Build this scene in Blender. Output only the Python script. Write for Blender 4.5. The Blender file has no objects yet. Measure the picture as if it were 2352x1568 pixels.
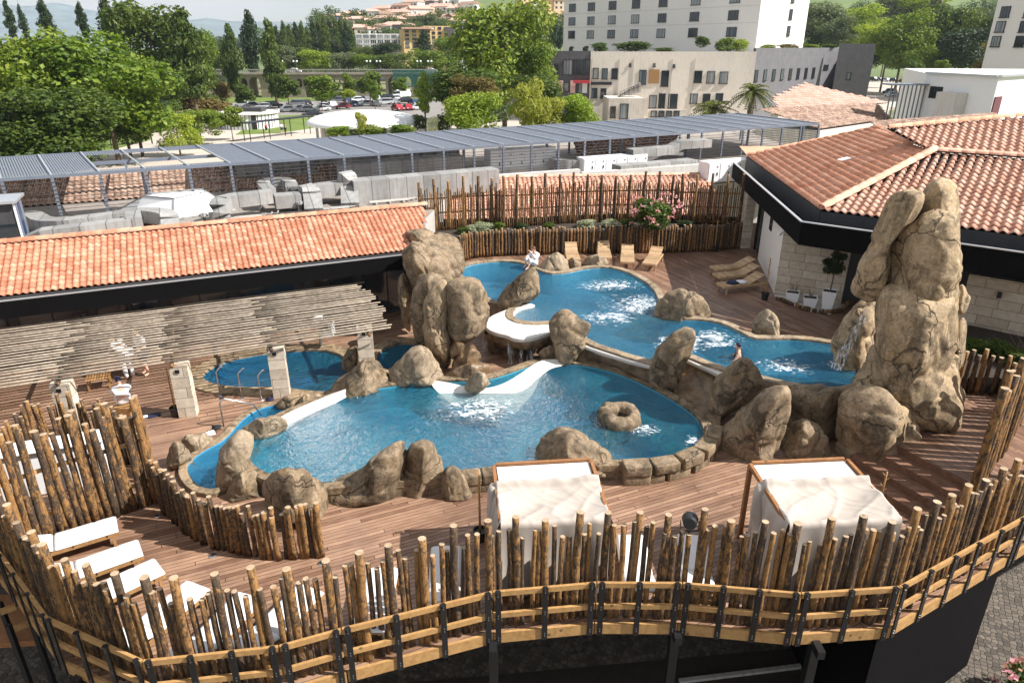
import bpy, bmesh, math, random
from mathutils import Vector, Matrix, noise
from mathutils.geometry import tessellate_polygon
R = math.radians
random.seed(7)
sc = bpy.context.scene
col = sc.collection

# ---------------------------------------------------------------- camera
F_, CX_, CY_, CAMZ = 1600.0, 1176.0, 784.0, 10.3
PIT = R(23)
c_, s_ = math.cos(PIT), math.sin(PIT)
cam = bpy.data.objects.new('camera', bpy.data.cameras.new('camera'))
col.objects.link(cam)
cam.location = (0, 0, CAMZ)
cam.rotation_euler = (R(90) - PIT, 0, 0)
cam.data.sensor_width = 36
cam.data.lens = 36 * F_ / 2352
cam.data.clip_start = 0.1
cam.data.clip_end = 12000
sc.camera = cam

def DIR(x, y):
    u = (x - CX_) / F_; v = -(y - CY_) / F_
    return Vector((u, v * s_ + c_, v * c_ - s_))
def P(x, y, z=0.0):
    """measured point of the photograph carried to a known height"""
    d = DIR(x, y); t = (z - CAMZ) / d.z
    return Vector((d.x * t, d.y * t, z))
def PY(x, y, Y):
    d = DIR(x, y); t = Y / d.y
    return Vector((d.x * t, Y, CAMZ + d.z * t))
def PP(x, y, pt, n):
    d = DIR(x, y); o = Vector((0, 0, CAMZ))
    t = (Vector(pt) - o).dot(n) / d.dot(n)
    return o + d * t

# ---------------------------------------------------------------- world, sun
SUN_AZ, SUN_EL = R(98), R(43)
w = bpy.data.worlds.new('World'); sc.world = w; w.use_nodes = True
nt = w.node_tree; nt.nodes.clear()
sky = nt.nodes.new('ShaderNodeTexSky'); sky.sky_type = 'NISHITA'; sky.sun_disc = False
sky.sun_elevation = SUN_EL; sky.sun_rotation = SUN_AZ
sky.air_density = 1.0; sky.dust_density = 0.6; sky.ozone_density = 1.0
tcw = nt.nodes.new('ShaderNodeTexCoord'); mpw = nt.nodes.new('ShaderNodeMapping'); mpw.inputs['Scale'].default_value = (1, 1, 3.5)
nzw = nt.nodes.new('ShaderNodeTexNoise'); nzw.inputs['Scale'].default_value = 2.2; nzw.inputs['Detail'].default_value = 6; nzw.inputs['Roughness'].default_value = .55
rpw = nt.nodes.new('ShaderNodeMapRange'); rpw.inputs[1].default_value = .30; rpw.inputs[2].default_value = .62; rpw.inputs[3].default_value = .35; rpw.inputs[4].default_value = .92
mxw = nt.nodes.new('ShaderNodeMix'); mxw.data_type = 'RGBA'; mxw.inputs[7].default_value = (7.6, 7.75, 8.0, 1)   # bright thin overcast
for p_, q_ in ((tcw.outputs['Generated'], mpw.inputs[0]), (mpw.outputs[0], nzw.inputs['Vector']), (nzw.outputs['Fac'], rpw.inputs[0]), (rpw.outputs[0], mxw.inputs[0]), (sky.outputs[0], mxw.inputs[6])): nt.links.new(p_, q_)
bg = nt.nodes.new('ShaderNodeBackground'); bg.inputs[1].default_value = 0.062
ow = nt.nodes.new('ShaderNodeOutputWorld')
nt.links.new(mxw.outputs[2], bg.inputs[0]); nt.links.new(bg.outputs[0], ow.inputs[0])
sl = bpy.data.lights.new('sun', 'SUN'); sl.energy = 4.9; sl.angle = R(0.5); sl.color = (1, 0.965, 0.92)
so = bpy.data.objects.new('sun', sl); col.objects.link(so)
sdir = Vector((math.sin(SUN_AZ) * math.cos(SUN_EL), math.cos(SUN_AZ) * math.cos(SUN_EL), math.sin(SUN_EL)))
so.rotation_euler = sdir.to_track_quat('Z', 'Y').to_euler()
so.location = (60, 30, 80)
sc.view_settings.view_transform = 'Standard'
sc.view_settings.look = 'None'
sc.view_settings.gamma = 1
sc.view_settings.exposure = 0.86
try:
    sc.cycles.max_bounces = 8; sc.cycles.transparent_max_bounces = 12
    sc.cycles.volume_bounces = 0
except Exception: pass

# ---------------------------------------------------------------- object helpers
def thing(name, label, cat, loc=(0, 0, 0), rz=0.0, group=None):
    o = bpy.data.objects.new(name, None); col.objects.link(o)
    o.empty_display_size = 0.2
    o.location = loc; o.rotation_euler = (0, 0, rz)
    o['label'] = label; o['category'] = cat
    if group: o['group'] = group
    return o
def tag(o, label, cat, group=None):
    o['label'] = label; o['category'] = cat
    if group: o['group'] = group
    return o
def kids(o): return [c for c in bpy.data.objects if c.parent == o]
CH = {}
def dup(root, loc, rz=None, label=None, scale=None):
    r = root.copy(); col.objects.link(r); r.location = loc
    if rz is not None: r.rotation_euler = (0, 0, rz)
    if label: r['label'] = label
    if scale is not None: r.scale = (scale,) * 3 if not hasattr(scale, '__len__') else scale
    for ch in CH.get(root.name, []):
        k = ch.copy(); col.objects.link(k); k.parent = r
        for g in CH.get(ch.name, []):
            q = g.copy(); col.objects.link(q); q.parent = k
    return r

class MB:
    def __init__(s): s.v = []; s.f = []; s.m = []
    def add(s, vs, fs, m=0):
        b = len(s.v); s.v += [Vector(p) for p in vs]
        s.f += [tuple(b + i for i in f) for f in fs]; s.m += [m] * len(fs)
        return s
    def box(s, c, d, rz=0.0, m=0, rot=None):
        M = rot if rot is not None else Matrix.Rotation(rz, 3, 'Z')
        c = Vector(c); h = [x / 2 for x in d]
        vs = [c + M @ Vector((sx * h[0], sy * h[1], sz * h[2])) for sz in (-1, 1) for sy in (-1, 1) for sx in (-1, 1)]
        return s.add(vs, [(0, 2, 3, 1), (4, 5, 7, 6), (0, 1, 5, 4), (2, 6, 7, 3), (0, 4, 6, 2), (1, 3, 7, 5)], m)
    def bar(s, p, q, w, h, m=0, up=(0, 0, 1)):
        p, q = Vector(p), Vector(q); x = (q - p).normalized(); u = Vector(up)
        y = u.cross(x)
        if y.length < 1e-4: y = Vector((1, 0, 0))
        y.normalize(); z = x.cross(y)
        M = Matrix((x, y, z)).transposed()
        return s.box((p + q) / 2, ((q - p).length, w, h), m=m, rot=M)
    def tube(s, pts, rad, n=8, m=0, cap=True, mc=None):
        pts = [Vector(p) for p in pts]
        if not hasattr(rad, '__len__'): rad = [rad] * len(pts)
        vs = []; fs = []; ref = None
        for i, p in enumerate(pts):
            t = (pts[min(i + 1, len(pts) - 1)] - pts[max(i - 1, 0)]).normalized()
            if ref is None:
                ref = Vector((1, 0, 0)) if abs(t.x) < 0.8 else Vector((0, 1, 0))
            a = (ref - t * ref.dot(t)).normalized(); ref = a; b = t.cross(a)
            for k in range(n):
                an = 2 * math.pi * k / n
                vs.append(p + (a * math.cos(an) + b * math.sin(an)) * rad[i])
        for i in range(len(pts) - 1):
            for k in range(n):
                k2 = (k + 1) % n
                fs.append((i * n + k, i * n + k2, (i + 1) * n + k2, (i + 1) * n + k))
        s.add(vs, fs, m)
        if cap:
            b = len(s.v) - len(vs); e = b + (len(pts) - 1) * n
            s.f.append(tuple(b + k for k in reversed(range(n)))); s.m.append(m)
            s.f.append(tuple(e + k for k in range(n))); s.m.append(m if mc is None else mc)
        return s
    def prism(s, poly, z0, z1, m=0, mtop=None, bottom=True):
        n = len(poly); a = 0
        for i in range(n):
            j = (i + 1) % n; a += poly[i][0] * poly[j][1] - poly[j][0] * poly[i][1]
        if a < 0: poly = poly[::-1]
        f0 = z0 if callable(z0) else (lambda x, y: z0); f1 = z1 if callable(z1) else (lambda x, y: z1)
        vs = [(p[0], p[1], f0(p[0], p[1])) for p in poly] + [(p[0], p[1], f1(p[0], p[1])) for p in poly]
        s.add(vs, [(i, (i + 1) % n, n + (i + 1) % n, n + i) for i in range(n)], m)
        tr = tessellate_polygon([[Vector((p[0], p[1], 0)) for p in poly]])
        def up(t):
            A, B, C = (Vector(poly[i][:2]) for i in t)
            return t if (B - A).x * (C - A).y - (B - A).y * (C - A).x > 0 else t[::-1]
        tr = [up(tuple(t)) for t in tr]
        b = len(s.v) - 2 * n
        for t in tr:
            s.f.append(tuple(b + n + i for i in t)); s.m.append(m if mtop is None else mtop)
            if bottom: s.f.append(tuple(b + i for i in t[::-1])); s.m.append(m)
        return s
    def lathe(s, prof, c=(0, 0, 0), n=16, m=0):
        c = Vector(c); vs = []; fs = []
        for r, z in prof:
            for k in range(n):
                a = 2 * math.pi * k / n; vs.append(c + Vector((r * math.cos(a), r * math.sin(a), z)))
        for i in range(len(prof) - 1):
            for k in range(n):
                k2 = (k + 1) % n; fs.append((i * n + k, i * n + k2, (i + 1) * n + k2, (i + 1) * n + k))
        return s.add(vs, fs, m)
    def build(s, name, mats, parent=None, smooth=False, world=True, loc=None):
        me = bpy.data.meshes.new(name)
        off = Vector((0, 0, 0))
        if parent is not None and world:
            r = parent
            while r.parent: r = r.parent
            off = Vector(r.location)
        if loc is not None: off = Vector(loc)
        me.from_pydata([tuple(v - off) for v in s.v], [], s.f)
        if not isinstance(mats, (list, tuple)): mats = [mats]
        for mm in mats: me.materials.append(mm)
        me.polygons.foreach_set('material_index', s.m)
        if smooth: me.polygons.foreach_set('use_smooth', [True] * len(s.f))
        me.update()
        o = bpy.data.objects.new(name, me); col.objects.link(o)
        if loc is not None: o.location = loc
        if parent is not None:
            o.parent = parent; CH.setdefault(parent.name, []).append(o)
        return o
def fixn(o):
    bm = bmesh.new(); bm.from_mesh(o.data); bmesh.ops.recalc_face_normals(bm, faces=bm.faces); bm.to_mesh(o.data); bm.free(); return o
def bevel(o, wd, seg=2):
    bm = bmesh.new(); bm.from_mesh(o.data)
    bmesh.ops.remove_doubles(bm, verts=bm.verts, dist=1e-5)
    es = [e for e in bm.edges if len(e.link_faces) == 2 and e.calc_face_angle(0) > 0.6]
    bmesh.ops.bevel(bm, geom=es, offset=wd, segments=seg, affect='EDGES', profile=0.6)
    bm.to_mesh(o.data); bm.free(); return o
def offset(poly, d):
    """offset a closed 2d polygon outwards by d"""
    n = len(poly); a = sum(poly[i][0] * poly[(i + 1) % n][1] - poly[(i + 1) % n][0] * poly[i][1] for i in range(n))
    sg = 1 if a > 0 else -1; out = []
    for i in range(n):
        p0, p1, p2 = Vector(poly[i - 1][:2]), Vector(poly[i][:2]), Vector(poly[(i + 1) % n][:2])
        t1 = (p1 - p0).normalized(); t2 = (p2 - p1).normalized()
        n1 = Vector((t1.y, -t1.x)) * sg; n2 = Vector((t2.y, -t2.x)) * sg
        b = (n1 + n2); b = b.normalized() if b.length > 1e-3 else n1
        k = max(0.5, b.dot(n1)); q = p1 + b * (d / k); out.append((q.x, q.y))
    return out
def smoothp(poly, it=2, closed=True):
    """Chaikin corner cutting"""
    for _ in range(it):
        n = len(poly); o = []
        rng = range(n) if closed else range(n - 1)
        if not closed: o.append(Vector(poly[0]))
        for i in rng:
            a, b = Vector(poly[i]), Vector(poly[(i + 1) % n])
            o += [a * .75 + b * .25, a * .25 + b * .75]
        if not closed: o.append(Vector(poly[-1]))
        poly = o
    return poly
def resample(pts, step):
    pts = [Vector(p) for p in pts]; out = [pts[0].copy()]; acc = 0
    for a, b in zip(pts, pts[1:]):
        L = (b - a).length; d = step - acc
        while d <= L:
            out.append(a + (b - a) * (d / L)); d += step
        acc = (acc + L) % step if L + acc >= step else acc + L
    return out
def ring(mb, poly, wd, z0, z1, m=0, mtop=None):
    """solid kerb outside a closed polygon"""
    out = offset(poly, wd); n = len(poly)
    vs = []
    for z in (z0, z1):
        vs += [(p[0], p[1], z) for p in poly] + [(p[0], p[1], z) for p in out]
    fi, fo, ft = [], [], []
    for i in range(n):
        j = (i + 1) % n
        fi.append((i, j, 2 * n + j, 2 * n + i)); fo.append((n + i, n + j, 3 * n + j, 3 * n + i))
        ft.append((2 * n + i, 2 * n + j, 3 * n + j, 3 * n + i))
    b = len(mb.v); mb.add(vs, fi + fo, m)
    for f in ft: mb.f.append(tuple(b + i for i in f)); mb.m.append(m if mtop is None else mtop)
    return mb
def sheet(name, outer, holes, z, mats, thick=0.0):
    """flat sheet with holes"""
    loops = [[Vector((p[0], p[1], 0)) for p in outer]] + [[Vector((p[0], p[1], 0)) for p in h] for h in holes]
    tri = tessellate_polygon(loops); vs = [p for l in loops for p in l]
    zf = z if callable(z) else (lambda x, y: z)
    fs = []
    for t in tri:
        A, B, C = (vs[i] for i in t)
        fs.append(tuple(t) if (B - A).x * (C - A).y - (B - A).y * (C - A).x > 0 else tuple(t[::-1]))
    mb = MB(); mb.add([(p.x, p.y, zf(p.x, p.y)) for p in vs], fs)
    if thick:
        b = 0
        for l in loops:
            n = len(l); q = len(mb.v)
            mb.add([(p.x, p.y, zf(p.x, p.y)) for p in l] + [(p.x, p.y, zf(p.x, p.y) - thick) for p in l],
                   [(i, (i + 1) % n, n + (i + 1) % n, n + i) for i in range(n)], len(mats) - 1 if isinstance(mats, list) else 0)
    return mb.build(name, mats)

# ---------------------------------------------------------------- material helper
class N:
    def __init__(s, name):
        s.m = bpy.data.materials.new(name); s.m.use_nodes = True
        s.t = s.m.node_tree; s.t.nodes.clear()
        s.out = s.t.nodes.new('ShaderNodeOutputMaterial')
    def n(s, ty, **kw):
        o = s.t.nodes.new(ty)
        for k, v in kw.items(): setattr(o, k, v)
        return o
    def set(s, sock, v):
        if isinstance(v, bpy.types.NodeSocket): s.t.links.new(v, sock)
        elif v is not None:
            if hasattr(v, '__len__') and len(v) == 3 and sock.type == 'RGBA': v = (*v, 1)
            sock.default_value = v
    def coord(s, kind='Object', scale=(1, 1, 1), rot=(0, 0, 0), rnd=True):
        c = s.n('ShaderNodeTexCoord').outputs[kind]
        if rnd:
            oi = s.n('ShaderNodeObjectInfo'); ad = s.n('ShaderNodeVectorMath', operation='MULTIPLY_ADD')
            s.t.links.new(oi.outputs['Random'], ad.inputs[0]); ad.inputs[1].default_value = (37, 53, 71); s.t.links.new(c, ad.inputs[2]); c = ad.outputs[0]
        mp = s.n('ShaderNodeMapping'); s.t.links.new(c, mp.inputs[0])
        mp.inputs['Scale'].default_value = scale; mp.inputs['Rotation'].default_value = rot
        return mp.outputs[0]
    def noise(s, vec, scale, detail=4, rough=.55, dist=0.0):
        o = s.n('ShaderNodeTexNoise'); s.set(o.inputs['Vector'], vec)
        o.inputs['Scale'].default_value = scale; o.inputs['Detail'].default_value = detail
        o.inputs['Roughness'].default_value = rough; o.inputs['Distortion'].default_value = dist
        return o.outputs['Fac']
    def voro(s, vec, scale, feature='DISTANCE_TO_EDGE', out='Distance', rnd=1.0):
        o = s.n('ShaderNodeTexVoronoi', feature=feature); s.set(o.inputs['Vector'], vec)
        o.inputs['Scale'].default_value = scale; o.inputs['Randomness'].default_value = rnd
        return o.outputs[out]
    def ramp(s, fac, stops, interp='LINEAR'):
        o = s.n('ShaderNodeValToRGB'); s.set(o.inputs[0], fac); e = o.color_ramp.elements
        o.color_ramp.interpolation = interp
        while len(e) < len(stops): e.new(0.5)
        for i, (p, c) in enumerate(stops):
            e[i].position = p
            if not hasattr(c, '__len__'): c = (c, c, c)
            e[i].color = (*c, 1)
        return o.outputs[0]
    def math(s, op, a, b=None, c=None):
        o = s.n('ShaderNodeMath', operation=op); s.set(o.inputs[0], a)
        if b is not None: s.set(o.inputs[1], b)
        if c is not None: s.set(o.inputs[2], c)
        return o.outputs[0]
    def mix(s, fac, a, b, mode='MIX'):
        o = s.n('ShaderNodeMix', data_type='RGBA', blend_type=mode); s.set(o.inputs[0], fac); s.set(o.inputs[6], a); s.set(o.inputs[7], b)
        return o.outputs[2]
    def bump(s, h, strength=.5, dist=.02, nrm=None):
        o = s.n('ShaderNodeBump'); s.set(o.inputs['Height'], h); o.inputs['Strength'].default_value = strength; o.inputs['Distance'].default_value = dist
        if nrm is not None: s.set(o.inputs['Normal'], nrm)
        return o.outputs[0]
    def sep(s, v):
        o = s.n('ShaderNodeSeparateXYZ'); s.t.links.new(v, o.inputs[0]); return o.outputs
    def island(s): return s.n('ShaderNodeNewGeometry').outputs['Random Per Island']
    def orand(s): return s.n('ShaderNodeObjectInfo').outputs['Random']
    def pbr(s, color, rough=.7, nrm=None, metal=0.0, spec=.5, **kw):
        o = s.n('ShaderNodeBsdfPrincipled'); s.set(o.inputs['Base Color'], color); s.set(o.inputs['Roughness'], rough)
        s.set(o.inputs['Metallic'], metal); s.set(o.inputs['Specular IOR Level'], spec)
        if nrm is not None: s.set(o.inputs['Normal'], nrm)
        for k, v in kw.items(): s.set(o.inputs[k], v)
        s.t.links.new(o.outputs[0], s.out.inputs[0]); return s.m
# ================================================================ materials
M = {}
D1 = R(66)                                    # heading of the planks and the long wing, from north
E1 = Vector((math.sin(D1), math.cos(D1), 0)); E2 = Vector((-math.cos(D1), math.sin(D1), 0))
def UV(u, v, z=0.0): return E1 * u + E2 * v + Vector((0, 0, z))

def mk_rock(name, tint, dark=1.0, wet=.75, cr_w=.012, cr_s=.42, cr_m=.41, streaks=0.0):
    k = N(name); o = k.coord('Object', rnd=True)
    a = k.noise(o, 0.9, 5, .6, .6); b = k.noise(o, 3.2, 6, .65); c = k.noise(o, 14, 4, .7)
    base = k.ramp(a, [(.28, [x * .62 for x in tint]), (.5, tint), (.72, [tint[0] * 1.25, tint[1] * 1.27, tint[2] * 1.35])])
    grey = k.ramp(b, [(.33, (.05, .037, .023)), (.64, (.37, .30, .22))])
    colr = k.mix(.34, base, grey)
    ch = k.ramp(k.noise(o, 2.1, 5, .7, 1.2), [(.56, 0), (.70, 1)])
    colr = k.mix(k.math('MULTIPLY', ch, .45), colr, (.34, .20, .055))            # yellow ochre patches
    st = k.ramp(k.noise(o, 1.7, 6, .72, .9), [(.49, 0), (.62, 1)])
    colr = k.mix(k.math('MULTIPLY', st, .82 * dark), colr, (.055, .043, .026))    # dark lichen stains
    if streaks:
        sv = k.ramp(k.noise(k.coord('Object', (2.6, 2.6, .5), rnd=True), 1.1, 5, .72, .5), [(.50, 0), (.66, 1)]); colr = k.mix(k.math('MULTIPLY', sv, streaks), colr, (.06, .042, .022))
    sp = k.ramp(c, [(.36, 0.72), (.62, 1.12)])
    colr = k.mix(1.0, colr, sp, 'MULTIPLY')
    dv = k.n('ShaderNodeVectorMath', operation='MULTIPLY_ADD')
    nz = k.n('ShaderNodeTexNoise'); k.set(nz.inputs['Vector'], o); nz.inputs['Scale'].default_value = 1.6; nz.inputs['Detail'].default_value = 5
    k.set(dv.inputs[0], nz.outputs['Color']); dv.inputs[1].default_value = (1.1, 1.1, 1.1); k.set(dv.inputs[2], o)
    v = k.voro(dv.outputs[0], cr_s); cr = k.ramp(v, [(0.0, 0), (cr_w, 1)])
    msk = k.ramp(k.noise(o, .8, 2), [(cr_m - .05, 0), (cr_m + .05, 1)])
    crk = k.math('MAXIMUM', cr, msk)
    colr = k.mix(k.math('MULTIPLY', k.math('SUBTRACT', 1, crk), .8), colr, (.03, .022, .015))
    h = k.math('ADD', k.math('MULTIPLY', b, .5), k.math('MULTIPLY', c, .12)); h = k.math('ADD', h, k.math('MULTIPLY', crk, .6))
    M[name] = k.pbr(colr, wet, k.bump(h, .75, .07), spec=.35)
mk_rock('rock', (.275, .19, .108), 1.0, .75, .016, .5, .5, .55); mk_rock('rock_warm', (.38, .265, .15), .9, .75, .016, .5, .5, .5); mk_rock('rock_brown', (.15, .078, .03), 1.0, .4)
mk_rock('rock_pale', (.38, .285, .185), .6, .75, .014, .5, .45, .4); mk_rock('rock_tower', (.50, .355, .20), .75, .8, .022, .55, .55, .6)

def mk_bark():
    k = N('bark'); o = k.coord('Object', (1, 1, .5)); isl = k.island()
    ad = k.n('ShaderNodeVectorMath', operation='MULTIPLY_ADD'); k.set(ad.inputs[0], isl); ad.inputs[1].default_value = (91, 57, 33); k.set(ad.inputs[2], o)
    v = ad.outputs[0]
    a = k.noise(v, 13, 5, .7, .8); b = k.noise(v, 34, 4, .7)
    rnd = k.math('FRACT', k.math('MULTIPLY', k.math('ADD', isl, k.orand()), 7.31))
    thr = k.math('MULTIPLY_ADD', rnd, .22, .35)
    f = k.math('MULTIPLY', k.math('SUBTRACT', a, thr), 9); f = k.math('MINIMUM', k.math('MAXIMUM', f, 0), 1)
    bark = k.ramp(b, [(.3, (.021, .014, .009)), (.7, (.105, .069, .044))])
    peel = k.ramp(b, [(.3, (.16, .075, .023)), (.7, (.36, .195, .072))])
    M['bark'] = k.pbr(k.mix(f, bark, peel), .75, k.bump(k.math('ADD', b, f), .55, .012), spec=.3)
mk_bark()
def mk_wood(name, lo, hi, sc=(1, 1, 1), rough=.6, grain=7.0):
    k = N(name); o = k.coord('Object', sc); isl = k.island()
    ad = k.n('ShaderNodeVectorMath', operation='MULTIPLY_ADD'); k.set(ad.inputs[0], isl); ad.inputs[1].default_value = (31, 47, 83); k.set(ad.inputs[2], o)
    a = k.noise(ad.outputs[0], grain, 5, .65, 1.0); b = k.noise(ad.outputs[0], grain * 5, 3, .6)
    f = k.math('ADD', k.math('MULTIPLY', a, .75), k.math('MULTIPLY', b, .25))
    kn = k.ramp(k.voro(ad.outputs[0], grain * .45, 'F1'), [(.06, .35), (.13, 1)])
    c = k.mix(1.0, k.ramp(f, [(.3, lo), (.7, hi)]), kn, 'MULTIPLY')
    v = k.ramp(isl, [(0, .75), (1, 1.2)])
    M[name] = k.pbr(k.mix(1.0, c, v, 'MULTIPLY'), rough, k.bump(f, .3, .006), spec=.35)
mk_wood('log_end', (.26, .18, .105), (.52, .39, .26), grain=9)
mk_wood('rail_wood', (.28, .145, .05), (.52, .31, .125), grain=6)
mk_wood('teak', (.33, .20, .10), (.60, .42, .25), grain=6)
mk_wood('dark_teak', (.20, .085, .03), (.36, .17, .07), grain=6)
mk_wood('bamboo', (.15, .12, .088), (.44, .365, .28), grain=3.0)
mk_wood('deck_tread', (.10, .045, .026), (.27, .145, .09), grain=5)
mk_wood('crate_wood', (.22, .11, .04), (.42, .24, .10), grain=6)

def mk_deck(name, rot, lo, hi):
    k = N(name); o = k.coord('Object', rot=(0, 0, rot), rnd=False); x, y, z = k.sep(o)
    W = .115
    yy = k.math('DIVIDE', y, W); row = k.math('FLOOR', yy); fr = k.math('FRACT', yy)
    wn = k.n('ShaderNodeTexWhiteNoise', noise_dimensions='1D'); k.set(wn.inputs['W'], row)
    off = k.math('MULTIPLY', wn.outputs['Value'], 7.0)
    xx = k.math('DIVIDE', k.math('ADD', x, off), 3.6); xf = k.math('FRACT', xx); xr = k.math('FLOOR', xx)
    wn2 = k.n('ShaderNodeTexWhiteNoise', noise_dimensions='2D'); cb = k.n('ShaderNodeCombineXYZ'); k.set(cb.inputs[0], row); k.set(cb.inputs[1], xr); k.set(wn2.inputs['Vector'], cb.outputs[0])
    cb2 = k.n('ShaderNodeCombineXYZ'); k.set(cb2.inputs[0], k.math('MULTIPLY', x, .9)); k.set(cb2.inputs[1], k.math('MULTIPLY', y, 14)); k.set(cb2.inputs[2], wn2.outputs['Value'])
    g = k.noise(cb2.outputs[0], 3.0, 5, .7)
    f = k.math('ADD', k.math('MULTIPLY', g, .62), k.math('MULTIPLY', wn2.outputs['Value'], .24))
    c = k.ramp(f, [(.22, lo), (.66, hi)])
    big = k.noise(o, .55, 5, .6); damp = k.ramp(big, [(.42, 0), (.6, 1)])
    c = k.mix(k.math('MULTIPLY', damp, .35), c, [v * .42 for v in lo])
    e = k.math('MINIMUM', fr, k.math('SUBTRACT', 1, fr)); ex = k.math('MINIMUM', xf, k.math('SUBTRACT', 1, xf))
    gap = k.math('MINIMUM', k.math('MULTIPLY', k.math('GREATER_THAN', e, .055), 1), k.math('GREATER_THAN', ex, .002))
    c = k.mix(gap, (.012, .008, .006), c)
    rg = k.ramp(k.noise(o, 1.3, 4, .65), [(.4, .34), (.62, .6)])
    h = k.math('ADD', k.math('MULTIPLY', gap, 1.0), k.math('MULTIPLY', g, .25)); h = k.math('ADD', h, k.math('MULTIPLY', wn2.outputs['Value'], .2))
    M[name] = k.pbr(c, rg, k.bump(h, .6, .012), spec=.5)
mk_deck('deck', -(R(90) - D1), (.125, .056, .031), (.46, .285, .185))
mk_deck('deck_up', -(R(180) - D1), (.11, .05, .029), (.39, .235, .155))

def mk_water(name='water', sc_=1.25, st=.5, dens=.40, f0=.075, turb=((.02, .22, .38), (.06, .42, .56)), tmix=.42):
    k = N(name); o = k.coord('Object', rnd=False)
    n1 = k.noise(o, 2.0 * sc_, 3, .6, 1.8); n2 = k.noise(o, 6.5 * sc_, 4, .65, 1.2)
    h = k.math('ADD', n1, k.math('MULTIPLY', n2, .45))
    bp = k.bump(h, 1.0, st)
    tr = k.n('ShaderNodeBsdfTransparent'); tr.inputs[0].default_value = (.92, .98, 1, 1)
    gl = k.n('ShaderNodeBsdfGlossy'); gl.inputs['Roughness'].default_value = .05; k.set(gl.inputs['Normal'], bp)
    lw = k.n('ShaderNodeLayerWeight'); k.set(lw.inputs['Normal'], bp); fs = k.math('MULTIPLY_ADD', k.math('POWER', lw.outputs['Facing'], 4.2), 1 - f0, f0)
    df = k.n('ShaderNodeBsdfDiffuse'); k.set(df.inputs[0], k.ramp(k.noise(o, .5, 4, .6, .8), [(.35, turb[0]), (.65, turb[1])])); k.set(df.inputs['Normal'], k.bump(h, 1.0, st * 1.6)); tm = k.n('ShaderNodeMixShader'); tm.inputs[0].default_value = tmix; k.set(tm.inputs[1], tr.outputs[0]); k.set(tm.inputs[2], df.outputs[0]); tr = tm
    mx = k.n('ShaderNodeMixShader'); k.set(mx.inputs[0], fs); k.set(mx.inputs[1], tr.outputs[0]); k.set(mx.inputs[2], gl.outputs[0])
    va = k.n('ShaderNodeVolumeAbsorption'); va.inputs['Color'].default_value = (.09, .70, .89, 1); va.inputs['Density'].default_value = dens
    k.t.links.new(mx.outputs[0], k.out.inputs[0]); k.t.links.new(va.outputs[0], k.out.inputs['Volume'])
    M[name] = k.m
mk_water(); mk_water('water_rough', 1.5, .9, .3, .12, ((.03, .26, .45), (.12, .48, .64)), .5)
def mk_foam():  # white flecks: froth, and painted ripple glints on the upper pool
    k = N('foam'); o = k.coord('Object', (1, 1.6, 1), (0, 0, .5), rnd=False)
    a = k.noise(o, 3.4, 7, .72, 1.6)
    at = k.n('ShaderNodeAttribute', attribute_name='edge')
    f = k.math('MULTIPLY', k.math('SUBTRACT', a, k.math('MULTIPLY_ADD', at.outputs['Fac'], -.24, .69)), 7)
    f = k.math('MULTIPLY', k.math('MINIMUM', k.math('MAXIMUM', f, 0), .75), k.math('GREATER_THAN', at.outputs['Fac'], .01))
    df = k.n('ShaderNodeBsdfDiffuse'); df.inputs[0].default_value = (.85, .9, .93, 1)
    tr = k.n('ShaderNodeBsdfTransparent'); mx = k.n('ShaderNodeMixShader'); k.set(mx.inputs[0], f); k.set(mx.inputs[1], tr.outputs[0]); k.set(mx.inputs[2], df.outputs[0])
    k.t.links.new(mx.outputs[0], k.out.inputs[0]); M['foam'] = k.m
mk_foam()
def mk_fall():
    k = N('falling_water'); o = k.coord('Object', (9, 9, 1.1), rnd=False)
    f = k.ramp(k.noise(o, 2.2, 5, .75, .6), [(.47, 0), (.66, .9)])
    gl = k.n('ShaderNodeBsdfPrincipled'); gl.inputs['Base Color'].default_value = (.9, .93, .96, 1); gl.inputs['Roughness'].default_value = .2
    tr = k.n('ShaderNodeBsdfTransparent'); mx = k.n('ShaderNodeMixShader'); k.set(mx.inputs[0], f); k.set(mx.inputs[1], tr.outputs[0]); k.set(mx.inputs[2], gl.outputs[0])
    k.t.links.new(mx.outputs[0], k.out.inputs[0]); M['fall'] = k.m
mk_fall()
def mk_tiles(name, cols, period_mix=.5, stain=0.0, bump=None, uscale=1.0):
    """terracotta; per-tile colour comes from the mesh islands"""
    k = N(name); o = k.coord('Object', rnd=False); isl = k.island()
    a = k.noise(o, 1.1, 5, .65); b = k.noise(o, 22, 3, .7)
    c = k.ramp(k.math('ADD', k.math('MULTIPLY', isl, .36), k.math('MULTIPLY', a, .64)), [(.28, cols[0]), (.5, cols[1]), (.78, cols[2])])
    c = k.mix(1.0, c, k.ramp(b, [(.3, .8), (.7, 1.15)]), 'MULTIPLY')
    if stain:
        s1 = k.ramp(k.noise(o, 2.6, 6, .75, 1.0), [(.46, 0), (.60, 1)])
        c = k.mix(k.math('MULTIPLY', s1, stain), c, (.045, .035, .028))
    M[name] = k.pbr(c, .72, k.bump(b, .25, .01), spec=.3)
mk_tiles('tile', [(.42, .15, .082), (.54, .23, .135), (.66, .35, .24)], stain=.22)
mk_tiles('tile_brightened', [(.62, .25, .14), (.74, .35, .21), (.82, .45, .31)], stain=.12)  # base colour brightened to stand in for weak sunlight on the left spa slope
mk_tiles('tile_pale', [(.56, .265, .175), (.66, .36, .25), (.75, .47, .355)], stain=.22)
mk_tiles('tile_dirty', [(.24, .14, .10), (.38, .24, .17), (.46, .33, .25)], stain=.7)
mk_tiles('tile_far', [(.50, .28, .20), (.60, .36, .28), (.66, .44, .36)], stain=.15)
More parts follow.
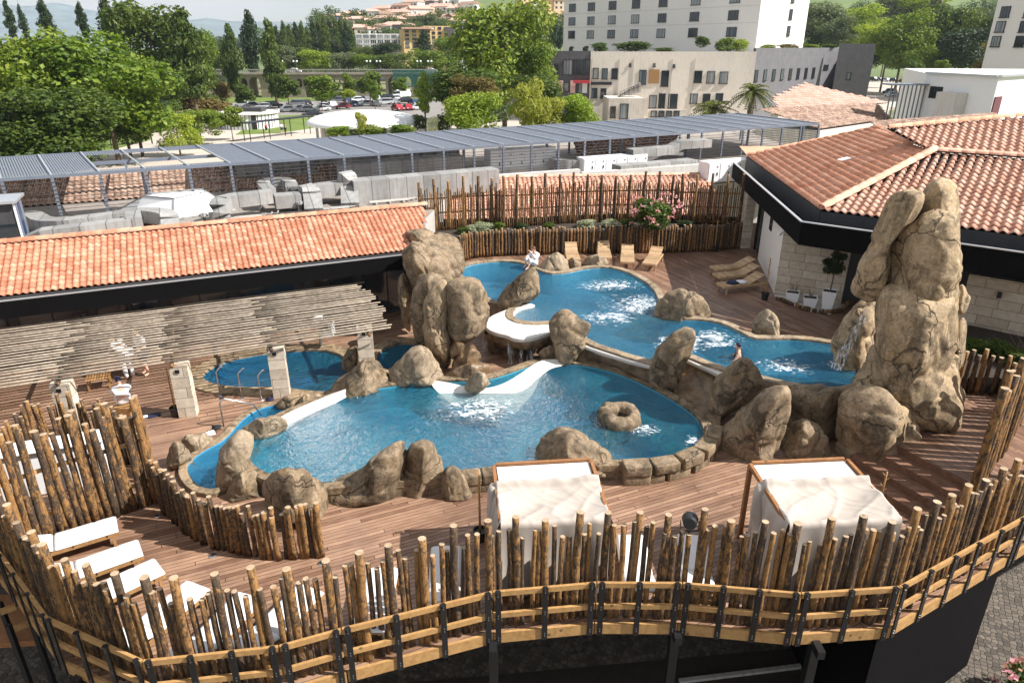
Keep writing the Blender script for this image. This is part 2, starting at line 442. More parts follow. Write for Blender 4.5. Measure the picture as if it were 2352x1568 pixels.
def mk_plain(name, colr, rough=.6, var=.12, nscale=3.0, metal=0.0, spec=.5, bump=.1, streak=0.0, rnd=True):
    k = N(name); o = k.coord('Object', rnd=rnd); a = k.noise(o, nscale, 5, .65); b = k.noise(o, nscale * 9, 3, .6)
    f = k.math('ADD', k.math('MULTIPLY', a, .7), k.math('MULTIPLY', b, .3))
    c = k.ramp(f, [(.3, [x * (1 - var) for x in colr]), (.7, [min(1, x * (1 + var)) for x in colr])])
    if streak:
        o2 = k.coord('Object', (3, 3, .25), rnd=rnd); s1 = k.ramp(k.noise(o2, 2.0, 5, .7), [(.5, 0), (.7, 1)])
        c = k.mix(k.math('MULTIPLY', s1, streak), c, [x * .3 for x in colr])
    M[name] = k.pbr(c, rough, k.bump(b, bump, .01) if bump else None, metal, spec)
mk_plain('fascia', (.005, .0045, .0048), .85, .25, spec=.08)
mk_plain('gutter_edge', (.62, .64, .66), .35, .1, metal=.7)
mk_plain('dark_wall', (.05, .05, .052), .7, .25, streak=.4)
mk_plain('dark_steel', (.012, .012, .013), .4, .2, spec=.5)
mk_plain('steel', (.55, .56, .57), .25, .08, metal=.9)
mk_plain('blue_steel', (.155, .175, .215), .45, .12, spec=.5)
def mk_galv():
    k = N('galv'); o = k.coord('Object', rot=(0, 0, -(R(90) - D1)), rnd=False); x, y, z = k.sep(o)
    fx = k.math('FRACT', k.math('DIVIDE', x, .92)); seam = k.math('LESS_THAN', k.math('MINIMUM', fx, k.math('SUBTRACT', 1, fx)), .022)
    a = k.noise(o, 1.4, 5, .7); o2 = k.coord('Object', (3, 3, .3), rnd=False); st = k.ramp(k.noise(o2, 2.2, 5, .7), [(.45, 0), (.7, 1)])
    wn = k.n('ShaderNodeTexWhiteNoise', noise_dimensions='1D'); k.set(wn.inputs['W'], k.math('FLOOR', k.math('DIVIDE', x, .92)))
    c = k.ramp(k.math('ADD', k.math('MULTIPLY', a, .7), k.math('MULTIPLY', wn.outputs['Value'], .3)), [(.25, (.25, .245, .235)), (.75, (.44, .43, .41))])
    c = k.mix(k.math('MULTIPLY', st, .45), c, (.11, .10, .09)); c = k.mix(k.math('MULTIPLY', seam, .7), c, (.06, .06, .06))
    M['galv'] = k.pbr(c, .5, k.bump(k.math('ADD', k.math('MULTIPLY', seam, -1), a), .3, .015), .2)
mk_galv()
mk_plain('concrete', (.42, .39, .35), .85, .15, nscale=.9, streak=.45, bump=.25)
mk_plain('concrete_pale', (.58, .55, .51), .85, .12, nscale=.6, streak=.25, bump=.2)
mk_plain('gravel_roof', (.25, .215, .185), .9, .35, nscale=1.2, bump=.6, rnd=False)
mk_plain('white_panel', (.80, .80, .80), .5, .03, streak=.08)
mk_plain('white_paint', (.80, .80, .79), .55, .03)
mk_plain('white_pot', (.78, .78, .79), .4, .03)
mk_plain('render_white', (.80, .76, .70), .7, .06, nscale=4, bump=.2)
mk_plain('lip_white', (.66, .63, .58), .4, .12, nscale=4, bump=.3)
mk_plain('cushion', (.66, .65, .645), .85, .03, nscale=6, bump=.15)
mk_plain('canvas', (.43, .375, .325), .9, .06, nscale=2, bump=.15)
mk_plain('canvas_dark', (.36, .32, .28), .85, .1, nscale=2, bump=.15)
mk_plain('glass_dark', (.02, .026, .032), .08, .3, nscale=.7, spec=.8, bump=0)
mk_plain('black_plastic', (.015, .015, .016), .5, .2)
mk_plain('soil', (.035, .025, .017), .95, .4, nscale=6, bump=.5)
mk_plain('pebble', (.62, .60, .57), .8, .25, nscale=30, bump=.6)
mk_plain('lawn', (.12, .17, .028), .95, .3, nscale=.25, bump=.5, rnd=False)
mk_plain('earth', (.17, .17, .075), .95, .4, nscale=.04, bump=.2, rnd=False)
mk_plain('path', (.46, .40, .335), .9, .12, nscale=.3, bump=.2, rnd=False)
mk_plain('asphalt', (.22, .205, .19), .9, .12, nscale=.2, bump=.2, rnd=False)
mk_plain('pool_blue', (.065, .31, .42), .4, .10, nscale=2)
mk_plain('pool_light', (.12, .42, .60), .4, .08, nscale=2)
mk_plain('pool_mid', (.06, .30, .52), .4, .1, nscale=2)
mk_plain('pool_deep', (.02, .15, .30), .4, .15, nscale=2)
mk_plain('mosaic_pale', (.16, .33, .62), .4, .1)
mk_plain('skin', (.66, .40, .29), .55, .06)
mk_plain('robe', (.80, .79, .80), .85, .04, nscale=8)
mk_plain('hair', (.10, .045, .025), .6, .3, nscale=20)
mk_plain('navy', (.012, .015, .05), .8, .3)
mk_plain('black_cloth', (.012, .012, .014), .8, .2)
mk_plain('red_cloth', (.38, .04, .04), .8, .2)
mk_plain('green_plastic', (.03, .16, .06), .5, .15)
mk_plain('hill_green', (.11, .15, .05), .95, .45, nscale=.02, bump=0, rnd=False)
mk_plain('mountain', (.15, .19, .20), .95, .35, nscale=.012, bump=0, rnd=False)  # blue grey of distant haze is put into this colour
mk_plain('hill_dry', (.45, .30, .17), .95, .2, nscale=.05, bump=0, rnd=False)
mk_plain('bridge_stone', (.33, .27, .22), .9, .3, nscale=.35, bump=.3, streak=.4)
def mk_net():
    k = N('net_green'); o = k.coord('Object', rnd=False); df = k.n('ShaderNodeBsdfDiffuse'); df.inputs[0].default_value = (.05, .19, .16, 1); tr = k.n('ShaderNodeBsdfTransparent')
    mx = k.n('ShaderNodeMixShader'); k.set(mx.inputs[0], k.ramp(k.noise(o, .5, 4, .6), [(.35, .25), (.65, .6)])); k.set(mx.inputs[1], tr.outputs[0]); k.set(mx.inputs[2], df.outputs[0]); k.t.links.new(mx.outputs[0], k.out.inputs[0]); M['net_green'] = k.m
mk_net()
mk_plain('trunk', (.13, .095, .065), .9, .3, nscale=5, bump=.4)
mk_plain('beige_render', (.68, .62, .54), .85, .10, nscale=.25, streak=.28, bump=.1)
mk_plain('old_render', (.58, .53, .47), .9, .25, nscale=.4, streak=.6, bump=.2)
mk_plain('hotel_wall', (.80, .76, .71), .85, .05, nscale=.08, streak=.06, bump=.05)
mk_plain('grey_slate', (.085, .08, .088), .6, .25, nscale=.8, streak=.3)
mk_plain('grey_slate_light', (.15, .145, .155), .6, .2, nscale=.8, streak=.3)
mk_plain('red_paint', (.45, .03, .04), .6, .1)
mk_plain('poster', (.65, .40, .38), .6, .3, nscale=1.5)
mk_plain('wall_yellow', (.62, .45, .22), .85, .08, nscale=.1)
mk_plain('wall_white', (.76, .72, .67), .85, .06, nscale=.2)
mk_plain('wall_cream', (.68, .56, .42), .85, .08, nscale=.2)
mk_plain('wall_pink', (.62, .42, .34), .85, .08, nscale=.2)
mk_plain('wall_violet', (.25, .24, .48), .85, .08, nscale=.2)
mk_plain('wall_maroon', (.14, .045, .05), .85, .1, nscale=.2)
mk_plain('wall_grey', (.20, .20, .22), .8, .1, nscale=.2)
mk_plain('tyre', (.012, .012, .012), .8, .2)
mk_plain('flower_pink', (.75, .34, .42), .7, .2)
mk_plain('flower_white', (.78, .78, .74), .7, .1)
for nm, cc in dict(silver=(.45, .46, .48), white=(.75, .76, .77), black=(.02, .02, .024), grey=(.14, .145, .16), blue=(.03, .05, .12), red=(.30, .02, .03)).items():
    mk_plain('car_' + nm, cc, .28, .03, spec=.6, bump=0)
def mk_window():  # paler panes paint in reflections as well as curtains
    k = N('window_glass'); o = k.coord('Object', (1.4, 1.4, .02), rnd=True); r = k.orand()
    c = k.ramp(k.math('ADD', k.math('MULTIPLY', k.noise(o, 1.6, 2), .5), k.math('MULTIPLY', r, .5)), [(.3, (.012, .016, .02)), (.52, (.03, .042, .05)), (.62, (.12, .15, .17)), (.8, (.34, .34, .32))])
    M['window_glass'] = k.pbr(c, .08, None, spec=.8)
mk_window()
def mk_stone():
    k = N('stone_cladding')
    g = k.n('ShaderNodeUVMap'); br = k.n('ShaderNodeTexBrick'); br.offset = .43; br.squash = .7; br.squash_frequency = 3
    k.set(br.inputs['Vector'], g.outputs[0]); br.inputs['Scale'].default_value = 1
    br.inputs['Brick Width'].default_value = .95; br.inputs['Row Height'].default_value = .33; br.inputs['Mortar Size'].default_value = .009
    br.inputs['Color1'].default_value = (.50, .41, .31, 1); br.inputs['Color2'].default_value = (.64, .56, .45, 1); br.inputs['Mortar'].default_value = (.20, .16, .12, 1)
    o = k.coord('Object', rnd=False); a = k.noise(o, 6, 5, .7)
    c = k.mix(1.0, br.outputs['Color'], k.ramp(a, [(.3, .78), (.7, 1.12)]), 'MULTIPLY')
    M['stone'] = k.pbr(c, .85, k.bump(k.math('ADD', k.math('MULTIPLY', br.outputs['Fac'], -.6), k.math('MULTIPLY', a, .4)), .4, .015), spec=.25)
mk_stone()
def mk_cobble():
    k = N('cobble'); o = k.coord('Object', rot=(0, 0, .5), rnd=False)
    d = k.n('ShaderNodeTexVoronoi', feature='DISTANCE_TO_EDGE'); k.set(d.inputs['Vector'], o); d.inputs['Scale'].default_value = 7.0; d.inputs['Randomness'].default_value = .55
    v = k.n('ShaderNodeTexVoronoi', feature='F1'); k.set(v.inputs['Vector'], o); v.inputs['Scale'].default_value = 7.0; v.inputs['Randomness'].default_value = .55
    e = k.ramp(d.outputs['Distance'], [(.02, 0), (.09, 1)]); rn = k.sep(v.outputs['Color'])[0]
    c = k.ramp(k.math('ADD', k.math('MULTIPLY', rn, .6), k.math('MULTIPLY', k.noise(o, 1.2, 4), .4)), [(.2, (.06, .048, .036)), (.8, (.16, .13, .10))])
    M['cobble'] = k.pbr(k.mix(e, (.045, .036, .028), c), .8, k.bump(e, .7, .03))
mk_cobble()
def mk_leaf(name, lo, mid, hi, trans=.35):
    k = N(name); isl = k.island(); o = k.coord('Object', rnd=True)
    f = k.math('ADD', k.math('MULTIPLY', isl, .55), k.math('MULTIPLY', k.noise(o, .55, 3), .5))
    c = k.ramp(f, [(.2, lo), (.5, mid), (.85, hi)])
    tint = k.ramp(k.orand(), [(0, (.86, .92, .8)), (1, (1.16, 1.08, 1.1))]); c = k.mix(1.0, c, tint, 'MULTIPLY')
    df = k.n('ShaderNodeBsdfPrincipled'); k.set(df.inputs['Base Color'], c); df.inputs['Roughness'].default_value = .55; df.inputs['Specular IOR Level'].default_value = .35
    tl = k.n('ShaderNodeBsdfTranslucent'); k.set(tl.inputs[0], k.mix(1.0, c, (1.25, 1.35, .6), 'MULTIPLY'))
    mx = k.n('ShaderNodeMixShader'); mx.inputs[0].default_value = trans; k.set(mx.inputs[1], df.outputs[0]); k.set(mx.inputs[2], tl.outputs[0])
    k.t.links.new(mx.outputs[0], k.out.inputs[0]); M[name] = k.m
mk_leaf('leaf_bright', (.055, .105, .010), (.125, .185, .018), (.25, .30, .035))
mk_leaf('leaf_mid', (.028, .055, .009), (.065, .105, .014), (.14, .18, .025))
mk_leaf('leaf_dark', (.012, .028, .009), (.024, .048, .014), (.05, .08, .022), .25)
mk_leaf('leaf_lime', (.16, .22, .02), (.24, .31, .03), (.34, .40, .06), .4)
mk_leaf('leaf_yellow', (.19, .21, .025), (.28, .30, .045), (.40, .40, .09), .4)
mk_leaf('leaf_grey', (.085, .105, .055), (.14, .16, .085), (.22, .235, .14))
mk_leaf('leaf_sage', (.22, .25, .16), (.33, .36, .25), (.45, .47, .36))
mk_leaf('leaf_palm', (.05, .075, .014), (.11, .13, .025), (.22, .21, .05), .3)
mk_leaf('leaf_rust', (.09, .075, .02), (.15, .11, .03), (.22, .16, .06))
mk_leaf('flower_w', (.6, .6, .55), (.7, .7, .66), (.8, .8, .76), .3)
mk_leaf('flower_p', (.55, .20, .28), (.70, .34, .42), (.80, .52, .58), .3)
# ================================================================ heights of the place
ZL, ZU, ZST = 0.0, 0.8, -4.0            # lower deck, upper deck, street
WL, WU, WB = 0.35, 0.95, -0.04          # water levels
def px(pts, z): return [P(x, y, z) for x, y in pts]
def xy(pts): return [(p[0], p[1]) for p in pts]
def struct(o): o['kind'] = 'structure'; return o

# water outlines -----------------------------------------------------------
low_px = [(566, 1045), (580, 1010), (620, 980), (690, 945), (760, 920), (830, 903), (900, 890), (980, 885), (1010, 880), (1060, 880), (1120, 878), (1180, 858), (1235, 838), (1290, 838),
          (1380, 848), (1470, 882), (1560, 932), (1602, 965), (1617, 1000), (1595, 1035), (1535, 1056), (1450, 1062), (1390, 1062), (1300, 1068), (1200, 1074), (1080, 1084), (1000, 1092), (900, 1100), (800, 1110), (740, 1116), (650, 1104), (590, 1082)]
LOW = xy(smoothp(px(low_px, WL), 2))
up_px = [(1052, 628), (1072, 613), (1110, 606), (1160, 603), (1205, 609), (1235, 624), (1258, 633), (1300, 631), (1345, 620), (1390, 617), (1430, 625), (1470, 644), (1498, 666), (1510, 690), (1520, 722), (1545, 738),
         (1620, 739), (1665, 750), (1700, 768), (1725, 782), (1770, 784), (1830, 783), (1900, 792), (1935, 800), (1975, 840), (1965, 880), (1935, 892), (1900, 896), (1850, 889), (1780, 876), (1720, 858), (1655, 846), (1575, 812), (1530, 836), (1490, 832), (1340, 783),
         (1325, 752), (1270, 741), (1222, 744), (1188, 738), (1178, 725), (1190, 709), (1165, 700), (1124, 692), (1108, 665), (1075, 645)]
UPP = xy(smoothp(px(up_px, WU), 1))
rear_px = [(464, 868), (490, 846), (540, 828), (600, 817), (680, 809), (745, 808), (790, 822), (806, 848), (800, 880), (765, 905), (705, 902), (640, 892), (580, 895), (520, 891), (480, 882)]
REAR = xy(smoothp(px(rear_px, WB), 2))
jac_px = [(862, 832), (880, 804), (920, 792), (958, 794), (985, 806), (975, 835), (930, 850), (885, 856)]
JAC = xy(smoothp(px(jac_px, WB), 2))
side_px = [(428, 1082), (445, 1055), (475, 1035), (520, 1012), (555, 968), (590, 943), (640, 930), (700, 933), (680, 952), (620, 990), (570, 1030), (540, 1090), (500, 1128), (455, 1120)]
SIDE = xy(smoothp(px(side_px, .06), 2))

# ground ---------------------------------------------------------------------
front_px = [(-150, 1100), (0, 1269), (107, 1416), (327, 1516), (640, 1482), (784, 1442), (1131, 1357), (1371, 1336), (1568, 1337), (1841, 1361), (2068, 1346), (2352, 1186), (2560, 1060)]
FRONT = xy(px(front_px, 1.02))
deck_out = FRONT + [(24, 24), (16, 40), (-2, 40), (-28, 24), (-28, 14)]
deck = struct(sheet('deck', deck_out, [offset(LOW, .12), offset(REAR, .12), offset(JAC, .12), offset(SIDE, .1)], 0.0, [M['deck'], M['deck_up']], .14))
g = MB(); g.add([(-4000, -60, ZST), (4000, -60, ZST), (4000, 6000, ZST), (-4000, 6000, ZST)], [(0, 1, 2, 3)])
struct(g.build('ground', M['earth']))
g = MB(); g.add([(-60, -20, ZST + .01), (60, -20, ZST + .01), (60, 24, ZST + .01), (-60, 24, ZST + .01)], [(0, 1, 2, 3)])
struct(g.build('street_paving', M['cobble']))

# upper deck: everything behind the upper pool and round the tower --------------
st_l = [P(2073, 1029, ZU), P(2232, 1111, ZU)]
_back = [UPP[i] for i in range(len(UPP))]
_off = offset(UPP, .1)
_i0 = min(range(len(UPP)), key=lambda i: (Vector(UPP[i]) - P(1040, 640, WU).xy).length)
_i1 = min(range(len(UPP)), key=lambda i: (Vector(UPP[i]) - P(1965, 870, WU).xy).length)
_bk = []
_k = _i0
while True:
    _bk.append(Vector((_off[_k][0], _off[_k][1], ZU)))
    if _k == _i1: break
    _k = (_k + 1) % len(UPP)
ud = [st_l[0], st_l[1], P(2300, 1130, ZU), Vector((14.5, 12.8, ZU)), Vector((24, 18, ZU)), Vector((24, 40, ZU)), Vector((-3, 40, ZU)), P(930, 590, ZU), P(1000, 640, ZU)] + _bk + [P(1985, 960, ZU), P(2040, 1015, ZU)]
sheet_up = struct(sheet('upper_deck', xy(ud), [], ZU, [M['deck_up'], M['deck_up']], .12))
# the flight of steps (one thing)
stp = thing('deck_steps', 'brown timber steps with four risers climbing beside the rock tower', 'steps', (0, 0, 0))
a, b = st_l; d = (b - a).normalized(); nrm = Vector((-d.y, d.x, 0)); nrm = nrm if nrm.y < 0 else -nrm
for i in range(3):
    z = ZU - .2 * (i + 1); o0 = nrm * (.42 * i + .0); o1 = nrm * (.42 * (i + 1) + .02)
    q = [a - d * .8 + o0, b + d * 1.0 + o0, b + d * 1.0 + o1, a - d * .8 + o1]
    mb = MB(); mb.prism(xy(q), 0.005, z); mb.build('step', M['deck_tread'] if 'deck_tread' in M else M['deck_up'], stp)
rs = MB(); q = [a - d * .8 - nrm * .06, b + d * 1.0 - nrm * .06, b + d * 1.0 + nrm * .004, a - d * .8 + nrm * .004]
rs.prism(xy(q), .01, ZU - .01); rs.build('riser', M['deck_tread'], stp)

# pool shells ------------------------------------------------------------------
def basin(name, poly, zf, ztop, mat):
    mb = MB(); pl = offset(poly, .01); n = len(pl); zz = zf if callable(zf) else (lambda x, y: zf)
    mb.add([(p[0], p[1], ztop) for p in pl] + [(p[0], p[1], zz(p[0], p[1])) for p in pl], [((i + 1) % n, i, n + i, n + (i + 1) % n) for i in range(n)])
    tr = tessellate_polygon([[Vector((p[0], p[1], 0)) for p in pl]]); b = len(mb.v) - n
    for t in tr:
        A, B, C = (Vector(pl[i]) for i in t)
        t = t if (B - A).x * (C - A).y - (B - A).y * (C - A).x > 0 else t[::-1]
        mb.f.append(tuple(b + i for i in t)); mb.m.append(0)
    return struct(mb.build(name, mat))
_lx0, _lx1 = min(p[0] for p in LOW), max(p[0] for p in LOW)
basin('pool_floor', LOW, lambda x, y: -.05 - .95 * max(0, (x - _lx0) / (_lx1 - _lx0)) ** .8, WL + .05, M['pool_blue'])
basin('upper_pool_floor', UPP, .02, WU + .03, M['pool_light'])
basin('rear_pool_floor', REAR, -1.0, WB + .02, M['pool_deep'])
basin('round_pool_floor', JAC, -1.0, WB + .02, M['pool_deep'])
basin('side_pool_floor', SIDE, -1.0, .10, M['pool_mid'])
def water(name, poly, z, depth):
    mb = MB(); mb.prism(offset(poly, .03), z - depth, z); o = mb.build(name, M['water_rough' if 'upper' in name else 'water']); return struct(o)
water('water', LOW, WL, 1.3); water('upper_water', UPP, WU, 1.1); water('rear_water', REAR, WB, 1.2); water('round_pool_water', JAC, WB, 1.2); water('side_water', SIDE, .06, 1.0)
# pale dolphin shaped swoosh laid in tiles on the floor of the rear pool
mo = MB()
for pts in ([(490, 850), (520, 835), (560, 832), (600, 825), (625, 832), (600, 838), (560, 842), (530, 858), (505, 868)], [(520, 858), (560, 872), (590, 878), (560, 880), (530, 874)], [(668, 838), (700, 832), (715, 838), (690, 842)]):
    q = [P(x, y, -.35) for x, y in pts]; mo.prism(xy(q), -.995, -.985)
struct(mo.build('pool_mosaic', M['mosaic_pale']))

# rims ---------------------------------------------------------------------------
def rim(name, label, poly, wd, z0, z1, mat, top=None):
    mb = MB(); wz = {'a': 0}; ring(mb, offset(poly, .02), wd, z1 - .19, z1, 0, 1); ring(mb, offset(poly, .16), wd - .16, z0, z1 - .2, 0, 0)
    o = fixn(mb.build(name, [mat, top or mat])); bevel(o, .03, 2); return tag(o, label, 'pool edge')
rim('stone_coping', 'rough brown stone rim running round the large lower pool', LOW, .28, -.1, WL + .12, M['rock'], M['rock'])
rim('stone_coping', 'pale stone coping round the raised upper pool', UPP, .30, .0, WU + .11, M['rock_pale'], M['rock_pale'])
rim('stone_coping', 'low mottled tan rim round the dark pool under the pole pergola', REAR, .55, -.2, .07, M['rock_warm'], M['rock_warm'])
rim('stone_coping', 'low tan rim round the small round pool by the boulder cliff', JAC, .45, -.2, .08, M['rock_warm'], M['rock_warm'])
rim('stone_coping', 'narrow tan kerb round the little side pool behind the arching boulder', SIDE, .22, -.2, .13, M['rock_warm'], M['rock_warm'])

# smooth white lips over which the water spills ------------------------------------
def slab(mb, pts_px, z, th, m=0, sm=1):
    q = smoothp([P(x, y, z) for x, y in pts_px], sm); mb.prism(xy(q), z - th, z, m); return mb
def lipobj(name, label, pts, z, th, mat, sm=2, bv=.05):
    o = fixn(slab(MB(), pts, z, th, 0, sm).build(name, mat)); bevel(o, bv, 3)
    for p in o.data.polygons: p.use_smooth = True
    return tag(o, label, 'pool edge')
bowl = thing('spill_bowl', 'white rimmed bowl edge with water dripping down its brown pedestal', 'pool edge', P(1190, 780, .2))
pts = [(1272, 741), (1222, 745), (1188, 739), (1178, 725), (1192, 709), (1232, 702), (1222, 695), (1188, 700), (1158, 712), (1124, 726), (1112, 742), (1118, 755), (1140, 764), (1162, 768), (1180, 777), (1214, 778), (1264, 764), (1276, 752)]
o = fixn(slab(MB(), pts, WU + .07, .16, 0, 2).build('white_lip', M['lip_white'], bowl)); bevel(o, .05, 3)
o = fixn(slab(MB(), [(x * .985 + 18, y + 10) for x, y in [(1272, 745), (1200, 738), (1160, 722), (1116, 742), (1122, 757), (1162, 770), (1214, 780), (1266, 766)]], WU - .08, .28, 0, 2).build('brown_underside', M['rock_brown'], bowl)); bevel(o, .06, 2)
mb = MB()
for (x, y, r) in ((1150, 790, .62), (1195, 795, .7), (1235, 785, .6), (1175, 800, .55)):
    c = P(x, y - 20, WU - .4); prof = []
    for i in range(9):
        t = i / 8; prof.append((r * (1 - .22 * math.sin(t * 3.1)) * (1 + .1 * math.sin(i * 2.3 + x)), -.3 + t * (WU + .05)))
    mb.lathe(prof, (c.x, c.y, 0), 14)
for i, v in enumerate(mb.v):
    k = .10 * noise.noise(v * 2.3) + .05 * noise.noise(v * 6); v.x += k; v.y += k
mb.build('pedestal', M['rock_brown'], bowl, smooth=True)
for i, (x0, x1, y) in enumerate(((1108, 1126, 752), (1166, 1180, 779), (1192, 1200, 781), (1210, 1226, 778))):
    a = P(x0, y, WU - .1); b = P(x1, y, WU - .1); off = Vector((0, -.12, 0)); mb = MB()
    K = 6; vs = []
    for j in range(K + 1):
        t = j / K
        for q in (a, b): vs.append((q.x, q.y - .10 - .10 * math.sqrt(t), q.z - t * (.95 if i else .8)))
    mb.add(vs, [(2 * j, 2 * j + 1, 2 * j + 3, 2 * j + 2) for j in range(K)]); mb.build('falling_water', M['fall'], bowl)

# overflow walls: brown wet stone with a white crest
def spill_wall(label, pts, wd, z0, foot):
    th = thing('overflow_wall', label, 'pool wall', P(*pts[0], WU))
    c = [P(x, y, WU) for x, y in pts]; fw = []
    n = len(c)
    for i, p in enumerate(c):
        t = (c[min(i + 1, n - 1)] - c[max(i - 1, 0)]).normalized(); k = Vector((t.y, -t.x, 0)); k = k if k.y < 0 else -k
        fw.append(p + k * wd)
    mb = MB(); ft = [p + (p - q) * .12 for p, q in zip(fw, c)]
    # wall body, gridded so that it can be roughened
    L = [0]; NN = 40
    line = resample([Vector((p.x, p.y, 0)) for p in ft], .14); bk = resample([Vector((p.x, p.y, 0)) for p in c], .14)
    fl = resample([P(x, y, .42).to_2d().to_3d() for x, y in foot], .05); m = min(len(line), len(bk)); vs = []; H = 14
    for i in range(m):
        for j in range(H):
            z = z0 + (WU - .06 - z0) * j / (H - 1); q = line[i].lerp(fl[min(len(fl) - 1, round(i / (m - 1) * (len(fl) - 1)))], min(1, max(0, 1 - (z - .40) / (WU - .14 - .40))) ** 1.9)
            k = .10 * noise.noise(Vector((q.x * 1.3, q.y * 1.3, z * 1.6))) + .04 * noise.noise(Vector((q.x * 5, q.y * 5, z * 5)))
            vs.append((q.x, q.y + k, z))
    fs = [(i * H + j, (i + 1) * H + j, (i + 1) * H + j + 1, i * H + j + 1) for i in range(m - 1) for j in range(H - 1)]
    mb.add(vs, fs); mb.build('wet_stone', M['rock_brown'], th, smooth=True)
    mb = MB(); mb.prism(xy(c + [p - (q - p) * .0 for p, q in zip(fw[::-1], c[::-1])]), WU - .12, WU + .035)
    o = mb.build('white_crest', M['lip_white'], th); bevel(fixn(o), .04, 2)
    return th
spill_wall('long white crested overflow wall above the deep end of the lower pool', [(1332, 782), (1400, 805), (1460, 823), (1512, 836)], .34, .30, [(1322, 829), (1400, 843), (1470, 871), (1530, 903)])
spill_wall('short white crested overflow wall between two boulders near the swimmer', [(1572, 812), (1610, 830), (1660, 852), (1690, 868)], .34, .30, [(1548, 905), (1590, 930), (1622, 965), (1650, 1000)])
def beach(label, pts, za, zb):
    """sloping white ledge that runs down into the water: pts carry their own height"""
    q = smoothp([P(x, y, z) for x, y, z in pts], 2); tri = tessellate_polygon([[Vector((p.x, p.y, 0)) for p in q]])
    mb = MB(); mb.add(q, [tuple(t) for t in tri]); o = mb.build('white_ledge', M['lip_white'])
    bm = bmesh.new(); bm.from_mesh(o.data); bmesh.ops.subdivide_edges(bm, edges=bm.edges, cuts=1, use_grid_fill=True); bm.to_mesh(o.data); bm.free()
    for f in o.data.polygons:
        f.use_smooth = True
    return tag(fixn(o), label, 'pool edge')
beach('wide white sloping ledge under the dripping bowl, running into the pool', [(995, 872, .49), (1040, 880, .49), (1080, 890, .48), (1120, 892, .48), (1160, 880, .49), (1200, 855, .50), (1240, 826, .52), (1290, 824, .51), (1302, 838, .40), (1262, 846, .36), (1240, 868, .33), (1228, 900, .30), (1205, 926, .24), (1188, 948, -.05), (1150, 938, .22), (1110, 922, .33), (1070, 922, .32), (1050, 936, .05), (1034, 926, .25), (1010, 905, .34), (990, 884, .42)], 0, 0)
beach('white sloping ledge from the arching boulder up to the rear boulders', [(632, 962, .60), (700, 930, .60), (762, 905, .60), (808, 888, .56), (812, 902, .40), (770, 926, .34), (720, 948, .33), (668, 976, .30), (640, 1010, .10), (600, 1034, -.1), (590, 1020, .30), (640, 984, .45)], 0, 0)

def foam(label_mat, c_px, z, rx, ry, rot=0.0, n=24, rings=10):
    c = P(*c_px, z); mb = MB(); vs = []; col_ = []
    for i in range(rings + 1):
        t = i / rings
        for k in range(n):
            a = 2 * math.pi * k / n; x = rx * t * math.cos(a); y = ry * t * math.sin(a)
            vs.append((c.x + x * math.cos(rot) - y * math.sin(rot), c.y + x * math.sin(rot) + y * math.cos(rot), z + .012)); col_.append(max(0, 1 - t ** 1.6))
    fs = [(i * n + k, i * n + (k + 1) % n, (i + 1) * n + (k + 1) % n, (i + 1) * n + k) for i in range(rings) for k in range(n)]
    mb.add(vs, fs); return mb, col_
def foams(name, specs):
    mb = MB(); cc = []
    for s in specs:
        m2, c2 = foam(None, *s); mb.add(m2.v, m2.f); cc += c2
    o = mb.build(name, M['foam']); at = o.data.attributes.new('edge', 'FLOAT', 'POINT'); at.data.foreach_set('value', cc); o['kind'] = 'stuff'
    return o
foams('foam', [((1100, 930), WL + .012, .62, .48), ((1104, 940), WL + .008, 1.9, 1.3), ((1480, 985), WL + .01, .8, .6), ((1600, 1015), WL + .006, .6, .6)])
foams('upper_foam_glints', [((1655, 792), WU + .02, 1.3, .42, .1), ((1640, 775), WU + .012, 1.6, 1.1), ((1470, 700), WU + .01, 2.6, 2.0, .3), ((1560, 790), WU + .008, 1.6, 1.2), ((1928, 838), WU + .015, .7, .7), ((1400, 655), WU + .006, 2.2, 1.1, .1), ((1400, 730), WU + .016, 1.6, 1.2), ((1800, 840), WU + .005, 1.4, .9)])  # some froth, plus wide white flecks painting ripple glints over the water

